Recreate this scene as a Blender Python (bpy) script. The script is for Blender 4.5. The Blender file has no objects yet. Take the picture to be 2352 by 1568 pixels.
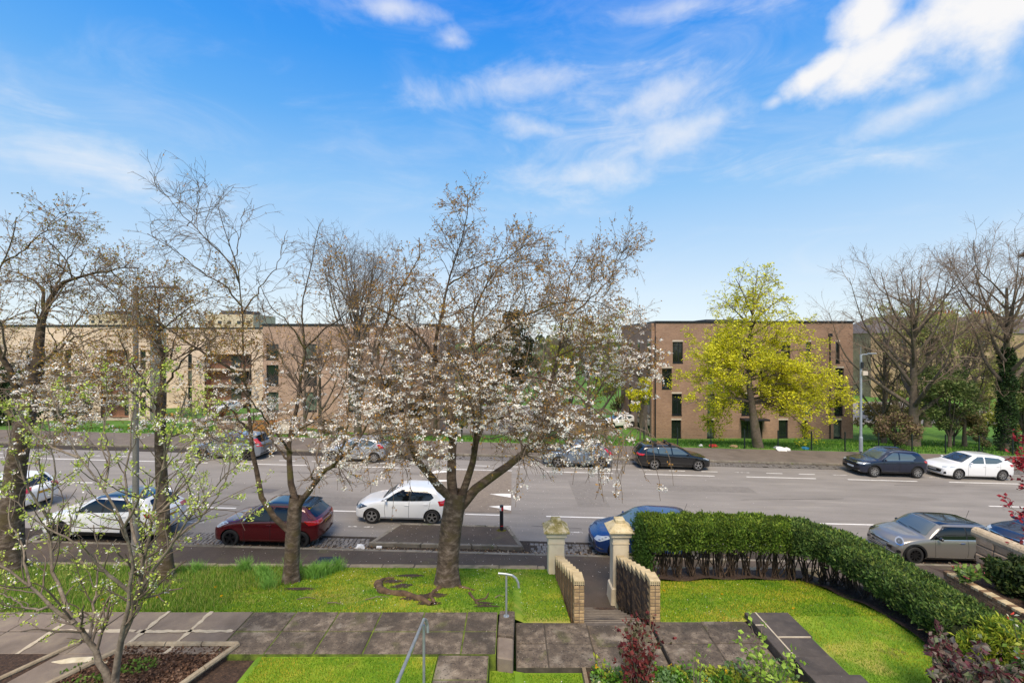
import bpy, bmesh, math, random
import numpy as np
from mathutils import Vector, Matrix
from mathutils.bvhtree import BVHTree
from mathutils.geometry import delaunay_2d_cdt

SC = bpy.context.scene
COL = SC.collection
R = math.radians
rng = np.random.default_rng(7)
random.seed(7)

# ------------------------------------------------------------------ camera
CAMZ = 7.62
cam_d = bpy.data.cameras.new('camera')
cam = bpy.data.objects.new('camera', cam_d)
COL.objects.link(cam)
cam.location = (0, 0, CAMZ)
cam.rotation_euler = (R(90), 0, 0)
cam_d.sensor_width = 36.0
cam_d.lens = 16.0
cam_d.clip_start = 0.1
cam_d.clip_end = 6000
SC.camera = cam

def at(px, py, Y):
    """point at depth Y for a place measured in the photograph (2352 px wide copy)"""
    return Vector(((px - 1176.0) / 1045.0 * Y, Y, CAMZ - (py - 784.0) / 1045.0 * Y))

# ------------------------------------------------------------------ world
SUN_EL, SUN_AZ = R(54), R(184)      # azimuth clockwise from +Y: behind the camera
W = bpy.data.worlds.new('World')
SC.world = W
W.use_nodes = True
nt = W.node_tree
for n in list(nt.nodes):
    nt.nodes.remove(n)

def wn(t, **k):
    n = nt.nodes.new(t)
    for a, b in k.items():
        setattr(n, a, b)
    return n

def wl(a, b):
    nt.links.new(a, b)

def wmath(op, a, b=None, c=None, clamp=False):
    n = wn('ShaderNodeMath', operation=op, use_clamp=clamp)
    for i, v in enumerate((a, b, c)):
        if v is None:
            continue
        if isinstance(v, (int, float)):
            n.inputs[i].default_value = v
        else:
            wl(v, n.inputs[i])
    return n.outputs[0]

sky = wn('ShaderNodeTexSky', sky_type='NISHITA')
sky.sun_disc = False
sky.sun_elevation = SUN_EL
sky.sun_rotation = SUN_AZ
sky.altitude = 50
sky.air_density = 1.0
sky.dust_density = 0.3
sky.ozone_density = 2.5
hsv = wn('ShaderNodeHueSaturation')
hsv.inputs['Hue'].default_value = 0.505
hsv.inputs['Saturation'].default_value = 1.30
hsv.inputs['Value'].default_value = 1.15
wl(sky.outputs[0], hsv.inputs['Color'])
tc = wn('ShaderNodeTexCoord')
D = tc.outputs['Generated']
def vdot(v):
    n = wn('ShaderNodeVectorMath', operation='DOT_PRODUCT')
    wl(D, n.inputs[0]); n.inputs[1].default_value = v
    return n.outputs['Value']
def wnoise(scale, detail, rough, stretch=(1, 1, 1), dist=0.0, loc=(0, 0, 0), rot=(0, 0, 0)):
    mp = wn('ShaderNodeMapping'); mp.inputs['Scale'].default_value = stretch
    mp.inputs['Location'].default_value = loc; mp.inputs['Rotation'].default_value = rot
    wl(D, mp.inputs[0])
    n = wn('ShaderNodeTexNoise')
    n.inputs['Scale'].default_value = scale; n.inputs['Detail'].default_value = detail
    n.inputs['Roughness'].default_value = rough; n.inputs['Distortion'].default_value = dist
    wl(mp.outputs[0], n.inputs['Vector'])
    return n.outputs[0]
puff = wnoise(8.5, 7, 0.56, (1, 1, 1.25), 0.15)
fine = wnoise(22.0, 4, 0.6, (1, 1, 1.3), 0.3, (3, 1, 2))
wisp = wnoise(5.0, 6, 0.62, (0.9, 0.9, 2.6), 0.9, (1.7, 0.3, 0.9), (0, R(16), R(10)))
veil = wnoise(1.6, 2, 0.5, (1, 1, 2.2), 0.6, (0.3, 2.1, 0.4))
def smooth(v, a, b):
    n = wn('ShaderNodeMapRange', interpolation_type='SMOOTHSTEP')
    wl(v, n.inputs[0]); n.inputs[1].default_value = a; n.inputs[2].default_value = b
    return n.outputs[0]
def bank(px, py, rx, ry, tilt):
    """soft 0..1 field round one cloud bank of the sky, given by direction"""
    c = Vector(((px - 1176) / 1045, 1.0, (784 - py) / 1045)).normalized()
    e1 = Vector((0, 0, 1)).cross(c).normalized() * -1
    e2 = c.cross(e1).normalized()
    if e2.z < 0: e2 = -e2
    k = (1.0 / (1 + ((px - 1176) / 1045) ** 2)) ** 0.5
    ct, st = math.cos(R(tilt)), math.sin(R(tilt))
    a1 = (e1 * ct + e2 * st) / (rx / 1045 * k * k)
    a2 = (e2 * ct - e1 * st) / (ry / 1045 * k)
    A, B = vdot(a1), vdot(a2)
    r2 = wmath('ADD', wmath('MULTIPLY', A, A), wmath('MULTIPLY', B, B))
    front = smooth(vdot(c), 0.0, 0.3)
    return wmath('MULTIPLY', wmath('SUBTRACT', 1.0, wmath('SQRT', r2)), front)
def layer(field, noise, k, lo, hi):
    nz = wmath('MULTIPLY', wmath('SUBTRACT', noise, 0.5), k)
    return smooth(wmath('ADD', field, nz), lo, hi)
def vmax(*vs):
    o = vs[0]
    for v in vs[1:]:
        o = wmath('MAXIMUM', o, v)
    return o
pf = wmath('ADD', wmath('MULTIPLY', puff, 0.75), wmath('MULTIPLY', fine, 0.25))
big = layer(vmax(bank(2240, 20, 330, 150, 16), bank(2040, 110, 230, 80, 20), bank(1880, 168, 130, 40, 18), bank(2000, 40, 110, 80, 30)), pf, 1.9, -0.02, 0.75)
small = layer(vmax(bank(2100, 250, 270, 50, 13), bank(905, 18, 130, 34, 3), bank(1035, 92, 60, 30, 10), bank(1780, 232, 40, 24, 15), bank(1500, 225, 170, 60, 12), bank(1560, 310, 190, 60, 14), bank(1250, 300, 130, 40, -8), bank(1380, 400, 200, 55, 4)), pf, 2.6, 0.0, 1.3)
wf = wmath('ADD', wmath('MULTIPLY', wisp, 0.8), wmath('MULTIPLY', fine, 0.2))
wis = layer(vmax(bank(1420, 300, 420, 190, 8), bank(1150, 200, 330, 60, 8), bank(190, 360, 460, 110, -8), bank(1900, 380, 420, 60, -3),
                 bank(1300, 400, 380, 70, 5), bank(1600, 15, 260, 40, -5)), wf, 2.9, 0.10, 1.7)
allover = smooth(wmath('ADD', wmath('MULTIPLY', wisp, 0.7), wmath('MULTIPLY', veil, 0.6)), 0.60, 0.98)
dens = vmax(wmath('MULTIPLY', big, 0.97), wmath('MULTIPLY', small, 0.68), wmath('MULTIPLY', wis, 0.72), wmath('MULTIPLY', allover, 0.22))
# colour of the clear air by elevation, laid over the physical sky
sep = wn('ShaderNodeSeparateXYZ'); wl(D, sep.inputs[0])
ramp = wn('ShaderNodeValToRGB')
RC = [(0.0, (.80, .88, .94)), (.10, (.70, .825, .94)), (.173, (.56, .75, .945)), (.304, (.33, .615, .955)), (.42, (.14, .455, .955)), (.52, (.055, .35, .95)), (.62, (.018, .265, .93)), (1.0, (.012, .21, .80))]
while len(ramp.color_ramp.elements) < len(RC): ramp.color_ramp.elements.new(.5)
for el_, (p_, c_) in zip(ramp.color_ramp.elements, RC):
    el_.position = p_; el_.color = (*c_, 1)
wl(sep.outputs[2], ramp.inputs[0])
air = wn('ShaderNodeVectorMath', operation='SCALE'); wl(ramp.outputs[0], air.inputs[0]); air.inputs['Scale'].default_value = 7.25
skyc = wn('ShaderNodeMix', data_type='RGBA')
skyc.inputs[0].default_value = 0.85; wl(hsv.outputs[0], skyc.inputs[6]); wl(air.outputs[0], skyc.inputs[7])
# unseen cloud overhead, added to whiten and brighten the ambient light
over = wmath('MULTIPLY', smooth(sep.outputs[2], 0.62, 0.86), wmath('ADD', 0.55, wmath('MULTIPLY', puff, 0.6), clamp=True))
dens = vmax(dens, wmath('MULTIPLY', over, 0.85))
cl = wn('ShaderNodeMix', data_type='RGBA')
wl(dens, cl.inputs[0]); wl(skyc.outputs[2], cl.inputs[6]); cl.inputs[7].default_value = (6.9, 6.8, 6.75, 1)
bg = wn('ShaderNodeBackground')
bg.inputs['Strength'].default_value = 0.10
wl(cl.outputs[2], bg.inputs['Color'])
wo = wn('ShaderNodeOutputWorld')
wl(bg.outputs[0], wo.inputs[0])

# ------------------------------------------------------------------ sun, exposure
sun_d = bpy.data.lights.new('sun', 'SUN')
sun_d.energy = 3.3
sun_d.angle = R(26)
sun_d.color = (1.0, 0.87, 0.70)
sun = bpy.data.objects.new('sun', sun_d)
COL.objects.link(sun)
sdir = Vector((math.sin(SUN_AZ) * math.cos(SUN_EL), math.cos(SUN_AZ) * math.cos(SUN_EL), math.sin(SUN_EL)))
sun.rotation_euler = (-sdir).to_track_quat('-Z', 'Y').to_euler()
sun.location = sdir * 60
SC.view_settings.view_transform = 'Standard'
SC.view_settings.look = 'None'
SC.view_settings.gamma = 1.0
SC.view_settings.exposure = 0.5
SC.view_settings.use_curve_mapping = False
try:
    SC.cycles.max_bounces = 6
    SC.cycles.diffuse_bounces = 3
    SC.cycles.glossy_bounces = 3
    SC.cycles.transparent_max_bounces = 6
    SC.cycles.use_denoising = True
except Exception:
    pass

# ------------------------------------------------------------------ helpers
def tag(o, label=None, cat=None, group=None, kind=None):
    if label: o['label'] = label
    if cat: o['category'] = cat
    if group: o['group'] = group
    if kind: o['kind'] = kind
    return o

def empty(name, loc=(0, 0, 0), rz=0.0, label=None, cat=None, group=None):
    o = bpy.data.objects.new(name, None)
    o.empty_display_size = 0.2
    COL.objects.link(o)
    o.location = loc
    o.rotation_euler = (0, 0, rz)
    return tag(o, label, cat, group)

def link(name, me, parent=None, loc=None, rot=None):
    o = bpy.data.objects.new(name, me)
    COL.objects.link(o)
    if parent is not None: o.parent = parent
    if loc is not None: o.location = loc
    if rot is not None: o.rotation_euler = rot
    return o

def np_mesh(name, V, F, mat=None, smooth=False, mats=None, midx=None, col=None):
    V = np.asarray(V, dtype=np.float32).reshape(-1, 3)
    me = bpy.data.meshes.new(name)
    if isinstance(F, np.ndarray):
        k = F.shape[1]; m = len(F)
        me.vertices.add(len(V)); me.vertices.foreach_set('co', V.ravel())
        me.loops.add(m * k); me.loops.foreach_set('vertex_index', F.astype(np.int32).ravel())
        me.polygons.add(m)
        me.polygons.foreach_set('loop_start', np.arange(0, m * k, k, dtype=np.int32))
        me.polygons.foreach_set('loop_total', np.full(m, k, dtype=np.int32))
    else:
        me.from_pydata(V.tolist(), [], F)
    if mats:
        for mm in mats: me.materials.append(mm)
    elif mat is not None:
        me.materials.append(mat)
    n = len(me.polygons)
    if midx is not None:
        me.polygons.foreach_set('material_index', np.asarray(midx, dtype=np.int32))
    me.polygons.foreach_set('use_smooth', np.full(n, bool(smooth)))
    if col is not None:
        a = me.color_attributes.new('tint', 'FLOAT_COLOR', 'POINT')
        c = np.ones((len(V), 4), dtype=np.float32); c[:, :3] = col
        a.data.foreach_set('color', c.ravel())
    me.update(calc_edges=True)
    me.validate()
    return me

class MB:
    """collects simple solids into one mesh"""
    def __init__(s):
        s.v = []; s.f = []
    def add(s, vs, fs):
        b = len(s.v)
        s.v.extend([tuple(v) for v in vs])
        s.f.extend([tuple(i + b for i in f) for f in fs])
        return s
    def box(s, x0, x1, y0, y1, z0, z1):
        return s.add([(x0, y0, z0), (x1, y0, z0), (x1, y1, z0), (x0, y1, z0), (x0, y0, z1), (x1, y0, z1), (x1, y1, z1), (x0, y1, z1)],
                     [(0, 3, 2, 1), (4, 5, 6, 7), (0, 1, 5, 4), (1, 2, 6, 5), (2, 3, 7, 6), (3, 0, 4, 7)])
    def frustum(s, cx, cy, z0, z1, a0, b0, a1, b1):
        return s.add([(cx - a0, cy - b0, z0), (cx + a0, cy - b0, z0), (cx + a0, cy + b0, z0), (cx - a0, cy + b0, z0),
                      (cx - a1, cy - b1, z1), (cx + a1, cy - b1, z1), (cx + a1, cy + b1, z1), (cx - a1, cy + b1, z1)],
                     [(0, 3, 2, 1), (4, 5, 6, 7), (0, 1, 5, 4), (1, 2, 6, 5), (2, 3, 7, 6), (3, 0, 4, 7)])
    def prism(s, poly, z0, z1):
        """poly: list of (x,y) counter-clockwise; z may be a function of x,y"""
        n = len(poly)
        f0 = z0 if callable(z0) else (lambda x, y: z0)
        f1 = z1 if callable(z1) else (lambda x, y: z1)
        vs = [(x, y, f0(x, y)) for x, y in poly] + [(x, y, f1(x, y)) for x, y in poly]
        fs = [tuple(range(n - 1, -1, -1)), tuple(range(n, 2 * n))]
        fs += [(i, (i + 1) % n, n + (i + 1) % n, n + i) for i in range(n)]
        return s.add(vs, fs)
    def tube(s, pts, r, seg=8, cap=True):
        pts = [Vector(p) for p in pts]
        rr = r if isinstance(r, (list, tuple)) else [r] * len(pts)
        rings = []
        t0 = (pts[1] - pts[0]).normalized()
        nrm = t0.orthogonal().normalized()
        for i, p in enumerate(pts):
            t = (pts[min(i + 1, len(pts) - 1)] - pts[max(i - 1, 0)]).normalized()
            nrm = (nrm - t * nrm.dot(t)).normalized()
            b = t.cross(nrm)
            rings.append([p + (nrm * math.cos(2 * math.pi * k / seg) + b * math.sin(2 * math.pi * k / seg)) * rr[i] for k in range(seg)])
        vs = [v for rg in rings for v in rg]
        fs = []
        for i in range(len(pts) - 1):
            for k in range(seg):
                fs.append((i * seg + k, i * seg + (k + 1) % seg, (i + 1) * seg + (k + 1) % seg, (i + 1) * seg + k))
        if cap:
            fs.append(tuple(range(seg - 1, -1, -1)))
            fs.append(tuple(range((len(pts) - 1) * seg, len(pts) * seg)))
        return s.add(vs, fs)
    def lathe(s, prof, seg=16, c=(0, 0, 0)):
        n = len(prof)
        vs = []
        for k in range(seg):
            a = 2 * math.pi * k / seg
            for r, z in prof:
                vs.append((c[0] + r * math.cos(a), c[1] + r * math.sin(a), c[2] + z))
        fs = []
        for k in range(seg):
            k2 = (k + 1) % seg
            for i in range(n - 1):
                fs.append((k * n + i, k2 * n + i, k2 * n + i + 1, k * n + i + 1))
        return s.add(vs, fs)
    def mesh(s, name, mat, smooth=False, bevel=0.0, seg=1):
        me = bpy.data.meshes.new(name)
        me.from_pydata(s.v, [], s.f)
        if bevel > 0:
            bm = bmesh.new(); bm.from_mesh(me)
            bmesh.ops.remove_doubles(bm, verts=bm.verts, dist=1e-5)
            ed = [e for e in bm.edges if len(e.link_faces) == 2 and e.calc_face_angle(0) > 0.5]
            bmesh.ops.bevel(bm, geom=ed, offset=bevel, segments=seg, affect='EDGES', profile=0.6)
            bm.to_mesh(me); bm.free()
        if mat is not None: me.materials.append(mat)
        if smooth:
            me.polygons.foreach_set('use_smooth', np.ones(len(me.polygons), dtype=bool))
        me.update()
        return me
    def build(s, name, mat, parent=None, smooth=False, bevel=0.0, seg=1, loc=None):
        return link(name, s.mesh(name, mat, smooth, bevel, seg), parent, loc)

def struct(o):
    o['kind'] = 'structure'
    return o

# ------------------------------------------------------------------ materials
MATS = {}
def C(h):
    """sRGB hex -> linear"""
    h = h.lstrip('#')
    v = [int(h[i:i + 2], 16) / 255 for i in (0, 2, 4)]
    return tuple(x / 12.92 if x <= 0.04045 else ((x + 0.055) / 1.055) ** 2.4 for x in v)

def mat(name, cols, scale=4.0, detail=6, rough=0.7, bump=0.0, bscale=None, stretch=(1, 1, 1), metal=0.0, spec=0.5, coat=0.0,
        coord='pos', fleck=None, blotch=None, obrand=0.0, rgh_var=0.0, tint=False, transl=0.0, bdist=0.02, emit=None):
    """procedural material. cols: one colour or [(pos, colour)...] over noise; fleck=(colour, scale, threshold, amount) small specks;
       blotch=(colour, scale, lo, hi, amount) broad stains; obrand: per-object value jitter; tint: multiply by vertex attribute"""
    if name in MATS: return MATS[name]
    m = bpy.data.materials.new(name); m.use_nodes = True
    t = m.node_tree; N = t.nodes; L = t.links
    b = N['Principled BSDF']
    b.inputs['Roughness'].default_value = rough
    b.inputs['Metallic'].default_value = metal
    b.inputs['Specular IOR Level'].default_value = spec
    if coat:
        b.inputs['Coat Weight'].default_value = coat
        b.inputs['Coat Roughness'].default_value = 0.04
    if coord == 'pos':
        g = N.new('ShaderNodeNewGeometry'); vec = g.outputs['Position']
    else:
        g = N.new('ShaderNodeTexCoord'); vec = g.outputs['Object']
    mp = N.new('ShaderNodeMapping'); mp.inputs['Scale'].default_value = stretch
    L.new(vec, mp.inputs[0]); vec = mp.outputs[0]
    if isinstance(cols[0], (int, float)):
        cols = [(0.0, cols), (1.0, cols)]
    ns = N.new('ShaderNodeTexNoise'); ns.inputs['Scale'].default_value = scale; ns.inputs['Detail'].default_value = detail
    ns.inputs['Roughness'].default_value = 0.6
    L.new(vec, ns.inputs['Vector'])
    cr = N.new('ShaderNodeValToRGB')
    while len(cr.color_ramp.elements) < len(cols): cr.color_ramp.elements.new(0.5)
    for e, (p, c) in zip(cr.color_ramp.elements, sorted(cols, key=lambda q: q[0])):
        e.position = p; e.color = (*c[:3], 1)
    L.new(ns.outputs[0], cr.inputs[0])
    out = cr.outputs[0]
    def mix(fac, a, c, mode='MIX'):
        x = N.new('ShaderNodeMix'); x.data_type = 'RGBA'; x.blend_type = mode
        if isinstance(fac, (int, float)): x.inputs[0].default_value = fac
        else: L.new(fac, x.inputs[0])
        L.new(a, x.inputs[6])
        if isinstance(c, tuple): x.inputs[7].default_value = (*c[:3], 1)
        else: L.new(c, x.inputs[7])
        return x.outputs[2]
    def rng_(v, lo, hi, amt):
        r = N.new('ShaderNodeMapRange'); r.interpolation_type = 'SMOOTHSTEP'
        L.new(v, r.inputs[0]); r.inputs[1].default_value = lo; r.inputs[2].default_value = hi; r.inputs[4].default_value = amt
        return r.outputs[0]
    for bl in ([] if not blotch else blotch if isinstance(blotch, list) else [blotch]):
        c, s_, lo, hi, amt = bl
        n2 = N.new('ShaderNodeTexNoise'); n2.inputs['Scale'].default_value = s_; n2.inputs['Detail'].default_value = 5
        n2.inputs['Distortion'].default_value = 0.4
        L.new(vec, n2.inputs['Vector'])
        out = mix(rng_(n2.outputs[0], lo, hi, amt), out, c)
    for fl in ([] if not fleck else fleck if isinstance(fleck, list) else [fleck]):
        c, s_, th, amt = fl
        n3 = N.new('ShaderNodeTexNoise'); n3.inputs['Scale'].default_value = s_; n3.inputs['Detail'].default_value = 2
        L.new(vec, n3.inputs['Vector'])
        out = mix(rng_(n3.outputs[0], th, th + 0.05, amt), out, c)
    if obrand:
        oi = N.new('ShaderNodeObjectInfo')
        r = N.new('ShaderNodeMapRange'); L.new(oi.outputs['Random'], r.inputs[0])
        r.inputs[3].default_value = 1 - obrand; r.inputs[4].default_value = 1 + obrand
        hv = N.new('ShaderNodeHueSaturation'); L.new(r.outputs[0], hv.inputs['Value']); L.new(out, hv.inputs['Color'])
        out = hv.outputs[0]
    if tint:
        at_ = N.new('ShaderNodeVertexColor'); at_.layer_name = 'tint'
        out = mix(1.0, out, at_.outputs[0], 'MULTIPLY')
    L.new(out, b.inputs['Base Color'])
    if rgh_var:
        L.new(rng_(ns.outputs[0], 0.3, 0.7, 1.0), b.inputs['Roughness'])
        r = b.inputs['Roughness'].links[0].from_node
        r.inputs[3].default_value = rough - rgh_var; r.inputs[4].default_value = rough + rgh_var
    if bump:
        n4 = N.new('ShaderNodeTexNoise'); n4.inputs['Scale'].default_value = bscale or scale * 6; n4.inputs['Detail'].default_value = 4
        L.new(vec, n4.inputs['Vector'])
        bp = N.new('ShaderNodeBump'); bp.inputs['Strength'].default_value = bump; bp.inputs['Distance'].default_value = bdist
        L.new(n4.outputs[0], bp.inputs['Height']); L.new(bp.outputs[0], b.inputs['Normal'])
    if transl:
        tr = N.new('ShaderNodeBsdfTranslucent'); L.new(out, tr.inputs[0])
        ms = N.new('ShaderNodeMixShader'); ms.inputs[0].default_value = transl
        L.new(b.outputs[0], ms.inputs[1]); L.new(tr.outputs[0], ms.inputs[2])
        L.new(ms.outputs[0], N['Material Output'].inputs[0])
    MATS[name] = m
    return m
# ------------------------------------------------------------------ the lie of the land
def zroad(x):
    return -0.026 * max(-60.0, min(60.0, x))
KERB_N, KERB_F = 16.2, 30.0
PAVE_B = 33.7
def lerp(a, b, t):
    t = max(0.0, min(1.0, t)); return a + (b - a) * t
def zverge(x, y):
    a = zroad(x) + 0.12
    t = (y - PAVE_B) / 14.5
    b = -2.62 + (0.0 if x > 0 else 0.0)
    if x < -14: b = lerp(-2.62, -1.2, (-14 - x) / 14)
    if t <= 1: 
        t = max(t, 0); return a + (b - a) * (t * t * (3 - 2 * t) * 0.5 + t * 0.5)
    return lerp(b, -3.6, (y - 48.2) / 30.0)
def zgarden(x, y):
    """lawns behind the gate: fall from the path to the pavement edge"""
    top = 1.80
    if x > -0.1: top = lerp(1.80, 1.615, (x + 0.1) / 0.25)
    if x > 4.85: top = lerp(1.615, 1.742, (x - 4.85) / 0.5)
    return lerp(top, 0.78 - 0.008 * x, (y - 9.75) / 4.05)

asphalt = mat('asphalt', [(0.25, C('#7a746c')), (0.5, C('#878078')), (0.8, C('#948d84'))], scale=1.6, detail=10, rough=0.82, bump=0.25, bscale=120,
              stretch=(0.2, 1, 1), blotch=[(C('#6f6860'), 0.6, 0.52, 0.72, 0.55), (C('#a0988c'), 0.9, 0.56, 0.75, 0.35)],
              fleck=[(C('#b9b4ad'), 55, 0.70, 0.5), (C('#55504b'), 70, 0.66, 0.6)])
tablemat = mat('asphalt_coarse', [(0.3, C('#766a5d')), (0.7, C('#8a7d6e'))], scale=6, detail=10, rough=0.9, bump=0.4, bscale=90,
               fleck=[(C('#a9a39d'), 60, 0.62, 0.6), (C('#4f4a46'), 60, 0.60, 0.6)])
pavemat = mat('footway_asphalt', [(0.3, C('#473d33')), (0.6, C('#54483d')), (0.8, C('#62564a'))], scale=1.2, detail=10, rough=0.9, bump=0.35, bscale=90,
              blotch=[(C('#49443a'), 0.8, 0.5, 0.7, 0.6), (C('#5f5a3a'), 1.3, 0.60, 0.75, 0.5)], fleck=[(C('#8d867f'), 45, 0.66, 0.5), (C('#35302c'), 60, 0.64, 0.6)])
kerbmat = mat('kerb_stone', [(0.3, C('#6f675b')), (0.7, C('#8d8474'))], scale=3, rough=0.85, bump=0.3, bscale=60,
              blotch=[(C('#4d4a38'), 2.2, 0.5, 0.7, 0.7), (C('#5d6a2c'), 3.1, 0.60, 0.72, 0.6)], obrand=0.12)
paint = mat('road_paint', [(0.3, C('#d8d3ca')), (0.7, C('#efebe3'))], scale=3, rough=0.7, blotch=(C('#a8a198'), 5, 0.55, 0.8, 0.6))
paint_worn = mat('road_paint_worn', [(0.45, C('#8b847c')), (0.56, C('#d3cec5'))], scale=9, rough=0.75)
grassbase = mat('verge_grass', [(0.3, C('#3a5a14')), (0.5, C('#4d7620')), (0.75, C('#6f8f2e'))], scale=1.1, detail=9, rough=0.95, bump=0.6, bscale=22, bdist=0.08,
                blotch=(C('#5d5230'), 0.35, 0.60, 0.72, 0.6))
lawnbase = mat('lawn_turf', [(0.3, C('#47700f')), (0.5, C('#6f8e18')), (0.66, C('#96a030'))], scale=1.3, detail=10, rough=0.95, bump=0.5, bscale=40, bdist=0.03,
               blotch=[(C('#aea04e'), 0.9, 0.54, 0.68, 0.7), (C('#5d4f2a'), 2.4, 0.64, 0.72, 0.6)])
soil = mat('soil', [(0.3, C('#2f221a')), (0.55, C('#4a3729')), (0.8, C('#6b5341'))], scale=14, detail=8, rough=1.0, bump=1.0, bscale=30, bdist=0.05)

# ground sheet reaching the horizon
xs = np.unique(np.concatenate([np.linspace(-1500, -80, 12), np.linspace(-80, 80, 81), np.linspace(80, 1500, 12)]))
ys = np.unique(np.concatenate([[-300, -60, 0, 13, 33.55], np.linspace(33.6, 60, 34), np.linspace(62, 120, 20), np.linspace(140, 3000, 12)]))
V = []
for y in ys:
    for x in xs:
        if y < 33.58: z = zroad(x) - 0.9
        elif y < 90: z = zverge(x, y) + 0.05 * math.sin(x * 0.9 + y * 1.7) * min(1, max(0, (y - 34) / 2))
        else: z = lerp(-3.6, -4.5, (y - 90) / 60)
        V.append((x, y, z))
nx = len(xs)
F = np.array([(j * nx + i, j * nx + i + 1, (j + 1) * nx + i + 1, (j + 1) * nx + i) for j in range(len(ys) - 1) for i in range(nx - 1)])
struct(link('ground', np_mesh('ground', V, F, grassbase, smooth=True)))

def strip(name, x0, x1, y0, y1, dz, m, nx=60, thick=0.0, zf=None):
    """sheet that follows the fall of the street"""
    zf = zf or (lambda x, y: zroad(x))
    X = np.linspace(x0, x1, nx + 1)
    V = []; 
    for x in X:
        V += [(x, y0, zf(x, y0) + dz), (x, y1, zf(x, y1) + dz)]
    F = [(2 * i, 2 * i + 2, 2 * i + 3, 2 * i + 1) for i in range(nx)]
    if thick:
        b = len(V)
        V += [(x, y, z - thick) for x, y, z in V]
        for i in range(nx):
            F.append((b + 2 * i, b + 2 * i + 2, 2 * i + 2, 2 * i))
            F.append((2 * i + 1, 2 * i + 3, b + 2 * i + 3, b + 2 * i + 1))
    return link(name, np_mesh(name, V, F, m))
struct(strip('road', -75, 75, KERB_N - 0.3, KERB_F + 0.3, 0.0, asphalt))
farpave = mat('far_footway', [(0.3, C('#665b50')), (0.6, C('#73675b')), (0.8, C('#807468'))], scale=1.2, detail=10, rough=.9, bump=.35, bscale=90, blotch=[(C('#5a5146'), .7, .5, .7, .6)], fleck=[(C('#9a9084'), 45, .66, .5), (C('#4a423a'), 60, .64, .5)])
struct(strip('pavement', -75, 75, KERB_F + 0.14, PAVE_B, 0.12, farpave, thick=0.5))
near_pave = struct(strip('pavement_near', -75, 75, 13.6, KERB_N - 0.13, 0.10, pavemat, thick=0.6))
table = struct(strip('speed_table', -4.6, -0.03, 20.2, 26.6, 0.012, tablemat, nx=8))

# kerb stones, each its own piece
def kerb_row(name, y0, y1, x0, x1, ztop, depth, L=0.92):
    e = empty(name, (0, 0, 0)); struct(e)
    me = MB().box(-L / 2 + 0.006, L / 2 - 0.006, -(y1 - y0) / 2, (y1 - y0) / 2, -depth, 0).mesh('kerb_stone', kerbmat, bevel=0.012)
    n = int((x1 - x0) / L)
    for i in range(n):
        x = x0 + (i + 0.5) * L
        o = link('kerb_stone', me, e, (x, (y0 + y1) / 2 + random.uniform(-.006, .006), zroad(x) + ztop + random.uniform(-.008, .008)), (0, 0.026, random.uniform(-.006, .006)))
    return e
kerb_row('kerb_near', KERB_N - 0.13, KERB_N + 0.02, -24, 24, 0.105, 0.4)
kerb_row('kerb_far', KERB_F - 0.02, KERB_F + 0.14, -40, 40, 0.125, 0.4)

# old reinstatement patches and crack sealing in the road
patchm = mat('asphalt_patch', [(0.3, C('#736d66')), (0.7, C('#827b73'))], scale=5, detail=10, rough=.85, bump=.3, bscale=90, fleck=[(C('#a39b90'), 60, .66, .5)])
for (x0_, x1_, y0_, y1_) in ((-9.6, -6.3, 20.6, 21.7), (8.2, 12.9, 23.9, 24.9), (17.0, 19.2, 18.0, 19.4), (3.1, 4.6, 21.3, 25.2), (-20, -16.2, 23.4, 24.6)):
    struct(strip('road_patch', x0_, x1_, y0_, y1_, 0.003, patchm, nx=4))
sealm = mat('crack_seal', C('#3d3833'), rough=.7)
for k_ in range(9):
    x_ = random.uniform(-16, 22); y_ = random.uniform(18, 26); vs_ = []
    nseg = random.randint(8, 18); dxx, dyy = random.choice([(0.35, .03), (.3, -.02), (.06, .25)])
    for q_ in range(nseg):
        w_ = random.uniform(.010, .022); vs_ += [(x_, y_ - w_, zroad(x_) + .0045), (x_ + .004, y_ + w_, zroad(x_) + .0045)] if dxx > .1 else [(x_ - w_, y_, zroad(x_) + .0045), (x_ + w_, y_, zroad(x_) + .0045)]
        x_ += dxx * random.uniform(.6, 1.3); y_ += dyy * random.uniform(.6, 1.3) + random.uniform(-.03, .03)
    struct(MB().add(vs_, [(2 * q_, 2 * q_ + 2, 2 * q_ + 3, 2 * q_ + 1) if dxx > .1 else (2 * q_, 2 * q_ + 1, 2 * q_ + 3, 2 * q_ + 2) for q_ in range(nseg - 1)]).build('road_crack', sealm))
# painted lines
lines = []
def dash(x0, x1, y, w=0.10, m=paint, worn=False):
    o = strip('road_line', x0, x1, y - w / 2, y + w / 2, 0.006, paint_worn if worn else m, nx=max(2, int((x1 - x0))))
    struct(o); lines.append(o)
for x0, x1 in ((-24.9, -20.9), (-18.9, -18.0), (-14.5, -12.1), (-8.3, -4.3), (-2.05, -0.5), (1.5, 5.5), (7.5, 11.5), (13.5, 17.5), (19.5, 23.5)):
    dash(x0, x1, 19.95, 0.11)
for k in range(-8, 8):
    x0 = 7.85 + 5.98 * k
    dash(x0, x0 + 4.1, 26.85, 0.11)
for k in range(-22, 20):
    x0 = 11.55 + 1.98 * k
    dash(x0, x0 + 0.98, 27.75, 0.09, worn=(k % 3 == 1))
for x0, x1 in ((1.75, 2.85), (3.2, 4.2), (5.4, 6.4), (-7.9, -7.2), (-6.6, -5.6), (-10.9, -10.4), (-13.2, -12.4), (13.3, 14.3), (11.4, 12.4)):
    dash(x0, x1, 18.35, 0.10, worn=True)
dash(-14.2, -13.6, 18.4, 0.10)
dash(23.9, 27.9, 22.8, 0.11); dash(29.9, 33.9, 22.8, 0.11); dash(-31, -27, 22.8, 0.11); dash(-25, -21, 22.8, .11)
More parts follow.
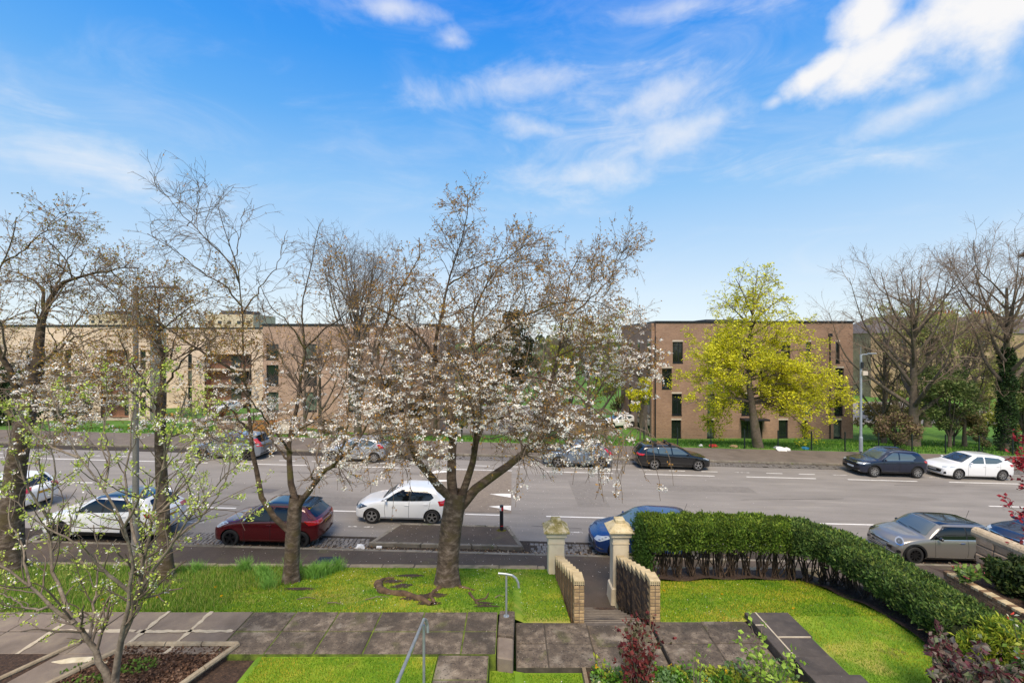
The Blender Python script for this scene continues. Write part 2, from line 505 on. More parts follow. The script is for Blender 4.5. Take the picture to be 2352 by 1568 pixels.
b = MB().add([(13.15, 17.6, zroad(13.15) + .006), (13.3, 17.6, zroad(13.3) + .006), (14.3, 16.4, zroad(14.3) + .006), (14.1, 16.4, zroad(14.1) + .006)], [(3, 2, 1, 0)])
struct(b.build('road_line', paint))
def tri_mark(pts):
    struct(MB().add([(x, y, zroad(x) + 0.02) for x, y in pts], [tuple(range(len(pts)))]).build('ramp_mark', paint))
tri_mark([(-1.12, 22.62), (-0.06, 22.18), (-0.05, 22.75), (-0.6, 22.72)])
tri_mark([(-1.08, 20.92), (-0.05, 20.50), (-0.04, 21.10), (-0.6, 21.05)])
tri_mark([(-4.75, 25.75), (-3.3, 26.35), (-3.3, 26.5), (-4.4, 26.5)])
tri_mark([(-4.7, 24.1), (-3.3, 24.55), (-3.3, 24.7), (-4.4, 24.7)])
# manhole
o = MB().add([(-12.6, 22.0, zroad(-12.6) + .005), (-11.7, 22.0, zroad(-11.7) + .005), (-11.5, 22.55, zroad(-11.5) + .005), (-12.35, 22.6, zroad(-12.35) + .005)], [(0, 1, 2, 3)]).build('manhole_cover', mat('iron_cover', [(0.3, C('#5f5953')), (0.7, C('#6e6761'))], scale=20, rough=0.6))
struct(o)

# sett gutter by the near kerb: single setts where they show, one bed under them
settmat = mat('granite_sett', [(0.3, C('#5e5852')), (0.6, C('#7b756e')), (0.8, C('#8f8982'))], scale=9, rough=0.55, obrand=0.22, bump=0.3, bscale=50,
              blotch=(C('#4a4436'), 3, 0.55, 0.7, 0.6))
bedmat = mat('sett_joint', [(0.3, C('#2c2620')), (0.6, C('#3d342b')), (0.8, C('#574c40'))], scale=12, rough=1.0, bump=0.7, bscale=50,
             fleck=[(C('#8a7458'), 30, 0.66, 0.7), (C('#c8bcb0'), 26, 0.74, 0.7)])
gut = struct(strip('sett_gutter', -24, 24, KERB_N + 0.02, 17.42, 0.008, bedmat))
sett_me = [MB().box(-0.065 * a, 0.065 * a, -0.085, 0.085, -0.03, 0.018).mesh('sett', settmat, bevel=0.014) for a in (0.85, 1.0, 1.15)]
def setts(x0, x1, y0, y1, prob=1.0):
    r = 0; y = y0
    while y < y1:
        x = x0 + (r % 2) * 0.08
        while x < x1:
            k = random.randrange(3)
            if random.random() < prob:
                link('sett', sett_me[k], gut, (x, y + random.uniform(-.008, .008), zroad(x) + random.uniform(0.004, 0.02)),
                     (random.uniform(-.04, .04), random.uniform(-.04, .04), random.uniform(-.06, .06)))
            x += (0.135, 0.155, 0.175)[k]
        y += 0.19; r += 1
setts(-12.6, -9.7, 16.35, 17.35); setts(-7.5, -5.3, 16.35, 17.3, 0.9); setts(0.75, 3.4, 16.35, 17.3, 0.85)
setts(-17.5, -16.3, 16.35, 17.3, 0.8)
# far gutter setts, too fine to pick apart
fs = MB()
for k in range(0, 240):
    x = -4 + k * 0.17
    for r in range(4):
        if random.random() < 0.9:
            fs.box(x + (r % 2) * .08, x + (r % 2) * .08 + 0.145, 29.05 + r * 0.21, 29.05 + r * 0.21 + 0.175, zroad(x) - .02, zroad(x) + 0.012 + random.uniform(0, .01))
o = fs.build('far_gutter_setts', settmat); tag(o, 'rows of worn granite setts along the far kerb', 'setts', kind='stuff')
struct(strip('far_gutter_bed', -40, 40, 29.0, KERB_F - .02, 0.007, bedmat))

# build-out with its kerb and bollard
BO = [(-4.57, 18.5), (-5.24, 16.62), (0.43, 16.62), (-0.14, 18.5)]
def inset(poly, d):
    c = Vector((sum(p[0] for p in poly) / 4, sum(p[1] for p in poly) / 4))
    out = []
    n = len(poly)
    for i in range(n):
        p0, p1, p2 = Vector(poly[i - 1]), Vector(poly[i]), Vector(poly[(i + 1) % n])
        e1 = (p1 - p0).normalized(); e2 = (p2 - p1).normalized()
        n1 = Vector((-e1.y, e1.x)); n2 = Vector((-e2.y, e2.x))
        q = (n1 + n2).normalized()
        out.append(tuple(p1 + q * d / max(0.3, q.dot(n1))))
    return out
BOi = inset(BO, 0.15)
isl = struct(MB().prism(BOi, lambda x, y: zroad(x) - 0.1, lambda x, y: zroad(x) + 0.128).build('kerb_island', pavemat))
for i in range(4):
    a, b2 = Vector(BO[i]), Vector(BO[(i + 1) % 4]); c, d = Vector(BOi[(i + 1) % 4]), Vector(BOi[i])
    n = max(1, round((b2 - a).length / 0.92))
    for k in range(n):
        t0, t1 = k / n + .004, (k + 1) / n - .004
        MB().prism([tuple(a.lerp(b2, t0)), tuple(a.lerp(b2, t1)), tuple(d.lerp(c, t1)), tuple(d.lerp(c, t0))],
                   lambda x, y: zroad(x) - 0.1, lambda x, y: zroad(x) + 0.14).build('kerb_stone', kerbmat, isl, bevel=0.012)
bx = at(1152, 1219, 18.05)
bol = empty('bollard', (bx.x, 18.05, zroad(bx.x) + 0.128), 0, 'black plastic bollard with red and white bands on the kerb island', 'bollard')
blk = mat('black_plastic', [(0.3, C('#1b1b1d')), (0.7, C('#262628'))], scale=8, rough=0.45)
redr = mat('red_reflector', C('#c4151c'), rough=0.3); whr = mat('white_reflector', C('#e2e0dc'), rough=0.35)
MB().lathe([(0.0, 0), (0.078, 0), (0.075, 0.02), (0.072, 0.93), (0.076, 0.95), (0.074, 0.985), (0.05, 1.0), (0, 1.0)], 18).build('post', blk, bol, smooth=False)
def band(name, m, a0, a1, z0, z1, r):
    b = MB(); n = 8
    vs = [(r * math.cos(a0 + (a1 - a0) * i / n), r * math.sin(a0 + (a1 - a0) * i / n), z) for i in range(n + 1) for z in (z0, z1)]
    b.add(vs, [(2 * i, 2 * i + 2, 2 * i + 3, 2 * i + 1) for i in range(n)]); b.build(name, m, bol)
band('reflective_band', redr, R(-95), R(0), 0.80, 0.93, 0.077); band('reflective_band', whr, R(-180), R(-95), 0.80, 0.93, 0.077)
band('reflective_band', redr, R(-120), R(0), 0.18, 0.21, 0.077)
ms = MB()
for k in range(90):
    a = random.uniform(0, 6.28); r = random.uniform(.06, .2)
    x, y = bx.x + r * math.cos(a), 18.05 + r * math.sin(a) * .7
    z = zroad(x) + .128
    ms.add([(x - .02, y, z), (x + .02, y, z), (x + random.uniform(-.02, .02), y + .01, z + random.uniform(.015, .04))], [(0, 1, 2)])
tag(ms.build('moss', mat('moss_clump', [(0.3, C('#4a4a16')), (0.7, C('#77762a'))], scale=30, rough=1)), 'ring of moss round the foot of the bollard', 'moss', kind='stuff')

# ------------------------------------------------------------------ garden
slabmat = mat('paving_slab', [(0.25, C('#453b32')), (0.5, C('#615548')), (0.72, C('#8b7d6b'))], scale=5.5, detail=14, rough=0.9, bump=0.6, bscale=60, obrand=0.17,
              blotch=[(C('#3b342c'), 1.3, 0.50, 0.66, 0.7), (C('#958a7a'), 2.1, 0.57, 0.70, 0.6), (C('#55562c'), 1.7, 0.58, 0.70, 0.55)], fleck=[(C('#a89e90'), 34, 0.68, 0.7), (C('#2a2521'), 28, 0.60, 0.7)])
slablight = mat('paving_slab_pale', [(0.28, C('#6e6154')), (0.5, C('#7e7063')), (0.75, C('#91836f'))], scale=2.2, detail=12, rough=0.9, bump=0.35, bscale=70, obrand=0.06,
                blotch=[(C('#5c5146'), 1.0, 0.52, 0.72, 0.6)], fleck=[(C('#4a4038'), 50, 0.66, 0.5)])
mortar = mat('mortar_smear', [(0.3, C('#a89a83')), (0.7, C('#c4b79f'))], scale=7, rough=0.95, bump=0.3, bscale=40)
jointmat = mat('mossy_joint', [(0.3, C('#2e3016')), (0.5, C('#5a6a20')), (0.75, C('#7d8a2c'))], scale=5, rough=1.0, bump=0.6, bscale=60)
lower_joint = mat('slab_joint', [(0.3, C('#2f2a24')), (0.7, C('#5a5145'))], scale=6, rough=1.0)
ZUP, ZLO, ZMID = 1.86, 1.63, 1.54
def path(name, rects, z, bed, slabm, x0, x1, y0, y1, kind='structure', bedz=0.014, thick=0.055):
    e = empty(name, (0, 0, 0)); struct(e)
    MB().box(x0, x1, y0, y1, z - 0.35, z - bedz).build('bedding', bed, e)
    for (a, b_, c, d) in rects:
        g = 0.013
        o = MB().box(-(b_ - a) / 2 + g, (b_ - a) / 2 - g, -(d - c) / 2 + g, (d - c) / 2 - g, -thick, 0).build('slab', slabm, e, bevel=0.008,
              loc=((a + b_) / 2, (c + d) / 2, z + random.uniform(-.006, .004)))
        o.rotation_euler = (random.uniform(-.008, .008), random.uniform(-.006, .006), random.uniform(-.004, .004))
    return e
YB, YM, YF = 9.72, 9.06, 8.40
rects = []
x = -0.32 - 0.62
edges = [-0.30, -0.95]
while edges[-1] > -5.2: edges.append(edges[-1] - 0.91)
for a, b_ in zip(edges[1:], edges[:-1]):
    rects += [(a, b_, YM, YB), (a + 0.0, b_, YF, YM)]
EL = edges[-1]
# slab joints run slightly askew in the photograph's row
upper = path('garden_path', rects, ZUP, jointmat, slabmat, EL, -0.30, YF + .01, YB - .01)
rects = []
while edges[-1] > -15: edges.append(edges[-1] - 0.91)
k0 = edges.index(EL)
for a, b_ in zip(edges[k0 + 1:], edges[k0:-1]):
    rects += [(a, b_, YM, YB), (a, b_, YF, YM)]
pale = path('garden_path_pale', rects, ZUP, lower_joint, slablight, edges[-1], EL, YF + .01, YB - .01)
# smeared mortar over some joints
def smear(pts, w, z):
    b = MB(); n = len(pts)
    vs = []
    for i, (x, y) in enumerate(pts):
        p0 = Vector(pts[max(i - 1, 0)]); p1 = Vector(pts[min(i + 1, n - 1)]); t = (p1 - p0).normalized(); q = Vector((-t.y, t.x))
        ww = w * random.uniform(0.55, 1.35)
        a = Vector((x, y)) + q * ww; c = Vector((x, y)) - q * ww
        vs += [(a.x, a.y, z), (c.x, c.y, z)]
    b.add(vs, [(2 * i + 1, 2 * i + 3, 2 * i + 2, 2 * i) for i in range(n - 1)])
    return b
def seg(x0, y0, x1, y1, n=14): return [(x0 + (x1 - x0) * i / n + random.uniform(-.012, .012), y0 + (y1 - y0) * i / n + random.uniform(-.012, .012)) for i in range(n + 1)]
for s in (seg(EL - .05, YM, EL - 1.95, YM - .02, 24), seg(EL - 0.91, YB, EL - 0.91, YF, 14), seg(EL - 1.82, YB, EL - 1.82, YF, 14), seg(EL - 3.64, YB, EL - 3.64, YF, 14), seg(EL - 2.0, YM, EL - 3.6, YM, 18)):
    smear(s, 0.045, ZUP + 0.008).build('mortar_smear', mortar, pale)
# broken step block and lower paving
step = empty('broken_step', (0, 0, 0)); struct(step)
stepm = slabmat
MB().prism([(-0.285, 8.98), (0.03, 8.92), (0.06, 9.74), (-0.26, 9.76)], ZLO - 0.3, ZUP + 0.004).build('step_block', stepm, step, bevel=0.02)
MB().prism([(-0.275, 8.36), (0.02, 8.30), (0.028, 8.90), (-0.285, 8.955)], ZLO - 0.3, ZUP - 0.03).build('step_block', slablight, step, bevel=0.025)
path('lower_path', [(0.08, 0.68, YM - .02, YB), (0.68, 1.58, YM - .02, YB), (0.08, 0.68, YF - .03, YM - .02), (0.68, 1.58, YF - .03, YM - .02)], ZLO, lower_joint, slabmat, 0.08, 1.58, YF - .02, YB - .01)
path('landing', [(1.60, 2.96, YM + .02, YB + .06), (1.60, 2.96, YF - .05, YM + .02), (1.60, 2.96, 7.6, YF - .05)], ZMID, lower_joint, slabmat, 1.60, 2.96, 7.6, YB + .05)
path('lower_path_right', [(2.98, 4.02, YM - .02, YB + .04), (4.02, 5.0, YM - .02, YB + .04), (2.98, 4.02, YF - .06, YM - .02), (4.02, 5.0, YF - .06, YM - .02)], ZLO, lower_joint, slabmat, 2.98, 5.0, YF - .05, YB + .03)
darkslab = mat('dark_slab', [(0.3, C('#443d37')), (0.55, C('#504841')), (0.8, C('#60564d'))], scale=5, detail=14, rough=0.85, bump=0.5, bscale=60, obrand=0.10,
               blotch=(C('#2e2b2a'), 1.2, 0.5, 0.7, 0.6), fleck=[(C('#8b8580'), 35, 0.72, 0.6)])
path('upper_path_right', [(5.02, 5.26, 9.4, 9.86), (5.02, 5.26, 8.36, 9.4), (5.26, 5.98, 9.02, 9.86), (5.26, 5.94, 8.36, 9.02)], ZUP - 0.09, darkslab, darkslab, 5.03, 5.93, 8.37, 9.85)
path('house_steps', [(5.12, 5.86, 7.72, 8.34)], ZUP + 0.0, darkslab, darkslab, 5.14, 5.84, 7.73, 8.33)
path('house_steps_upper', [(5.0, 5.9, 7.0, 7.70)], ZUP + 0.14, darkslab, darkslab, 5.02, 5.88, 7.01, 7.69)
um = mortar
for (a_, b_, c_, d_) in ((5.245, 5.275, 8.38, 9.84), (5.28, 5.92, 9.005, 9.035), (5.03, 5.24, 9.385, 9.415)):
    o = MB().box(a_, b_, c_, d_, ZUP - .13, ZUP - .0845).build('mortar_joint', um); struct(o)
# path to the house on the left of the handrail
path('house_path', [(-1.36, -0.42, 7.78, YF - .01), (-1.36, -0.42, 7.12, 7.78), (-1.36, -0.42, 6.4, 7.12)], ZUP - .01, jointmat, slabmat, -1.36, -0.42, 6.4, YF - .02)

# flight of steps down to the gate
tread = mat('concrete_step', [(0.3, C('#514a45')), (0.7, C('#6d655e'))], scale=5, rough=0.9, bump=0.3, bscale=60, blotch=(C('#3c3631'), 1.2, 0.5, 0.7, 0.6))
nosing = mat('worn_nosing', [(0.3, C('#6d645a')), (0.7, C('#857b6f'))], scale=9, rough=.9)
st = empty('gate_steps', (0, 0, 0)); struct(st)
NST = 10
for i in range(NST):
    z1 = ZMID - (i + 1) * 0.148; y0 = YB + 0.07 + i * 0.315
    sp_ = MB().box(1.585, 2.945, y0, y0 + 0.325, z1 - 0.4, z1).build('step', tread, st, bevel=0.008)
    MB().box(1.59, 2.94, y0 + .285, y0 + .322, z1 + .001, z1 + .004).build('nosing', nosing, sp_)
struct(MB().prism([(1.5, 12.9), (2.95, 12.9), (2.95, 13.75), (1.5, 13.75)], -0.4, lambda x, y: lerp(0.05, zroad(2.2) + .108, (y - 12.9) / .8)).build('gate_floor', pavemat))

# lawns
def sheet(name, x0, x1, y0, y1, zf, m, nx=30, ny=16, cut=None):
    X = np.linspace(x0, x1, nx + 1); Y = np.linspace(y0, y1, ny + 1)
    V = [(x, y, zf(x, y)) for y in Y for x in X]
    F = []
    for j in range(ny):
        for i in range(nx):
            cx, cy = (X[i] + X[i + 1]) / 2, (Y[j] + Y[j + 1]) / 2
            if cut and cut(cx, cy): continue
            F.append((j * (nx + 1) + i, j * (nx + 1) + i + 1, (j + 1) * (nx + 1) + i + 1, (j + 1) * (nx + 1) + i))
    return link(name, np_mesh(name, V, F, m, smooth=True))
def zg(x, y):
    h = zgarden(x, y)
    # mound where the roots lift the turf
    h += 0.10 * math.exp(-((x + 1.9) ** 2 / 1.2 + (y - 11.3) ** 2 / 0.8))
    return h
struct(sheet('lawn', -16, 1.25, YB, 13.62, zg, lawnbase, 70, 22))
struct(sheet('lawn_right', 3.2, 8.35, YB, 13.4, zgarden, lawnbase, 24, 18))
struct(sheet('lawn_side', 5.7, 8.9, 5.4, YB + .01, lambda x, y: 1.740, lawnbase, 12, 14))
struct(sheet('lawn_front', -4.7, -1.38, 5.0, YF + .01, lambda x, y: 1.80, lawnbase, 12, 12))
struct(sheet('lawn_strip', -0.41, 1.32, 5.0, YF - .03, lambda x, y: ZLO - .10 + .04 * (x < 0.05), lawnbase, 8, 12))
# the stone edging of the garden above the pavement
edg = empty('garden_edging', (0, 0, 0)); struct(edg)
em = mat('edging_stone', [(0.3, C('#7b6e58')), (0.7, C('#9b8d74'))], scale=3.2, rough=0.9, bump=0.3, bscale=40, obrand=0.1, blotch=[(C('#57533a'), 2, 0.5, 0.68, 0.7), (C('#5f6e2a'), 1.5, 0.6, 0.7, 0.5)])
x = -16.0
while x < 0.95:
    L = random.uniform(0.9, 1.5); x1 = min(x + L, 1.0)
    z = zgarden((x + x1) / 2, 13.7) + 0.02
    MB().box(x + .008, x1 - .008, 13.60, 13.84, zroad(x) - 0.2, z + random.uniform(-.012, .012)).build('edging_stone', em, edg, bevel=0.018)
    x = x1
x = 3.55
while x < 9.2:
    x1 = x + random.uniform(0.9, 1.4)
    z = zgarden((x + x1) / 2, 13.7) + 0.02
    MB().box(x + .008, x1 - .008, 13.60, 13.84, zroad(x) - 0.2, z + random.uniform(-.012, .012)).build('edging_stone', em, edg, bevel=0.018)
    x = x1
# neighbour's drive between hedge and brick wall
struct(sheet('driveway', 8.2, 12.6, 3, 13.7, lambda x, y: lerp(0.35, zroad(x) + 0.104, (y - 6) / 7.6), pavemat, 8, 12))
# soil under the hedge
struct(sheet('hedge_soil', 3.3, 8.6, 12.5, 13.62, lambda x, y: zgarden(x, y) + 0.05 + 0.03 * math.sin(x * 5), soil, 30, 6))
struct(sheet('hedge_soil_side', 8.0, 9.1, 6.6, 12.5, lambda x, y: zgarden(x, y) + 0.05 + 0.03 * math.sin(y * 5), soil, 8, 30))

# ------------------------------------------------------------------ gate pillars
render_m = mat('cream_render', [(0.3, C('#d3c3a4')), (0.6, C('#e3d4b8')), (0.8, C('#eadfc8'))], scale=2.5, detail=8, rough=0.85, bump=0.2, bscale=40,
               blotch=[(C('#a3957a'), 1.6, 0.55, 0.75, 0.5)], fleck=[(C('#4a4035'), 18, 0.76, 0.7)])
lichen_m = mat('lichen_cap', [(0.35, C('#8c7f45')), (0.5, C('#b5a36a')), (0.62, C('#d9c9a4'))], scale=5, detail=10, rough=0.95, bump=0.3, bscale=40,
               fleck=[(C('#6b6230'), 14, 0.60, 0.6), (C('#e6dcc4'), 20, 0.63, 0.7)])
lichen_m2 = mat('weathered_cap', [(0.35, C('#c1ad80')), (0.55, C('#d6c6a0')), (0.7, C('#e0d4b8'))], scale=4, detail=10, rough=0.95, bump=0.3, bscale=40,
                fleck=[(C('#7a6f50'), 30, 0.64, 0.75)], stretch=(1, 1, 0.5))
def pillar(cx, zb, capm, label, plinth):
    cy = 13.36; w = 0.232
    e = empty('gate_pillar', (cx, cy, zb), 0, label, 'gate pillar', 'cream gate pillars')
    z = 2.13 - zb
    s = MB()
    s.frustum(0, 0, 0, z - 0.36, w + .008, w + .008, w, w)
    s.build('shaft', render_m, e, bevel=0.035, seg=2)
    MB().frustum(0, 0, z - 0.362, z - 0.335, w + .012, w + .012, w + .022, w + .022).build('necking', render_m, e, bevel=0.006)
    MB().frustum(0, 0, z - 0.336, z - 0.148, w + .006, w + .006, w + .006, w + .006).build('frieze', render_m, e, bevel=0.01)
    MB().box(-w - .065, w + .065, -w - .065, w + .065, z - 0.150, z - 0.012).build('cornice', render_m, e, bevel=0.012)
    cap = MB()
    a = w + 0.135
    cap.frustum(0, 0, z - 0.014, z + 0.035, a, a, a + .008, a + .008)
    cap.frustum(0, 0, z + 0.0352, z + 0.215, a - .005, a - .005, 0.155, 0.155)
    c = cap.build('cap', capm, e, bevel=0.012)
    MB().box(-0.142, 0.142, -0.142, 0.142, z + 0.205, z + 0.315).build('finial_block', capm, e, bevel=0.02)
    if plinth:
        MB().frustum(0, 0, -0.05, 0.52, w + .085, w + .085, w + .05, w + .05).build('plinth', render_m, e, bevel=0.03)
    return e
pillar(1.285, 0.05, lichen_m, 'cream rendered gate pillar with mossy lichen cap, left of the gate steps', True)
pillar(3.15, 0.0, lichen_m2, 'cream rendered gate pillar with clean cap, right of the steps against the hedge', True)

# stepped brick walls beside the flight
brickm = mat('buff_brick', [(0.3, C('#8f7552')), (0.55, C('#a98e66')), (0.8, C('#bda67e'))], scale=8, detail=8, rough=0.9, bump=0.35, bscale=60, obrand=0.26,
             blotch=[(C('#5e4a34'), 3.5, 0.55, 0.72, 0.6)])
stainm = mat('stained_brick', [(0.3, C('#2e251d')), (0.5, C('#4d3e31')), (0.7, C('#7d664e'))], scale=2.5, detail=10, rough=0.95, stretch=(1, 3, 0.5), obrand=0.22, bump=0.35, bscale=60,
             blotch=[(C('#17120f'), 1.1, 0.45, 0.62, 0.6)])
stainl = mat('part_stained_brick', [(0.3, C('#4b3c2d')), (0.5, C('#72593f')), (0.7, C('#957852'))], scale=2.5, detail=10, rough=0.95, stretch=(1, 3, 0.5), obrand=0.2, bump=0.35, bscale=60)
copem = mat('coping_brick', [(0.3, C('#ab9771')), (0.6, C('#c4b18a')), (0.8, C('#d3c29e'))], scale=6, rough=0.9, obrand=0.1, bump=0.3, bscale=60)
hole = mat('brick_hole', C('#1c1612'), rough=1)
mortm = mat('wall_mortar', [(0.3, C('#4d443a')), (0.7, C('#7a6d5c'))], scale=9, rough=1)
BH = 0.075
_bm = {}
def brick_mesh(m, L, Wd, H):
    k = (m.name, round(L, 3), round(Wd, 3), round(H, 3))
    if k not in _bm:
        _bm[k] = MB().box(-L / 2, L / 2, -Wd / 2, Wd / 2, -H / 2, H / 2).mesh('brick', m, bevel=0.006)
    return _bm[k]
def stepped_wall(x0, dx, label, m_side):
    """wall running away along Y, top stepping down by sections"""
    e = empty('brick_wall', (x0, 9.77, 1.3), 0, label, 'brick wall', 'stepped brick walls by the gate steps')
    bpy.context.view_layer.update()
    NS = 8; Ls = 0.392
    base = e.matrix_world.inverted()
    for s in range(NS):
        y0 = 9.77 + s * Ls; y1 = y0 + Ls
        xo = x0 + dx * (s + .5) / NS
        top = 2.49 - s * 0.132
        zb = max(0.1, top - (0.86 + 0.0 * s) - 0.15 - 0.045 * s)
        # core of mortar
        MB().box(-0.1, 0.1, 0.006, Ls - .006, zb - 1.3, top - BH - 0.012 - 1.3).build('mortar_core', mortm, e, loc=(xo - x0 + .1075, y0 - 9.77, 0))
        nb = int((top - BH - zb) / BH)
        for c in range(nb):
            z = top - 0.11 - (c + 0.5) * BH
            off = 0.5 if c % 2 else 0.0
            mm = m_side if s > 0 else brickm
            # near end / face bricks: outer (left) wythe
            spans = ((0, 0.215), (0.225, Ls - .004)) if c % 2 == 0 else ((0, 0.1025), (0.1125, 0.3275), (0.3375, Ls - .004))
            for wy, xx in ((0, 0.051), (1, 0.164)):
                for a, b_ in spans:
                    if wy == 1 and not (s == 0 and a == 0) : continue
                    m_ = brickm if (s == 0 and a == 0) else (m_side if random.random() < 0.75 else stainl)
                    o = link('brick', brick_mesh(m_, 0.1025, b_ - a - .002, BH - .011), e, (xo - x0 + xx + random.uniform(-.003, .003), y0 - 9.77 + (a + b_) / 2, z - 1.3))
        # coping: bricks on edge across the wall
        nc = 5
        for k in range(nc):
            cw = Ls / nc
            link('coping_brick', brick_mesh(copem, 0.222, cw - .008, 0.105), e, (xo - x0 + .1075, y0 - 9.77 + cw * (k + .5), top - 0.052 - 1.3))
        if s == 0:
            hb = MB()
            for r in range(2):
                for q in range(5):
                    hb.box(-.085 + q * .0425 - .011, -.085 + q * .0425 + .011, -.002, .004, -.03 + r * .045 - .010, -.03 + r * .045 + .010)
            hb.build('perforations', hole, e, loc=(xo - x0 + .1075, 0.0015, top - 0.06 - 1.3))
    return e
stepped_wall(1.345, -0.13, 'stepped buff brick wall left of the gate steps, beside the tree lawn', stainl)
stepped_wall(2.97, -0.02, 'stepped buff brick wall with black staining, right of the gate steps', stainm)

# ------------------------------------------------------------------ neighbour's brick wall and coped stone wall
nb_ = empty('garden_wall', (12.5, 13.2, -0.3), 0, 'long low brown brick wall with header coping beyond the hedge', 'brick wall')
brownb = mat('brown_brick', [(0.3, C('#6f563e')), (0.55, C('#8c6f50')), (0.8, C('#a48866'))], scale=7, rough=0.9, obrand=0.25, bump=0.3, bscale=60, blotch=[(C('#4d3c2e'), 1.5, 0.5, 0.7, 0.5)])
MB().box(0.012, 0.2, -5.2, 0.0 - .012, 0, 1.2).build('mortar_core', mortm, nb_)
for c in range(12):
    z = 1.215 - (c + 0.5) * BH - .0
    y = -(0.115 if c % 2 else 0.0)
    k = 0
    while y > -5.0 and k < 24:
        L = 0.215 if not (k == 0 and c % 2) else 0.215
        link('brick', brick_mesh(brownb, 0.1, 0.213, BH - .012), nb_, (0.05 + random.uniform(-.004, .004), y - 0.107, z))
        y -= 0.225; k += 1
for k in range(44):
    link('coping_brick', brick_mesh(copem if k % 3 else brownb, 0.225, 0.102, 0.072), nb_, (0.1, -0.06 - k * 0.113, 1.252))
stone_m = mat('wall_stone', [(0.3, C('#927a60')), (0.55, C('#b0967a')), (0.8, C('#c8b094'))], scale=3, detail=8, rough=0.95, bump=0.6, bscale=14, obrand=0.15)
cs = empty('stone_wall', (14.45, 14.2, -0.4), 0, 'stone wall with round weathered coping above the dark shrubs', 'stone wall')
for c in range(7):
    y = 0.0; k = 0
    while y > -7:
        L = random.uniform(0.3, 0.6)
        MB().box(0, 0.3, -L + .012, -.0, 0, 0.262).build('stone', stone_m, cs, bevel=0.03, loc=(random.uniform(-.015, .015), y, 0.08 + c * 0.275 - 0.0))
        y -= L
MB().box(0.03, 0.27, -7, -.02, 0, 1.98).build('mortar_core', mortm, cs)
copes = mat('coping_stone', [(0.3, C('#a8957a')), (0.6, C('#c2ae90')), (0.8, C('#d3c2a6'))], scale=4, rough=0.95, bump=0.5, bscale=25, fleck=[(C('#55502f'), 12, 0.62, 0.6)], obrand=0.08)
for k in range(6):
    MB().tube([(0.15, -k * 1.2 + 0.12, 2.03), (0.15, -k * 1.2 - 1.07, 2.03)], 0.17, 14).build('coping_stone', copes, cs, smooth=False, bevel=0.0)
struct(sheet('neighbour_bed', 12.6, 14.6, 7, 13.9, lambda x, y: 0.75 + 0.1 * math.sin(x * 3 + y * 2), soil, 8, 14))
struct(sheet('neighbour_bank', 14.7, 30, 4, 13.6, lambda x, y: 0.7, soil, 8, 4))
# ------------------------------------------------------------------ cars
def paintm(name, c, metal=0.0, rough=0.28, coat=1.0):
    return mat('paint_' + name, c, rough=rough, metal=metal, coat=coat, scale=2)
glass_dark = mat('car_glass', C('#0b0f12'), rough=0.03, spec=0.6, coat=0.2)
glass_front = mat('car_windscreen', C('#2a363b'), rough=0.03, spec=1.0, coat=1.0)
glass_mid = mat('car_side_glass', C('#4a575b'), rough=0.04, spec=0.9, coat=0.8)
tyre_m = mat('tyre_rubber', [(0.3, C('#1a1918')), (0.7, C('#262422'))], scale=10, rough=0.8)
alloy = mat('alloy', C('#b9b8b6'), rough=0.28, metal=0.85)
alloy_dk = mat('alloy_dark', C('#5c5854'), rough=0.3, metal=0.8)
alloy_bl = mat('alloy_black', C('#1d1d1e'), rough=0.3, metal=0.3)
chrome = mat('chrome', C('#cfd2d4'), rough=0.12, metal=1.0)
trim = mat('car_trim', C('#161617'), rough=0.5)
lamp_clear = mat('headlamp', C('#aeb6bb'), rough=0.05, spec=0.9, coat=1.0)
lamp_dark = mat('headlamp_dark', C('#3a4045'), rough=0.06, spec=0.9, coat=1.0)
lamp_red = mat('tail_lamp', C('#b5121b'), rough=0.08, spec=0.8, coat=1.0)
plate_w = mat('plate_white', C('#e4e4e0'), rough=0.4); plate_y = mat('plate_yellow', C('#d9a413'), rough=0.4)
seam_m = mat('door_gap', C('#191817'), rough=0.8)
under = mat('wheel_well', C('#0b0b0b'), rough=1.0)
petal_m = mat('fallen_petal', C('#e9e2dc'), rough=0.9)
sticker = mat('yellow_sticker', C('#d8b321'), rough=0.5)

def cint(pts, x):
    xs_ = np.array([p[0] for p in pts], float); ys_ = np.array([p[1] for p in pts], float)
    # monotone cubic (Fritsch-Carlson)
    h = np.diff(xs_); d = np.diff(ys_) / h
    m = np.zeros_like(xs_); m[1:-1] = np.where(d[:-1] * d[1:] > 0, 2 * d[:-1] * d[1:] / (d[:-1] + d[1:] + 1e-12), 0); m[0] = d[0]; m[-1] = d[-1]
    x = np.clip(x, xs_[0], xs_[-1]); i = np.clip(np.searchsorted(xs_, x, side='right') - 1, 0, len(h) - 1)
    t = (x - xs_[i]) / h[i]
    return ys_[i] * (1 + 2 * t) * (1 - t) ** 2 + m[i] * h[i] * t * (1 - t) ** 2 + ys_[i + 1] * t * t * (3 - 2 * t) + m[i + 1] * h[i] * t * t * (t - 1)

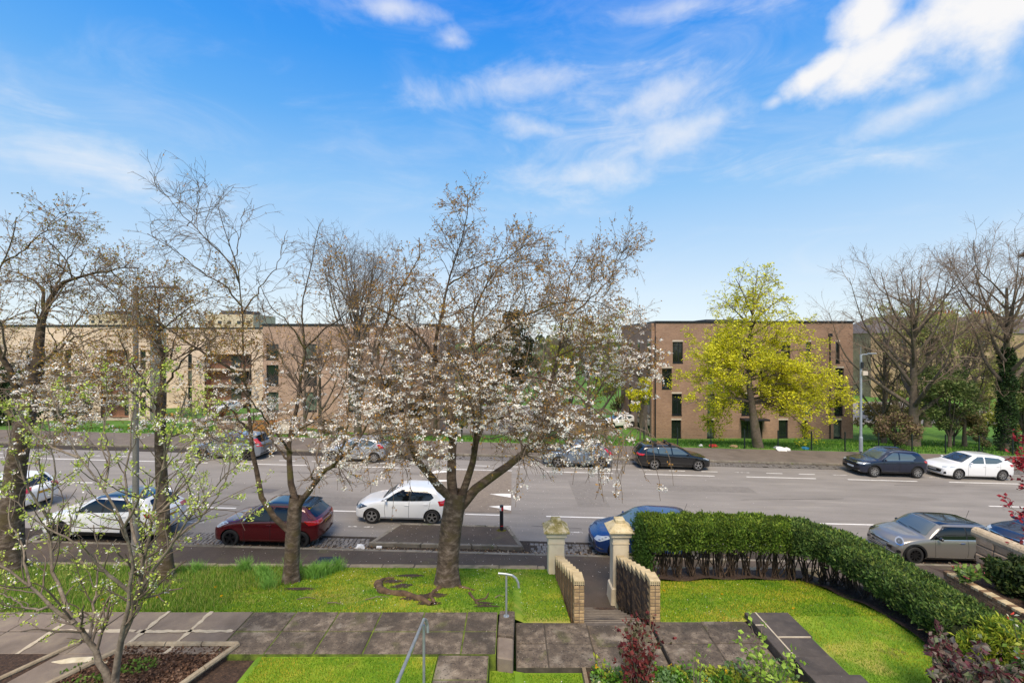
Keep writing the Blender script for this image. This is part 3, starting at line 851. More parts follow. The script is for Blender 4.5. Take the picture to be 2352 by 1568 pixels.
def make_wheel(e, x, side, r, w, W, spokes, rim_m, style):
    """wheel > tyre, rim. side -1 = camera side of an unturned car"""
    p = empty('wheel', (x, side * (W / 2 - w / 2 - 0.005), r)); p.parent = e
    t = MB()
    rr = r * 0.68
    prof = [(rr, -w / 2 + .012), (rr + .02, -w / 2), (r - .035, -w / 2), (r - .010, -w / 2 + .022), (r, -w / 2 + .05), (r, w / 2 - .05), (r - .010, w / 2 - .022), (r - .035, w / 2), (rr, w / 2)]
    t.lathe(prof, 28)
    tm = t.mesh('tyre', tyre_m, smooth=False)
    to = link('tyre', tm, p, (0, 0, 0), (R(90), 0, 0))
    q = MB()
    s = -side   # outward is +side*y ; build rim in local xz plane
    yo = side * (w / 2 - 0.012)
    n = 28
    # rim barrel lip
    for k in range(n):
        a0, a1 = 2 * math.pi * k / n, 2 * math.pi * (k + 1) / n
        ring = []
        for a in (a0, a1):
            for rad, y in ((rr + .004, yo + side * .006), (rr - .022, yo + side * .004), (rr - .03, yo - side * .06)):
                ring.append((rad * math.cos(a), y, rad * math.sin(a)))
        q.add(ring, [(0, 3, 4, 1), (1, 4, 5, 2)])
    # spokes
    for k in range(spokes):
        a = 2 * math.pi * k / spokes + 0.3
        def pt(rad, da, y): return (rad * math.cos(a + da), y, rad * math.sin(a + da))
        half = {5: 0.20, 10: 0.11, 7: 0.16, 9: 0.13, 8: .13}.get(spokes, 0.15)
        yi = yo - side * 0.012; yb = yo - side * 0.035
        vs = [pt(0.05, -0.55, yi), pt(rr - .018, -half, yo - side * .002), pt(rr - .018, half, yo - side * .002), pt(0.05, 0.55, yi),
              pt(0.05, -0.55, yb), pt(rr - .018, -half, yb), pt(rr - .018, half, yb), pt(0.05, 0.55, yb)]
        if style == 'split':
            for g in (-1, 1):
                c0 = half * 0.55 * g
                vs2 = [pt(0.05, -0.35, yi), pt(rr - .018, c0 - half * .28, yo), pt(rr - .018, c0 + half * .28, yo), pt(0.05, 0.35, yi),
                       pt(0.05, -0.35, yb), pt(rr - .018, c0 - half * .28, yb), pt(rr - .018, c0 + half * .28, yb), pt(0.05, 0.35, yb)]
                q.add(vs2, [(0, 1, 2, 3), (4, 7, 6, 5), (0, 4, 5, 1), (3, 2, 6, 7)])
        else:
            q.add(vs, [(0, 1, 2, 3), (4, 7, 6, 5), (0, 4, 5, 1), (3, 2, 6, 7)])
    hub = MB(); m2 = 14
    ring = [(0.062 * math.cos(2 * math.pi * k / m2), yo - side * .004, 0.062 * math.sin(2 * math.pi * k / m2)) for k in range(m2)]
    q.add(ring, [tuple(range(m2))])
    q.build('rim', rim_m, p)
    d = MB(); ring = [((rr - .01) * math.cos(2 * math.pi * k / 24), yo - side * .07, (rr - .01) * math.sin(2 * math.pi * k / 24)) for k in range(24)]
    d.add(ring, [tuple(range(24))]); d.build('brake_disc', under, p)
    return p

def car(name, label, sp, X, Ynear, flip=False, group='cars parked along the street', rz=0.0):
    """sp: proportions of one car; X = nose (or tail when flipped) at the left, Ynear = depth of the side nearest the camera"""
    L, Wd = sp['L'], sp['W']
    hw = Wd / 2
    e = empty(name, (0, 0, 0), 0, label, 'car', group)
    top, belt, bot = sp['top'], sp['belt'], sp['bot']
    xs_ = np.unique(np.round(np.concatenate([np.linspace(0, 0.12, 6), np.linspace(0.12, 0.5, 11), np.arange(0.5, L - 0.5, 0.05), np.linspace(L - 0.5, L - 0.12, 11), np.linspace(L - 0.12, L, 6)]), 4))
    zt = cint(top, xs_); zb = np.minimum(cint(belt, xs_), zt - 0.03); z0 = cint(bot, xs_)
    wf = cint(sp.get('plan', [(0, .80), (0.06, .88), (0.2, .945), (0.5, .985), (1.0, 1.0), (L - 1.0, 1.0), (L - 0.5, .975), (L - 0.2, .93), (L - .05, .87), (L, .80)]), xs_) * hw
    NL, NU = 12, 16
    tl = np.array([0, .06, .14, .24, .34, .44, .54, .64, .74, .84, .93, 1.0])
    fl = np.array([.90, .955, .975, .985, .993, .998, 1.0, 1.0, .997, .99, .978, .955])
    rows = []
    tum = sp.get('tum', 0.30)
    for i, x in enumerate(xs_):
        w, a, b, c = wf[i], z0[i], zb[i], zt[i]
        h = c - b
        pts = [(0.0, a)]
        for t, f in zip(tl, fl):
            pts.append((w * f, a + (b - a) * t))
        n = 2.3 + 3.2 * min(1, max(0, h / 0.42))
        for k in range(1, NU + 1):
            an = math.pi / 2 * k / NU
            yy = max(0.0, math.cos(an)) ** (2 / n); zz = math.sin(an) ** (2 / n)
            yv = w * .955 * yy * (1 - tum * h * zz / w * 0.9)
            pts.append((yv if k < NU else 0.0, b + h * zz))
        rows.append(pts)
    NP = len(rows[0])
    bf, br = sp.get('bowf', 0.20), sp.get('bowr', 0.12)
    V = np.zeros((len(xs_), 2 * NP - 2, 3))
    for i, x in enumerate(xs_):
        for j, (y, z) in enumerate(rows[i]):
            q = (abs(y) / hw) ** 2
            xx = x + bf * q * math.exp(-x / 0.42) - br * q * math.exp(-(L - x) / 0.35)
            V[i, j] = (xx, -y, z)
            if 0 < j < NP - 1: V[i, 2 * NP - 2 - j] = (xx, y, z)
    ring = 2 * NP - 2
    # wheel arches
    xa, xb = sp['wf'], sp['wr']; r = sp['r']; ra = r + sp.get('gap', 0.045)
    zc = r
    F = []; dele = set()
    for i in range(len(xs_) - 1):
        for j in range(ring):
            j2 = (j + 1) % ring
            q = (i, j), (i + 1, j), (i + 1, j2), (i, j2)
            cx = sum(V[a][0] for a in q) / 4; cz = sum(V[a][2] for a in q) / 4; cy = sum(V[a][1] for a in q) / 4
            if any((cx - xw) ** 2 + (cz - zc) ** 2 < (ra - 0.012) ** 2 for xw in (xa, xb)) and abs(cy) > hw * 0.55:
                dele.add((i, j)); continue
            F.append((i * ring + j, i * ring + j2, (i + 1) * ring + j2, (i + 1) * ring + j))
    F.append(tuple(range(ring - 1, -1, -1))); F.append(tuple((len(xs_) - 1) * ring + k for k in range(ring)))
    # snap the cut's edge to the circle
    used = {}
    for (i, j) in dele:
        for a in ((i, j), (i + 1, j), (i + 1, (j + 1) % ring), (i, (j + 1) % ring)):
            used[a] = 1
    for (i, j) in used:
        p = V[i, j]
        for xw in (xa, xb):
            dx, dz = p[0] - xw, p[2] - zc
            d = math.hypot(dx, dz)
            if 0.6 * ra < d < 1.35 * ra and abs(p[1]) > hw * 0.5:
                V[i, j, 0] = xw + dx / d * ra; V[i, j, 2] = zc + dz / d * ra
    Vf = V.reshape(-1, 3)
    me = bpy.data.meshes.new('body'); me.from_pydata(Vf.tolist(), [], F); me.materials.append(sp['paint'])
    bm = bmesh.new(); bm.from_mesh(me)
    bmesh.ops.remove_doubles(bm, verts=bm.verts, dist=1e-4)
    loose = [v for v in bm.verts if not v.link_faces]
    bmesh.ops.delete(bm, geom=loose, context='VERTS')
    bmesh.ops.recalc_face_normals(bm, faces=bm.faces)
    for f in bm.faces: f.smooth = True
    bm.to_mesh(me)
    tree = BVHTree.FromBMesh(bm); bm.free()
    me.update()
    body = link('body', me, e)
    # wheel wells
    for k, xw in enumerate((xa, xb)):
        for sd in (-1, 1):
            b = MB(); n = 16
            ys2 = (sd * (hw - .05), sd * (hw - 0.38))
            vs = []
            for q in range(n + 1):
                an = math.pi * q / n
                for y in ys2: vs.append((xw + (ra + .01) * math.cos(an), y, zc + (ra + .01) * math.sin(an)))
            fs = [(2 * q, 2 * q + 1, 2 * q + 3, 2 * q + 2) for q in range(n)]
            fs.append(tuple(2 * q + 1 for q in range(n + 1)))
            b.add(vs, fs); b.build('wheel_well', under, e)
            make_wheel(e, xw, sd, r, sp.get('tw', 0.205), Wd - .02, sp.get('spokes', 5), sp.get('rim', alloy), sp.get('style', ''))
    FR = {'near': ((1, 0, 0), (0, 0, 1), (0, 1, 0)), 'far': ((1, 0, 0), (0, 0, 1), (0, -1, 0)),
          'front': ((0, 1, 0), (0, 0, 1), (1, 0, 0)), 'rear': ((0, 1, 0), (0, 0, 1), (-1, 0, 0)), 'top': ((1, 0, 0), (0, 1, 0), (0, 0, -1))}
    s45 = math.sqrt(.5)
    FR['fn'] = ((s45, -s45, 0), (0, 0, 1), (s45, s45, 0)); FR['ff'] = ((s45, s45, 0), (0, 0, 1), (s45, -s45, 0))
    FR['rn'] = ((s45, s45, 0), (0, 0, 1), (-s45, s45, 0)); FR['rf'] = ((s45, -s45, 0), (0, 0, 1), (-s45, -s45, 0))
    def patch(name, poly, view, m, off=0.004, step=0.07, parent=None, label=None, smooth_=True, rnd=0.0):
        e1, e2, d = (Vector(v) for v in FR[view])
        if rnd:   # cut the corners
            np_ = []
            for i, p in enumerate(poly):
                p, a, c = Vector(p), Vector(poly[i - 1]), Vector(poly[(i + 1) % len(poly)])
                ra_ = min(rnd, (a - p).length * .4); rc = min(rnd, (c - p).length * .4)
                p0 = p + (a - p).normalized() * ra_; p1 = p + (c - p).normalized() * rc
                for t in (0, .25, .5, .75, 1):
                    np_.append(tuple((p0 * (1 - t) + p * t) * (1 - t) + (p * (1 - t) + p1 * t) * t))
            poly = np_
        out = []
        for i, p in enumerate(poly):
            a, b = Vector(p), Vector(poly[(i + 1) % len(poly)])
            n = max(1, int((b - a).length / step))
            out += [a.lerp(b, k / n) for k in range(n)]
        u = [p.x for p in out]; v = [p.y for p in out]
        pts = list(out)
        edges_ = [(i, (i + 1) % len(out)) for i in range(len(out))]
        for a in np.arange(min(u) + step / 2, max(u), step):
            for b in np.arange(min(v) + step / 2, max(v), step):
                pts.append(Vector((a, b)))
        vs, es, fs, _, _, _ = delaunay_2d_cdt([Vector((p.x, p.y)) for p in pts], edges_, [list(range(len(out)))], 1, 1e-5)
        cent = Vector((L / 2, 0, 0.7))
        co = []; nor = []; ok = []
        for p in vs:
            o = e1 * p.x + e2 * p.y - d * 8
            # centre the ray plane: e1/e2 coordinates are absolute
            hit = tree.ray_cast(o, d)
            if hit[0] is None: co.append(None); continue
            n = hit[1]
            if n.dot(d) > 0: n = -n
            co.append(hit[0] + n * off)
        keep = [f for f in fs if all(co[i] is not None for i in f) and max((co[a] - co[b]).length for a in f for b in f) < max(.6, step * 5)]
        if not keep: return None
        idx = {}; V2 = []; F2 = []
        for f in keep:
            g = []
            for i in f:
                if i not in idx: idx[i] = len(V2); V2.append(tuple(co[i]))
                g.append(idx[i])
            v0, v1, v2 = (Vector(V2[k]) for k in g[:3])
            if (v1 - v0).cross(v2 - v0).dot(d) > 0: g = g[::-1]
            F2.append(tuple(g))
        mesh = bpy.data.meshes.new(name); mesh.from_pydata(V2, [], F2); mesh.materials.append(m)
        mesh.polygons.foreach_set('use_smooth', np.full(len(F2), smooth_)); mesh.update()
        o = link(name, mesh, parent or e)
        if label: o['label'] = label
        return o
    def mirror(poly): return [(-a, b) for a, b in poly][::-1]
    for nm, poly, view, m, kw in sp['patches'](L, Wd):
        patch(nm, poly, view, m, **kw)
    # mirrors and handles
    mx, mz = sp['mirror']
    for sd in (-1, 1):
        b = MB(); mm = sp.get('mirror_m', sp['paint'])
        me2 = bpy.data.meshes.new('door_mirror'); bmm = bmesh.new(); bmesh.ops.create_icosphere(bmm, subdivisions=2, radius=1)
        for v in bmm.verts: v.co = Vector((v.co.x * .065 if v.co.x < 0 else v.co.x * .03, v.co.y * .10, v.co.z * .065))
        for f in bmm.faces: f.smooth = True
        bmm.to_mesh(me2); bmm.free(); me2.materials.append(mm)
        link('door_mirror', me2, e, (mx, sd * (hw + 0.07), mz))
        for hx, hz in sp['handles']:
            MB().box(-.085, .085, -.012, .012, -.014, .014).build('door_handle', sp.get('handle_m', sp['paint']), e, bevel=.008, loc=(hx, sd * (hw + .008), hz))
    for fn in sp.get('extra', []): fn(e, sp, tree, patch)
    # underside shadow-catching floor of the car
    MB().box(0.25, L - .25, -hw + .25, hw - .25, 0.2, 0.24).build('underbody', under, e)
    xm = X + L / 2
    e.location = (X if not flip else X + L, Ynear + hw, zroad(xm))
    ang = 0.026
    if flip: e.rotation_euler = (0, -ang, R(180) + rz)
    else: e.rotation_euler = (0, ang, rz)
    e.location.z = zroad(e.location.x) + 0.012
    return e

def sidewin(*p): return list(p)
def both(nm, poly, m, **kw):
    return [(nm, poly, 'near', m, kw), (nm, poly, 'far', m, kw)]
def sym(half):
    """front/rear outline from its +y half, listed from the middle bottom round to the middle top"""
    return [(-a, b) for a, b in half[::-1]] + [(a, b) for a, b in half]
def arch(xw, r0, r1, z, a0=-8, a1=188, n=16):
    o = [(xw + r1 * math.cos(R(a0 + (a1 - a0) * i / n)), z + r1 * math.sin(R(a0 + (a1 - a0) * i / n))) for i in range(n + 1)]
    return o + [(xw + r0 * math.cos(R(a1 + (a0 - a1) * i / n)), z + r0 * math.sin(R(a1 + (a0 - a1) * i / n))) for i in range(n + 1)]
def line(pts, w=0.012):
    a = [(x - w / 2, z) for x, z in pts]; b = [(x + w / 2, z) for x, z in pts[::-1]]
    return a + b
def hline(x0, z0, x1, z1, w): return [(x0, z0 - w / 2), (x1, z1 - w / 2), (x1, z1 + w / 2), (x0, z0 + w / 2)]
def rails(col):
    def f(e, sp, tree, patch):
        x0, x1 = sp['rail']
        for sd in (-1, 1):
            pts = []
            for k in range(9):
                x = x0 + (x1 - x0) * k / 8
                h = tree.ray_cast(Vector((x, sd * (sp['W'] / 2 - .25), 3)), Vector((0, 0, -1)))[0]
                pts.append((x, sd * (sp['W'] / 2 - .25), (h.z if h else 1.5) + (0.045 if 0 < k < 8 else 0.0)))
            MB().tube(pts, 0.018, 6).build('roof_rail', col, e)
    return f
def crossbars(e, sp, tree, patch):
    for x in sp['bars']:
        z = tree.ray_cast(Vector((x, 0, 3)), Vector((0, 0, -1)))[0].z + .09
        MB().box(x - .04, x + .04, -.58, .58, z - .02, z + .02).build('roof_bar', trim, e, bevel=.012)
        for sd in (-1, 1): MB().box(x - .06, x + .06, sd * .56 - .05, sd * .56 + .05, z - .1, z + .03).build('bar_foot', trim, e, bevel=.015)
def aerial(e, sp, tree, patch):
    x = sp['aer']; z = tree.ray_cast(Vector((x, 0, 3)), Vector((0, 0, -1)))[0].z
    MB().tube([(x, 0, z), (x + .12, 0, z + .32)], .006, 5).build('aerial', trim, e)
def spoiler(e, sp, tree, patch):
    x, z, m = sp['spoil']
    hw = sp['W'] / 2
    MB().add([(x - .1, -hw + .3, z), (x + .16, -hw + .34, z - .035), (x + .16, hw - .34, z - .035), (x - .1, hw - .3, z), (x - .1, -hw + .3, z + .03), (x + .16, -hw + .34, z), (x + .16, hw - .34, z), (x - .1, hw - .3, z + .03)],
             [(0, 3, 2, 1), (4, 5, 6, 7), (0, 1, 5, 4), (1, 2, 6, 5), (2, 3, 7, 6), (3, 0, 4, 7)]).build('spoiler', m, e, bevel=.01)
def wipers(e, sp, tree, patch):
    zc_, wz = sp['cowl'], sp['wip']
    for y0, y1, z1 in ((-.45, .05, wz), (.10, .55, wz)):
        pts = []
        for k in range(6):
            t = k / 5; y = y0 + (y1 - y0) * t; z = zc_ + .03 + (z1 - zc_) * t * .35
            h = tree.ray_cast(Vector((-3, y, z)), Vector((1, 0, 0)))[0]
            if h: pts.append(h + Vector((-.015, 0, .012)))
        if len(pts) > 2: MB().tube(pts, .009, 5).build('wiper', trim, e)
def plates(txt, front_z, rear_z, fx=True):
    def f(e, sp, tree, patch):
        hw = .26
        if front_z:
            p = patch('number_plate', [(-hw, front_z - .055), (hw, front_z - .055), (hw, front_z + .055), (-hw, front_z + .055)], 'front', plate_w, off=.014, step=.09)
        if rear_z:
            p = patch('number_plate', [(-hw, rear_z - .055), (hw, rear_z - .055), (hw, rear_z + .055), (-hw, rear_z + .055)], 'rear', plate_y, off=.014, step=.09)
        # characters, hit onto the plate
        for z, d, sgn in ((front_z, 1, -1), (rear_z, -1, 1)):
            if not z or not txt: continue
            x0 = -3 if d > 0 else sp['L'] + 3
            h = tree.ray_cast(Vector((x0, 0, z)), Vector((d, 0, 0)))[0]
            if not h: continue
            n_ = len(txt)
            for q, ch in enumerate(txt):
                if ch == ' ': continue
                cu = bpy.data.curves.new('plate_character', 'FONT'); cu.body = ch; cu.size = .095; cu.align_x = 'CENTER'; cu.align_y = 'CENTER'; cu.extrude = .001
                tmp = bpy.data.objects.new('tmp', cu); COL.objects.link(tmp)
                dg = bpy.context.evaluated_depsgraph_get(); m_ = bpy.data.meshes.new_from_object(tmp.evaluated_get(dg)); bpy.data.objects.remove(tmp)
                m_.materials.clear(); m_.materials.append(trim)
                yy = (q - (n_ - 1) / 2) * .058
                link('plate_character', m_, e, (h.x - d * .019, -yy if d > 0 else yy, z - .002), (R(90), 0, R(-90) if d > 0 else R(90)))
    return f

# --- proportions
def hatch_profile(L, H, cowl_x, cowl_z, roof0, roof1, tail_z, nose_z, hood_z, tail_x=None, roofpk=None):
    tx = tail_x or L - 0.13
    pk = roofpk or (roof0 + (roof1 - roof0) * 0.35)
    return [(0, nose_z - .05), (.04, nose_z + .01), (.12, nose_z + .055), (.35, hood_z), (cowl_x, cowl_z), (cowl_x + (roof0 - cowl_x) * .5, cowl_z + (H - .06 - cowl_z) * .53), (roof0, H - .055), (pk, H), (roof1 - .25, H - .035), (roof1, H - .09),
            (roof1 + (tx - roof1) * .45, tail_z + (H - .09 - tail_z) * .50), (tx, tail_z), (L - .05, tail_z - .07), (L, tail_z - .2)]
def std_bot(L, z=0.20): return [(0, z + .10), (.08, z + .03), (.5, z), (L - .6, z), (L - .1, z + .08), (L, z + .16)]
def std_belt(nz, fz, rz_, L, cowl_x): return [(0, nz), (.25, nz + .06), (cowl_x, fz), (L * .6, (fz + rz_) / 2 + .01), (L - .5, rz_), (L - .1, rz_ - .05), (L, rz_ - .16)]

def patches_hatch(d):
    """d: window and lamp coordinates of one car"""
    def f(L, W):
        o = []
        g = d.get('glass', glass_dark)
        for poly in d['side']:
            o += both('side_window', poly, g, rnd=.03, off=.005)
        o.append(('windscreen', sym(d['ws']), 'front', d.get('wsg', glass_front), dict(rnd=.05, off=.006, step=.09)))
        o.append(('rear_window', sym(d['rw']), 'rear', d.get('rwg', glass_dark), dict(rnd=.05, off=.006, step=.09)))
        for poly in d.get('pillar', []): o += both('pillar_trim', poly, trim, off=.003)
        for v, poly in d['head']:
            o.append(('headlight', poly, v, d.get('headm', lamp_clear), dict(rnd=.03, off=.006, step=.05)))
        for v, poly in d['tail']:
            o.append(('tail_light', poly, v, lamp_red, dict(rnd=.02, off=.006, step=.05)))
        for poly, m in d.get('front', []): o.append(('grille', sym(poly), 'front', m, dict(rnd=.03, off=.007, step=.07)))
        for poly, m in d.get('rear', []): o.append(('bumper_insert', sym(poly), 'rear', m, dict(rnd=.02, off=.006, step=.07)))
        for pts in d.get('seams', []): o += both('door_gap', line(pts), seam_m, off=.0025, step=.06)
        for nm, poly, m in d.get('trim', []): o += both(nm, poly, m, off=.0045, step=.06)
        for nm, poly, v, m, off in d.get('more', []): o.append((nm, poly, v, m, dict(off=off, step=.08, rnd=.02)))
        return o
    return f
def mirror_lamps(view_a, view_b, poly):
    """lamp seen from the near quarter and its twin on the far side. In the quarter views the first axis runs along the car and across it"""
    return [(view_a, poly), (view_b, poly)]

s45 = math.sqrt(.5)
def q_front(pts, hw_):   # (x, z) on the near front corner -> quarter-view coordinate
    return [((x * s45 + y * s45), z) for x, y, z in pts]
def quarter(view, pts):
    """pts: (x, |y|, z)"""
    if view == 'fn': return [(s45 * (x + y), z) for x, y, z in pts]      # near side y=-|y| : e1=(s,-s)
    if view == 'ff': return [(s45 * (x + y), z) for x, y, z in pts]
    if view == 'rn': return [(s45 * (x - y), z) for x, y, z in pts]      # e1=(s,s), y=-|y|
    if view == 'rf': return [(s45 * (x - y), z) for x, y, z in pts]
def lamp_f(pts): return [('fn', quarter('fn', pts)), ('ff', quarter('ff', pts))]
def lamp_r(pts): return [('rn', quarter('rn', pts)), ('rf', quarter('rf', pts))]

white = paintm('white', C('#e6e6e4')); white2 = paintm('white_pearl', C('#ecebe7'), 0.0, .3)
red = paintm('red', C('#570710'), 0.2, .25); blue = paintm('blue', C('#17376f'), 0.35, .25); navy = paintm('navy', C('#131d33'), 0.3, .25)
silver = paintm('silver', C('#b9bdc0'), 0.55, .3); grey = paintm('grey_blue', C('#7b8896'), 0.5, .3); leafg = paintm('leaf_grey', C('#848a92'), 0.45, .3)
black = paintm('black', C('#0c0d0f'), 0.1, .2); minig = paintm('mini_silver', C('#8f8a82'), 0.6, .3); blackroof = paintm('black_roof', C('#15171a'), 0.2, .12)

# small white hatchback
polo = dict(L=3.97, W=1.69, r=.31, wf=.82, wr=3.29, paint=white, rim=alloy, spokes=5, style='split',
            top=hatch_profile(3.97, 1.46, 1.12, .96, 1.82, 3.42, .98, .62, .80, roofpk=2.2), belt=std_belt(.60, .87, .95, 3.97, 1.1), bot=std_bot(3.97),
            mirror=(1.42, .98), handles=[(2.25, .80), (3.02, .84)], cowl=.98, wip=1.1, extra=[wipers, plates(None, .40, .72)],
            patches=patches_hatch(dict(
                side=[[(1.30, .93), (2.30, .95), (2.36, 1.365), (2.02, 1.365), (1.72, 1.22)], [(2.38, .95), (3.18, .985), (3.34, 1.10), (3.22, 1.25), (3.05, 1.345), (2.42, 1.365)]],
                pillar=[[(2.30, .95), (2.38, .95), (2.43, 1.365), (2.36, 1.365)], [(1.15, .915), (1.30, .93), (1.48, 1.07)]],
                ws=[(0, .985), (.62, .985), (.53, 1.385), (0, 1.405)], rw=[(0, 1.02), (.56, 1.02), (.47, 1.31), (0, 1.33)],
                head=lamp_f([(.08, .62, .64), (.30, .80, .60), (.62, .84, .72), (.40, .80, .76), (.14, .62, .73)]), headm=lamp_dark,
                tail=lamp_r([(3.97, .55, .80), (3.62, .84, .78), (3.56, .84, .97), (3.97, .55, 1.0)]),
                front=[([(0, .60), (.55, .60), (.55, .655), (0, .655)], trim), ([(0, .30), (.66, .30), (.60, .42), (0, .42)], trim)],
                seams=[[(1.38, .26), (1.34, .6), (1.36, .9)], [(2.33, .26), (2.33, .6), (2.34, .93)], [(3.02, .5), (3.16, .7), (3.20, .97)]],
                trim=[('sill_trim', hline(1.2, .27, 2.92, .27, .02), trim)])))
yaris = dict(L=3.95, W=1.695, r=.31, wf=.76, wr=3.27, paint=red, rim=alloy_bl, spokes=5, tum=.33,
             top=hatch_profile(3.95, 1.50, .98, .99, 1.78, 3.35, 1.04, .66, .86, roofpk=2.1), belt=std_belt(.66, .90, 1.0, 3.95, 1.0), bot=std_bot(3.95, .19),
             mirror=(1.36, 1.02), mirror_m=chrome, handles=[(2.15, .82), (2.95, .86)], cowl=1.0, wip=1.12, spoil=(3.36, 1.40, blackroof), extra=[wipers, spoiler, plates('SP67 KHE', .42, .80)],
             patches=patches_hatch(dict(
                 side=[[(1.32, .98), (2.15, .955), (2.2, 1.40), (1.95, 1.40), (1.68, 1.26)], [(2.24, .955), (3.05, 1.0), (3.22, 1.15), (3.12, 1.30), (2.95, 1.385), (2.28, 1.40)]],
                 pillar=[[(.62, .83), (1.1, .90), (1.95, .935), (3.05, .98), (2.95, 1.01), (2.2, .965), (1.34, .975), (1.72, 1.28), (1.98, 1.42), (1.86, 1.42), (1.2, 1.06)], [(2.15, .95), (2.24, .95), (2.28, 1.41), (2.2, 1.41)]],
                 ws=[(0, 1.01), (.62, 1.01), (.52, 1.42), (0, 1.44)], rw=[(0, 1.06), (.62, 1.06), (.52, 1.36), (0, 1.38)],
                 head=lamp_f([(.10, .62, .70), (.30, .80, .68), (.66, .84, .86), (.42, .80, .87), (.14, .62, .78)]),
                 tail=lamp_r([(3.95, .45, .86), (3.60, .84, .82), (3.40, .84, .98), (3.95, .5, .99)]),
                 front=[([(0, .30), (.60, .30), (.66, .55), (0, .58)], trim)], rear=[([(0, .30), (.60, .30), (.66, .40), (0, .40)], trim)],
                 seams=[[(1.28, .26), (1.24, .6), (1.26, .92)], [(2.2, .26), (2.2, .6), (2.2, .94)], [(2.98, .5), (3.1, .7), (3.12, .98)]],
                 more=[('roof_panel', [(1.72, -.60), (3.36, -.58), (3.36, .58), (1.72, .60)], 'top', blackroof, .005), ('sticker', [(-.55, 1.30), (-.25, 1.31), (-.25, 1.345), (-.55, 1.335)], 'rear', sticker, .012)])))
suv = dict(L=4.38, W=1.82, r=.345, wf=.88, wr=3.52, paint=white2, rim=alloy_bl, spokes=5, style='split', gap=.05, tum=.3,
           top=hatch_profile(4.38, 1.60, 1.18, 1.08, 1.95, 3.75, 1.08, .74, .94, roofpk=2.4), belt=std_belt(.72, 1.00, 1.10, 4.38, 1.1), bot=std_bot(4.38, .24),
           mirror=(1.50, 1.12), handles=[(2.35, .92), (3.2, .97)], cowl=1.1, wip=1.2, rail=(2.0, 3.7), extra=[wipers, rails(chrome), plates(None, .5, .82)],
           patches=patches_hatch(dict(
               side=[[(1.42, 1.06), (2.35, 1.08), (2.4, 1.50), (2.1, 1.50), (1.8, 1.34)], [(2.44, 1.08), (3.3, 1.13), (3.6, 1.27), (3.45, 1.40), (3.2, 1.48), (2.48, 1.50)]],
               pillar=[[(2.35, 1.08), (2.44, 1.08), (2.48, 1.5), (2.4, 1.5)]],
               ws=[(0, 1.10), (.68, 1.10), (.57, 1.51), (0, 1.53)], rw=[(0, 1.14), (.62, 1.14), (.52, 1.44), (0, 1.46)],
               head=lamp_f([(.10, .62, .74), (.30, .82, .74), (.66, .90, .88), (.40, .86, .89), (.14, .62, .82)]), headm=lamp_dark,
               tail=lamp_r([(4.38, .45, .92), (4.02, .90, .90), (3.9, .90, 1.06), (4.38, .5, 1.06)]),
               front=[([(0, .56), (.50, .56), (.58, .82), (0, .82)], trim), ([(0, .34), (.72, .34), (.66, .46), (0, .46)], trim)],
               seams=[[(1.48, .3), (1.45, .7), (1.46, 1.0)], [(2.4, .3), (2.4, .7), (2.4, 1.06)], [(3.2, .55), (3.36, .8), (3.38, 1.1)]],
               trim=[('wheel_arch_trim', arch(.88, .395, .455, .345), trim), ('wheel_arch_trim', arch(3.52, .395, .455, .345), trim), ('sill_trim', hline(1.28, .33, 3.12, .33, .13), trim)],
               more=[('roof_panel', [(2.0, -.62), (3.7, -.60), (3.7, .60), (2.0, .62)], 'top', blackroof, .005)])))
megane = dict(L=4.25, W=1.78, r=.32, wf=.88, wr=3.53, paint=blue, rim=alloy, spokes=5, tum=.34,
              top=hatch_profile(4.25, 1.49, 1.05, .94, 1.95, 3.6, 1.02, .62, .80, roofpk=2.35), belt=std_belt(.62, .88, 1.0, 4.25, 1.1), bot=std_bot(4.25, .18),
              mirror=(1.50, 1.0), handles=[(2.3, .80), (3.1, .84)], cowl=.96, wip=1.1, aer=3.5, extra=[wipers, aerial, plates(None, .40, .8)],
              patches=patches_hatch(dict(
                  side=[[(1.45, .95), (2.35, .96), (2.4, 1.38), (2.1, 1.38), (1.8, 1.23)], [(2.44, .96), (3.2, 1.0), (3.5, 1.15), (3.3, 1.30), (2.5, 1.38)]],
                  ws=[(0, .965), (.66, .965), (.55, 1.40), (0, 1.425)], rw=[(0, 1.05), (.56, 1.05), (.47, 1.34), (0, 1.36)], wsg=glass_mid,
                  head=lamp_f([(.06, .58, .60), (.26, .80, .60), (.74, .88, .78), (.46, .84, .79), (.12, .58, .70)]),
                  tail=lamp_r([(4.25, .55, .84), (3.9, .88, .82), (3.86, .88, 1.0), (4.25, .55, 1.02)]),
                  front=[([(0, .28), (.62, .28), (.66, .44), (0, .46)], trim)], seams=[[(1.45, .26), (1.42, .6), (1.44, .92)], [(2.4, .26), (2.4, .6), (2.4, .94)]],
                  trim=[('sill_trim', hline(1.28, .25, 3.12, .25, .04), chrome)], more=[('chrome_strip', [(-.86, .36), (-.60, .50), (-.57, .49), (-.83, .34)], 'front', chrome, .01)])))
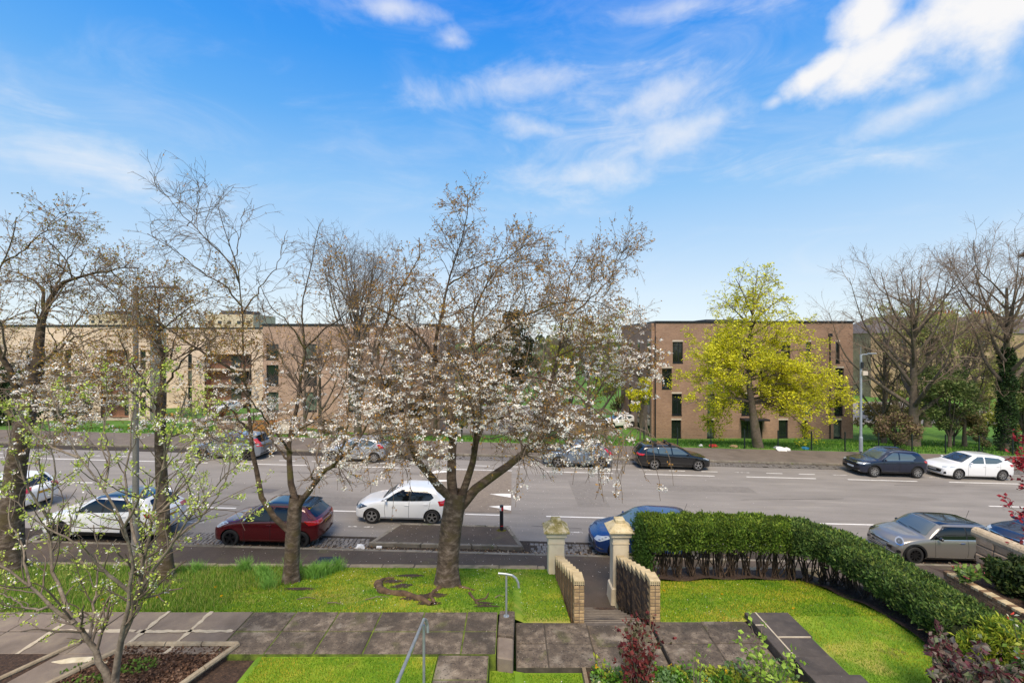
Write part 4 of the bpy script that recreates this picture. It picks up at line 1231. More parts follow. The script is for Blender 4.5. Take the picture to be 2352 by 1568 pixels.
mini = dict(L=3.85, W=1.727, r=.31, wf=.70, wr=3.20, paint=minig, rim=alloy_bl, spokes=9, tum=.22, bowf=.26,
            top=[(0, .55), (.04, .63), (.12, .72), (.35, .84), (.8, .92), (1.12, .955), (1.40, 1.17), (1.72, 1.365), (2.1, 1.415), (2.8, 1.41), (3.35, 1.375), (3.52, 1.32), (3.68, 1.08), (3.78, .92), (3.82, .80), (3.85, .66)],
            belt=[(0, .52), (.25, .66), (1.0, .86), (2.0, .90), (3.2, .93), (3.6, .92), (3.85, .62)], bot=std_bot(3.85, .17),
            mirror=(1.52, .96), mirror_m=blackroof, handle_m=chrome, handles=[(2.36, .80)], cowl=.965, wip=1.05, aer=3.3, extra=[wipers, aerial, plates('EX19 XXC', .47, .78)],
            patches=patches_hatch(dict(
                side=[[(1.36, .905), (2.52, .925), (2.52, 1.305), (1.86, 1.305), (1.62, 1.16)], [(2.57, .925), (3.36, .95), (3.36, 1.29), (2.57, 1.305)]],
                pillar=[[(1.22, .895), (3.42, .935), (3.40, 1.325), (1.80, 1.325)]],
                ws=[(0, .97), (.66, .97), (.56, 1.345), (0, 1.36)], rw=[(0, 1.0), (.58, 1.0), (.50, 1.27), (0, 1.29)], wsg=glass_mid,
                head=[(v, [(c + .135 * math.cos(R(a)), .735 + .115 * math.sin(R(a))) for a in range(0, 360, 20)]) for v, c in (('fn', s45 * (.26 + .66)), ('ff', s45 * (.26 + .66)))], headm=chrome,
                tail=lamp_r([(3.80, .58, .68), (3.55, .82, .68), (3.55, .82, .90), (3.78, .58, .90)]),
                front=[([(0, .35), (.44, .37), (.50, .50), (.42, .63), (0, .65)], chrome), ([(0, .22), (.72, .22), (.66, .30), (0, .30)], trim)],
                seams=[[(1.42, .25), (1.38, .6), (1.40, .88)], [(2.56, .25), (2.58, .6), (2.56, .92)]],
                trim=[('wheel_arch_trim', arch(.70, .355, .42, .31), trim), ('wheel_arch_trim', arch(3.20, .355, .42, .31), trim), ('sill_trim', hline(1.08, .22, 2.82, .22, .09), trim), ('belt_chrome', hline(1.24, .888, 3.5, .915, .016), chrome), ('sill_chrome', hline(1.08, .275, 2.82, .275, .015), chrome)],
                more=[('grille', [(-.44, .385), (.44, .385), (.46, .50), (.39, .61), (-.39, .61), (-.46, .50)], 'front', trim, .012), ('roof_panel', [(1.74, -.60), (3.44, -.58), (3.44, .58), (1.74, .60)], 'top', blackroof, .005),
                      ('chrome_strip', [(-.7, .30), (.7, .30), (.7, .32), (-.7, .32)], 'front', chrome, .012)]
                     + [('headlight_lens', [(s45 * (.26 + .66) + .095 * math.cos(R(a)), .735 + .08 * math.sin(R(a))) for a in range(0, 360, 20)], v, lamp_dark, .011) for v in ('fn', 'ff')]
                     + [('fog_lamp', [(s45 * (.2 + .72) + .07 * math.cos(R(a)), .40 + .06 * math.sin(R(a))) for a in range(0, 360, 30)], v, trim, .01) for v in ('fn', 'ff')]
                     + [('bonnet_stripe', [(.5, y - .012), (1.05, y - .012), (1.05, y + .012), (.5, y + .012)], 'top', silver, .003) for y in ()])))
tiguan = dict(L=4.43, W=1.81, r=.34, wf=.88, wr=3.48, paint=navy, rim=alloy, spokes=5, bowf=.16,
              top=hatch_profile(4.43, 1.68, 1.2, 1.08, 1.9, 3.85, 1.1, .80, .96), belt=std_belt(.78, 1.02, 1.1, 4.43, 1.1), bot=std_bot(4.43, .22),
              mirror=(1.5, 1.14), handles=[(2.3, .92), (3.15, .95)], cowl=1.1, wip=1.2, extra=[wipers, plates(None, .52, .9)],
              patches=patches_hatch(dict(
                  side=[[(1.42, 1.08), (2.35, 1.09), (2.4, 1.56), (2.1, 1.56), (1.8, 1.38)], [(2.44, 1.09), (3.7, 1.13), (3.6, 1.5), (2.48, 1.56)]],
                  ws=[(0, 1.10), (.68, 1.10), (.58, 1.57), (0, 1.59)], rw=[(0, 1.14), (.62, 1.14), (.54, 1.5), (0, 1.52)],
                  head=lamp_f([(.08, .60, .72), (.24, .82, .72), (.56, .90, .90), (.32, .84, .92), (.10, .60, .86)]),
                  tail=lamp_r([(4.43, .55, .95), (4.1, .9, .93), (4.1, .9, 1.1), (4.43, .55, 1.1)]),
                  front=[([(0, .62), (.52, .64), (.56, .82), (0, .80)], chrome), ([(0, .32), (.7, .32), (.62, .45), (0, .45)], trim)],
                  seams=[[(1.45, .3), (1.44, .9)], [(2.4, .3), (2.4, 1.0)]],
                  more=[('grille', [(-.48, .66), (.48, .66), (.48, .695), (-.48, .695)], 'front', trim, .012), ('grille', [(-.49, .73), (.49, .73), (.5, .765), (-.5, .765)], 'front', trim, .012),
                        ('badge', [(.085 * math.cos(R(a)), .715 + .075 * math.sin(R(a))) for a in range(0, 360, 20)], 'front', chrome, .018)])))
leaf = dict(L=4.45, W=1.77, r=.315, wf=.95, wr=3.65, paint=leafg, rim=alloy_dk, spokes=5, style='split',
            top=hatch_profile(4.45, 1.55, 1.12, 1.0, 1.95, 3.85, 1.06, .68, .88, roofpk=2.3), belt=std_belt(.68, .93, 1.02, 4.45, 1.1), bot=std_bot(4.45, .19),
            mirror=(1.5, 1.05), handles=[(2.4, .86), (3.25, .9)], cowl=1.02, wip=1.12, spoil=(3.86, 1.46, leafg), extra=[wipers, spoiler, plates(None, .42, .86)],
            patches=patches_hatch(dict(
                side=[[(1.45, 1.0), (2.45, 1.01), (2.5, 1.45), (2.15, 1.45), (1.8, 1.28)], [(2.54, 1.01), (3.3, 1.04), (3.65, 1.2), (3.5, 1.34), (2.58, 1.45)]],
                ws=[(0, 1.02), (.66, 1.02), (.56, 1.46), (0, 1.48)], rw=[(0, 1.08), (.60, 1.08), (.52, 1.42), (0, 1.44)], glass=glass_mid,
                head=lamp_f([(.3, .74, .74), (.4, .82, .76), (.9, .87, .95), (.7, .8, .96), (.3, .66, .84)]),
                tail=lamp_r([(4.45, .62, .84), (4.2, .86, .84), (4.02, .86, 1.28), (4.2, .7, 1.28)]),
                front=[([(0, .3), (.6, .3), (.6, .42), (0, .42)], trim)], rear=[([(0, .30), (.70, .30), (.72, .44), (0, .44)], trim)],
                seams=[[(1.55, .26), (1.52, .6), (1.54, .95)], [(2.5, .26), (2.5, .6), (2.5, 1.0)], [(3.3, .5), (3.45, .7), (3.48, 1.02)]],
                more=[('tail_lens', [(s45 * (4.3 - .80) - .11, .9), (s45 * (4.3 - .80) + .02, .9), (s45 * (4.3 - .80) + .0, 1.02), (s45 * (4.3 - .80) - .11, 1.02)], 'rn', lamp_clear, .01)])))
fiesta = dict(L=3.95, W=1.70, r=.305, wf=.82, wr=3.31, paint=silver, rim=alloy, spokes=8, tum=.34,
              top=hatch_profile(3.95, 1.47, .98, .96, 1.88, 3.38, 1.05, .62, .83, roofpk=2.3), belt=std_belt(.64, .88, 1.0, 3.95, 1.0), bot=std_bot(3.95, .19),
              mirror=(1.4, .99), handles=[(2.25, .82), (3.02, .87)], cowl=.98, wip=1.08, extra=[wipers, plates(None, .4, .74)],
              patches=patches_hatch(dict(
                  side=[[(1.35, .95), (2.28, .96), (2.33, 1.37), (2.05, 1.37), (1.72, 1.2)], [(2.37, .965), (3.1, 1.01), (3.3, 1.16), (3.1, 1.31), (2.41, 1.37)]],
                  ws=[(0, .985), (.62, .985), (.52, 1.38), (0, 1.40)], rw=[(0, 1.07), (.56, 1.07), (.47, 1.33), (0, 1.35)], glass=glass_mid,
                  head=lamp_f([(.10, .62, .66), (.30, .80, .64), (.78, .84, .84), (.5, .80, .85), (.14, .62, .74)]),
                  tail=lamp_r([(3.9, .66, .86), (3.62, .84, .84), (3.46, .82, 1.12), (3.62, .72, 1.10)]),
                  front=[([(0, .28), (.5, .28), (.58, .50), (0, .52)], trim)],
                  seams=[[(1.38, .26), (1.34, .6), (1.36, .9)], [(2.33, .26), (2.33, .6), (2.34, .95)], [(3.02, .5), (3.16, .7), (3.18, .98)]])))
v40 = dict(L=4.37, W=1.80, r=.33, wf=.93, wr=3.57, paint=grey, rim=alloy, spokes=5, style='split', tum=.34,
           top=hatch_profile(4.37, 1.47, 1.15, .96, 2.05, 3.75, 1.05, .64, .84, roofpk=2.4), belt=std_belt(.64, .89, 1.01, 4.37, 1.1), bot=std_bot(4.37, .20),
           mirror=(1.55, 1.0), mirror_m=trim, handles=[(2.4, .84), (3.2, .89)], cowl=.98, wip=1.1, rail=(2.1, 3.6), extra=[wipers, rails(silver), plates(None, .42, .78)],
           patches=patches_hatch(dict(
               side=[[(1.5, .96), (2.42, .97), (2.47, 1.36), (2.15, 1.36), (1.85, 1.2)], [(2.51, .97), (3.15, .995), (3.2, 1.33), (2.55, 1.36)], [(3.19, 1.0), (3.62, 1.12), (3.5, 1.26), (3.24, 1.325)]],
               ws=[(0, .985), (.66, .985), (.55, 1.38), (0, 1.40)], rw=[(0, 1.08), (.58, 1.08), (.5, 1.34), (0, 1.36)], glass=glass_mid,
               head=lamp_f([(.10, .62, .68), (.30, .82, .66), (.72, .89, .80), (.5, .85, .82), (.14, .62, .76)]),
               tail=lamp_r([(4.3, .70, .82), (4.1, .89, .82), (3.72, .80, 1.22), (3.84, .74, 1.22)]),
               front=[([(0, .44), (.46, .46), (.5, .66), (0, .68)], trim)], rear=[([(0, .28), (.74, .28), (.76, .44), (0, .44)], trim)],
               seams=[[(1.5, .26), (1.47, .6), (1.48, .92)], [(2.46, .26), (2.46, .6), (2.46, .96)], [(3.25, .5), (3.38, .7), (3.4, 1.0)]],
               trim=[('sill_trim', hline(1.32, .27, 3.18, .27, .06), trim), ('sill_chrome', hline(1.32, .30, 3.18, .30, .02), chrome)])))
leon = dict(L=4.64, W=1.80, r=.325, wf=.90, wr=3.58, paint=black, rim=alloy, spokes=5, style='split', tum=.34,
            top=[(0, .57), (.04, .63), (.12, .67), (.35, .77), (1.2, .945), (1.65, 1.22), (2.1, 1.40), (2.6, 1.45), (3.6, 1.43), (4.1, 1.40), (4.2, 1.36), (4.42, 1.12), (4.55, .96), (4.6, .9), (4.64, .76)],
            belt=std_belt(.62, .87, .99, 4.64, 1.1), bot=std_bot(4.64, .19), mirror=(1.55, .98), handles=[(2.45, .82), (3.25, .87)], cowl=.96, wip=1.08,
            rail=(2.2, 4.05), bars=(2.55, 3.45), extra=[wipers, rails(trim), crossbars, plates(None, .42, .78)],
            patches=patches_hatch(dict(
                side=[[(1.5, .95), (2.45, .96), (2.5, 1.34), (2.2, 1.34), (1.85, 1.18)], [(2.54, .96), (3.3, .985), (3.36, 1.335), (2.58, 1.345)], [(3.36, .99), (4.05, 1.10), (3.95, 1.26), (3.42, 1.33)]],
                ws=[(0, .97), (.66, .97), (.55, 1.37), (0, 1.39)], rw=[(0, 1.02), (.60, 1.02), (.52, 1.32), (0, 1.34)], glass=glass_mid,
                head=lamp_f([(.08, .60, .64), (.28, .82, .64), (.62, .89, .76), (.4, .85, .77), (.12, .60, .70)]),
                tail=lamp_r([(4.62, .45, .86), (4.3, .89, .84), (4.2, .88, .95), (4.62, .5, .96)]),
                front=[([(0, .34), (.5, .36), (.5, .60), (0, .62)], trim)], seams=[[(1.5, .26), (1.47, .6), (1.48, .9)], [(2.5, .26), (2.5, .6), (2.5, .94)], [(3.28, .5), (3.4, .7), (3.42, .98)]])))
scross = dict(L=4.30, W=1.785, r=.335, wf=.90, wr=3.50, paint=navy, rim=alloy, spokes=8, gap=.05,
              top=hatch_profile(4.30, 1.56, 1.12, 1.02, 1.9, 3.75, 1.08, .76, .92, roofpk=2.4), belt=std_belt(.74, .97, 1.06, 4.3, 1.1), bot=std_bot(4.3, .24), bowf=.16,
              mirror=(1.48, 1.06), handles=[(2.35, .9), (3.15, .95)], cowl=1.04, wip=1.14, rail=(1.95, 3.65), extra=[wipers, rails(chrome), plates(None, .50, .85)],
              patches=patches_hatch(dict(
                  side=[[(1.42, 1.03), (2.35, 1.045), (2.4, 1.45), (2.1, 1.45), (1.78, 1.28)], [(2.44, 1.05), (3.2, 1.08), (3.42, 1.2), (3.2, 1.40), (2.48, 1.45)]],
                  ws=[(0, 1.045), (.67, 1.045), (.57, 1.47), (0, 1.49)], rw=[(0, 1.12), (.6, 1.12), (.52, 1.42), (0, 1.44)], glass=glass_mid, wsg=glass_mid,
                  head=lamp_f([(.06, .5, .74), (.24, .80, .76), (.66, .88, .84), (.4, .84, .85), (.1, .5, .82)]),
                  tail=lamp_r([(4.3, .55, .92), (4.0, .88, .92), (3.92, .88, 1.04), (4.3, .55, 1.04)]),
                  front=[([(0, .58), (.52, .58), (.56, .76), (0, .76)], trim), ([(0, .30), (.66, .30), (.72, .48), (0, .46)], trim)],
                  seams=[[(1.45, .3), (1.42, .7), (1.44, .98)], [(2.4, .3), (2.4, .7), (2.4, 1.02)], [(3.16, .55), (3.3, .8), (3.32, 1.05)]],
                  trim=[('wheel_arch_trim', arch(.90, .385, .44, .335), trim), ('wheel_arch_trim', arch(3.50, .385, .44, .335), trim), ('sill_trim', hline(1.3, .31, 3.1, .31, .10), trim), ('belt_chrome', hline(1.4, 1.018, 3.25, 1.06, .018), chrome)],
                  more=[('chrome_strip', [(-.75, .33), (.75, .33), (.7, .37), (-.7, .37)], 'front', chrome, .012), ('chrome_strip', [(-.55, .775), (.55, .775), (.55, .795), (-.55, .795)], 'front', chrome, .012)])))
mazda = dict(L=4.46, W=1.755, r=.325, wf=.93, wr=3.57, paint=white, rim=alloy, spokes=8, style='split', tum=.32,
             top=hatch_profile(4.46, 1.47, 1.15, .97, 2.1, 3.8, 1.05, .64, .84, roofpk=2.5), belt=std_belt(.64, .90, 1.0, 4.46, 1.1), bot=std_bot(4.46, .19),
             mirror=(1.58, 1.0), handles=[(2.45, .82), (3.25, .87)], cowl=.99, wip=1.1, extra=[wipers, plates(None, .47, .78)],
             patches=patches_hatch(dict(
                 side=[[(1.52, .97), (2.45, .98), (2.5, 1.36), (2.2, 1.36), (1.88, 1.2)], [(2.54, .98), (3.2, 1.0), (3.62, 1.14), (3.4, 1.30), (2.58, 1.36)]],
                 ws=[(0, .995), (.66, .995), (.55, 1.38), (0, 1.40)], rw=[(0, 1.08), (.58, 1.08), (.5, 1.34), (0, 1.36)], glass=glass_mid,
                 head=lamp_f([(.12, .60, .66), (.32, .80, .66), (.82, .87, .80), (.5, .83, .80), (.16, .60, .74)]),
                 tail=lamp_r([(4.4, .62, .84), (4.1, .86, .84), (4.0, .86, .98), (4.4, .62, 1.0)]),
                 front=[([(0, .34), (.52, .36), (.60, .52), (0, .52)], trim)],
                 seams=[[(1.5, .26), (1.47, .6), (1.48, .93)], [(2.5, .26), (2.5, .6), (2.5, .96)], [(3.25, .5), (3.4, .7), (3.42, 1.0)]],
                 more=[('fog_lamp', [(s45 * (.18 + .74) - .07, .30), (s45 * (.18 + .74) + .07, .32), (s45 * (.18 + .74) + .05, .46), (s45 * (.18 + .74) - .05, .44)], v, trim, .008) for v in ('fn', 'ff')])))
ed = polo

car('parked_car', 'white small hatchback standing behind the kerb island and cherry trunk', polo, -6.58, 18.62)
car('parked_car', 'dark red hatchback with black roof behind the left cherry trunk', yaris, -10.86, 16.25)
car('parked_car', 'white crossover with black roof half hidden by the budding shrub', suv, -17.15, 16.3)
vanw = dict(polo); vanw.update(paint=white2)
car('parked_car', 'white car cut off by the left edge, only its tail showing', vanw, -23.95, 18.6)
car('parked_car', 'blue hatchback with its nose between the two gate pillars', megane, 2.85, 16.05)
car('parked_car', 'silver grey small car with black roof and round headlamps beyond the hedge', mini, 13.75, 16.28)
car('parked_car', 'navy car with chrome grille at the right edge behind the stone wall', tiguan, 18.45, 16.25)
car('parked_car', 'blue grey hatchback across the road, leftmost of the far row', leaf, -19.65, 27.5)
car('parked_car', 'silver small hatchback across the road, second in the far row', fiesta, -11.72, 27.7)
car('parked_car', 'steel grey hatchback with roof rails across the road behind the blossom', v40, 1.87, 27.75)
car('parked_car', 'black estate car with roof bars across the road, facing right', leon, 7.65, 27.8, flip=True)
car('parked_car', 'navy crossover with chrome roof rails beside the lamp post', scross, 20.95, 27.4)
car('parked_car', 'white hatchback across the road, rightmost of the far row', mazda, 25.95, 27.35)
# ------------------------------------------------------------------ buildings
def brick_mat(name, c1, c2, mort, scale=1.0, blotch=None, axis='xz'):
    m = bpy.data.materials.new(name); m.use_nodes = True
    t = m.node_tree; N = t.nodes; L = t.links
    b = N['Principled BSDF']; b.inputs['Roughness'].default_value = 0.9
    g = N.new('ShaderNodeNewGeometry'); sx = N.new('ShaderNodeSeparateXYZ'); L.new(g.outputs['Position'], sx.inputs[0])
    cx = N.new('ShaderNodeCombineXYZ')
    add = N.new('ShaderNodeMath'); add.operation = 'ADD'; L.new(sx.outputs[0], add.inputs[0]); L.new(sx.outputs[1], add.inputs[1])
    L.new(add.outputs[0], cx.inputs[0]); L.new(sx.outputs[2], cx.inputs[1])
    bt = N.new('ShaderNodeTexBrick'); L.new(cx.outputs[0], bt.inputs['Vector'])
    bt.inputs['Color1'].default_value = (*c1, 1); bt.inputs['Color2'].default_value = (*c2, 1); bt.inputs['Mortar'].default_value = (*mort, 1)
    bt.inputs['Scale'].default_value = 1.0; bt.inputs['Brick Width'].default_value = 0.225 * scale; bt.inputs['Row Height'].default_value = 0.075 * scale
    bt.inputs['Mortar Size'].default_value = 0.008 * scale; bt.inputs['Bias'].default_value = -0.1
    ns = N.new('ShaderNodeTexNoise'); ns.inputs['Scale'].default_value = 0.5; ns.inputs['Detail'].default_value = 8; L.new(g.outputs['Position'], ns.inputs['Vector'])
    hv = N.new('ShaderNodeHueSaturation'); L.new(bt.outputs[0], hv.inputs['Color'])
    mr = N.new('ShaderNodeMapRange'); L.new(ns.outputs[0], mr.inputs[0]); mr.inputs[1].default_value = .3; mr.inputs[2].default_value = .7; mr.inputs[3].default_value = .82; mr.inputs[4].default_value = 1.14
    L.new(mr.outputs[0], hv.inputs['Value']); L.new(hv.outputs[0], b.inputs['Base Color'])
    bp = N.new('ShaderNodeBump'); bp.inputs['Strength'].default_value = .3; bp.inputs['Distance'].default_value = .01
    L.new(bt.outputs['Fac'], bp.inputs['Height']); bp.invert = True; L.new(bp.outputs[0], b.inputs['Normal'])
    return m
redbrick = brick_mat('brown_facing_brick', C('#8a664e'), C('#9f7a60'), C('#a39384'))
creambrick = brick_mat('cream_facing_brick', C('#d2b69c'), C('#e0c7ae'), C('#d4c2ae'))
palebrick = brick_mat('pale_brown_brick', C('#a07e68'), C('#b3917a'), C('#b8a698'))
darkmetal = mat('dark_metal', [(0.3, C('#1f2124')), (0.7, C('#2a2d31'))], scale=5, rough=0.45, metal=0.3)
wglass = mat('window_glass', C('#1a211f'), rough=0.05, spec=0.8)
wglass2 = mat('window_glass_curtain', [(0.4, C('#39443f')), (0.6, C('#76806f'))], scale=0.8, rough=0.08, spec=0.8)
lintel_m = mat('pale_lintel', [(0.3, C('#b9ab98')), (0.7, C('#cfc2b0'))], scale=3, rough=0.9)
flatroof = mat('flat_roof', [(0.3, C('#3a3b3e')), (0.7, C('#4a4c50'))], scale=1, rough=0.8)

def wall_with_holes(name, x0, x1, z0, z1, holes, y, depth, m, parent, jamb=0.22):
    """frontal wall sheet with real openings; returns mesh object (front face at y, reveals going back)"""
    xs_ = sorted({x0, x1} | {h[0] for h in holes} | {h[1] for h in holes}); zs_ = sorted({z0, z1} | {h[2] for h in holes} | {h[3] for h in holes})
    b = MB()
    for i in range(len(xs_) - 1):
        for j in range(len(zs_) - 1):
            cx, cz = (xs_[i] + xs_[i + 1]) / 2, (zs_[j] + zs_[j + 1]) / 2
            if any(h[0] < cx < h[1] and h[2] < cz < h[3] for h in holes): continue
            b.add([(xs_[i], y, zs_[j]), (xs_[i + 1], y, zs_[j]), (xs_[i + 1], y, zs_[j + 1]), (xs_[i], y, zs_[j + 1])], [(0, 1, 2, 3)])
    for (a, c, d, e_) in holes:
        b.add([(a, y, d), (c, y, d), (c, y, e_), (a, y, e_), (a, y + jamb, d), (c, y + jamb, d), (c, y + jamb, e_), (a, y + jamb, e_)],
              [(0, 4, 5, 1), (1, 5, 6, 2), (2, 6, 7, 3), (3, 7, 4, 0)])
    # the rest of the block
    b.add([(x0, y, z0), (x1, y, z0), (x1, y + depth, z0), (x0, y + depth, z0), (x0, y, z1), (x1, y, z1), (x1, y + depth, z1), (x0, y + depth, z1)],
          [(4, 5, 6, 7), (1, 2, 6, 5), (2, 3, 7, 6), (3, 0, 4, 7)])
    me = b.mesh(name, m); return link(name, me, parent)

def window(parent, x0, x1, z0, z1, y, lintel=True, glass=None, mull=True):
    w = empty('window', ((x0 + x1) / 2, y + .16, z0)); w.parent = parent
    hw, h = (x1 - x0) / 2, z1 - z0
    f = MB(); t = 0.06
    f.box(-hw, -hw + t, 0, .06, 0, h); f.box(hw - t, hw, 0, .06, 0, h); f.box(-hw + t, hw - t, 0, .06, 0, t * 1.6); f.box(-hw + t, hw - t, 0, .06, h - t, h)
    if mull and hw > .5: f.box(hw * .25 - .03, hw * .25 + .03, 0.004, .056, t * 1.6, h - t)
    f.build('frame', darkmetal, w)
    MB().box(-hw + t * .5, hw - t * .5, .03, .045, t, h - t * .5).build('pane', glass or wglass, w)
    MB().box(-hw - .02, hw + .02, -.2, -.002, -.07, .0).build('sill', darkmetal, w)
    if lintel:
        MB().box(-hw - .03, hw + .03, -.166, -.12, h + .002, h + .17).build('lintel', lintel_m, w)
    return w

def z3x(zx, Y=48.0): return ((1400 + zx / 2.735) * .91875 - 1176) * Y / 1045
def z3z(zy, Y=48.0): return CAMZ - ((700 + zy / 2.735) * .91875 - 784) * Y / 1045
fl = empty('brick_apartment_block', (26, 48, -2.7), 0, 'brown brick flat block with dark windows behind the yellow maple', 'building')
fl.location = (0, 0, 0)
X0, X1 = z3x(655), z3x(2003); ZT, ZB_ = z3z(292), -3.0
holes = []
W3 = [  # columns: (x0,x1) by row, zoom units
    (415, 565, [(770, 840), (1022, 1062), (1278, 1315), (1510, 1575), (1680, 1716), (1884, 1912)]),
    (595, 742, [(697, 765), (1012, 1058), (1275, 1312), (1500, 1548), (1660, 1725), (1880, 1940)]),
    (770, 922, [(765, 832), (1008, 1057), (1240, 1300), (1498, 1545), (1660, 1725), (1875, 1935)]),
    (950, 1078, [(762, 828), (1005, 1052), (1495, 1558), (1655, 1692), (1870, 1925)])]
for t, b_, cols in W3:
    for a, c in cols:
        holes.append((z3x(a), z3x(c), z3z(b_), z3z(t + 6)))
door = (z3x(1238), z3x(1384), z3z(1085), z3z(955))
wall_with_holes('wall', X0, X1, ZB_, ZT, holes + [door], 48.0, 14.0, redbrick, fl)
for k, h in enumerate(holes):
    window(fl, *h, 48.0, glass=wglass2 if k % 3 == 1 else wglass)
d = empty('door', ((door[0] + door[1]) / 2, 48.16, door[2])); d.parent = fl
dw, dh = (door[1] - door[0]) / 2, door[3] - door[2]
MB().box(-dw, dw, .05, .08, 0, dh).build('pane', wglass, d)
f = MB()
for x in (-dw, -dw * .35, dw * .3, dw - .07): f.box(x, x + .07, 0, .049, 0, dh)
f.build('frame', darkmetal, d)
MB().box(door[0] - .15, door[1] + .2, 46.9, 47.99, door[3] + .05, door[3] + .22).build('canopy', darkmetal, fl, bevel=.02)
MB().box(X0 - .08, X1 + .08, 47.92, 62.1, ZT + .002, ZT + .20).build('parapet_coping', darkmetal, fl)
# wing on the left, receding
XL = X0 - .35
w2 = [(48.9 + .0, 49.7), (52.8, 53.6), (56.6, 57.4)]
b = MB(); b.box(XL, X0 - .004, 48.35, 61.9, ZB_, ZT - .03); b.build('side_wall', redbrick, fl)
for (a, c) in w2:
    for t, b_, _ in W3:
        MB().box(XL - .03, XL - .002, a, c, z3z(b_), z3z(t)).build('side_window', wglass, fl)
        MB().box(XL - .05, XL - .004, a - .03, c + .03, z3z(t) + .004, z3z(t) + .17).build('lintel', lintel_m, fl)
MB().tube([(X0 - .07, 47.93, ZB_ + .3), (X0 - .07, 47.93, ZT - 1.4)], .06, 8).build('downpipe', darkmetal, fl)
MB().tube([(z3x(1843), 47.93, ZB_ + .3), (z3x(1843), 47.93, z3z(385))], .06, 8).build('downpipe', darkmetal, fl)
MB().box(z3x(1843) - .16, z3x(1843) + .16, 47.75, 47.99, z3z(385), z3z(365)).build('hopper_head', darkmetal, fl)
MB().box(X0 + 7.0, X0 + 11, 52, 56, ZT + .19, ZT + .55).build('roof_plant', flatroof, fl)

# cream flats on the left: nearer block and set-back block with balconies
def dx(px, Y): return (px - 1176) * Y / 1045
def dz(py, Y): return CAMZ - (py - 784) * Y / 1045
railm = mat('balcony_rail', C('#2c2c2e'), rough=.5, metal=.3)
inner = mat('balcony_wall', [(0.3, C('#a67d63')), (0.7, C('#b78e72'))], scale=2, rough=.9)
def balcony(parent, x0, x1, z0, z1, Y, deep=1.6):
    bl = empty('balcony', ((x0 + x1) / 2, Y, z0)); bl.parent = parent
    hw, h = (x1 - x0) / 2, z1 - z0
    b = MB(); b.add([(-hw, deep, 0), (hw, deep, 0), (hw, deep, h), (-hw, deep, h)], [(0, 1, 2, 3)])
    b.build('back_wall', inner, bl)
    MB().box(-hw * .1, hw * .32, deep - .06, deep - .01, .03, h * .86).build('glazed_door', wglass2, bl)
    MB().box(hw * .55, hw * .9, deep - .06, deep - .01, h * .25, h * .86).build('glazed_door', wglass, bl)
    MB().box(-hw, hw, -.03, deep, -.2, -.004).build('slab', lintel_m, bl)
    r = MB(); r.box(-hw, hw, .01, .05, 1.02, 1.07); r.box(-hw, hw, .01, .05, .06, .1)
    n = int(2 * hw / .14)
    for k in range(n + 1):
        x = -hw + 2 * hw * k / n; r.box(x - .008, x + .008, .02, .04, .1, 1.02)
    r.build('railing', railm, bl)
    return bl
def block(name, label, Y, px0, px1, ptop, zbot, m, depth, bal, wins):
    e = empty(name, (0, 0, 0), 0, label, 'building')
    x0, x1 = dx(px0, Y), dx(px1, Y); zt = dz(ptop, Y)
    hb = [(dx(a, Y), dx(b_, Y), dz(d_, Y), dz(c, Y)) for a, b_, c, d_ in bal]
    hw_ = [(dx(a, Y), dx(b_, Y), dz(d_, Y), dz(c, Y)) for a, b_, c, d_ in wins]
    b = wall_with_holes('wall', x0, x1, zbot, zt, hb + hw_, Y, depth, m, e)
    # deep reveals for the balconies
    for h in hb:
        a, c, d_, e_ = h
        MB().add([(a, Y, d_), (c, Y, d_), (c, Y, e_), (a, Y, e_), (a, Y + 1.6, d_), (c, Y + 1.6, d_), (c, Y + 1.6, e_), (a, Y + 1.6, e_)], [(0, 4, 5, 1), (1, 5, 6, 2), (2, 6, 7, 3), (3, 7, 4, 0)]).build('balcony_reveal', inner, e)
        balcony(e, a, c, d_, e_, Y)
    for k, h in enumerate(hw_): window(e, *h, Y, lintel=False, glass=wglass2 if k % 2 else wglass)
    MB().box(x0 - .06, x1 + .06, Y - .08, Y + depth, zt + .002, zt + .22).build('parapet_coping', darkmetal, e)
    return e
rowsA = [(803, 851), (857, 905), (911, 959), (965, 1005)]
block('cream_apartment_block', 'cream brick flats with recessed balconies behind the left cherries', 53, -330, 345, 750, -4.5, creambrick, 2.5,
      [(232, 296, a, b_) for a, b_ in rowsA] + [(-80, -16, a, b_) for a, b_ in rowsA],
      [(322, 335, a, b_ - 6) for a, b_ in rowsA] + [(150, 164, a, b_ - 6) for a, b_ in rowsA] + [(60, 74, a, b_ - 6) for a, b_ in rowsA])
rowsB = [(813, 846), (851, 884), (889, 922), (927, 958)]
block('cream_apartment_block', 'set-back cream flats with four stacked balconies left of the cherries', 75, 366, 606, 755, -5.5, creambrick, 14,
      [(470, 578, a, b_) for a, b_ in rowsB], [(432, 441, a, b_) for a, b_ in rowsB])
block('brown_apartment_block', 'brown brick flat block half hidden behind the bare trees', 50, 604, 1010, 748, -4.5, palebrick, 14, [],
      [(612, 640, 838, 884), (612, 640, 900, 944), (700, 728, 838, 884), (700, 728, 900, 944), (612, 640, 790, 825), (700, 728, 790, 825), (800, 828, 838, 884), (800, 828, 900, 944), (800, 828, 790, 825), (900, 928, 838, 884), (900, 928, 900, 944), (900, 928, 790, 825), (970, 990, 838, 884), (970, 990, 900, 944)])
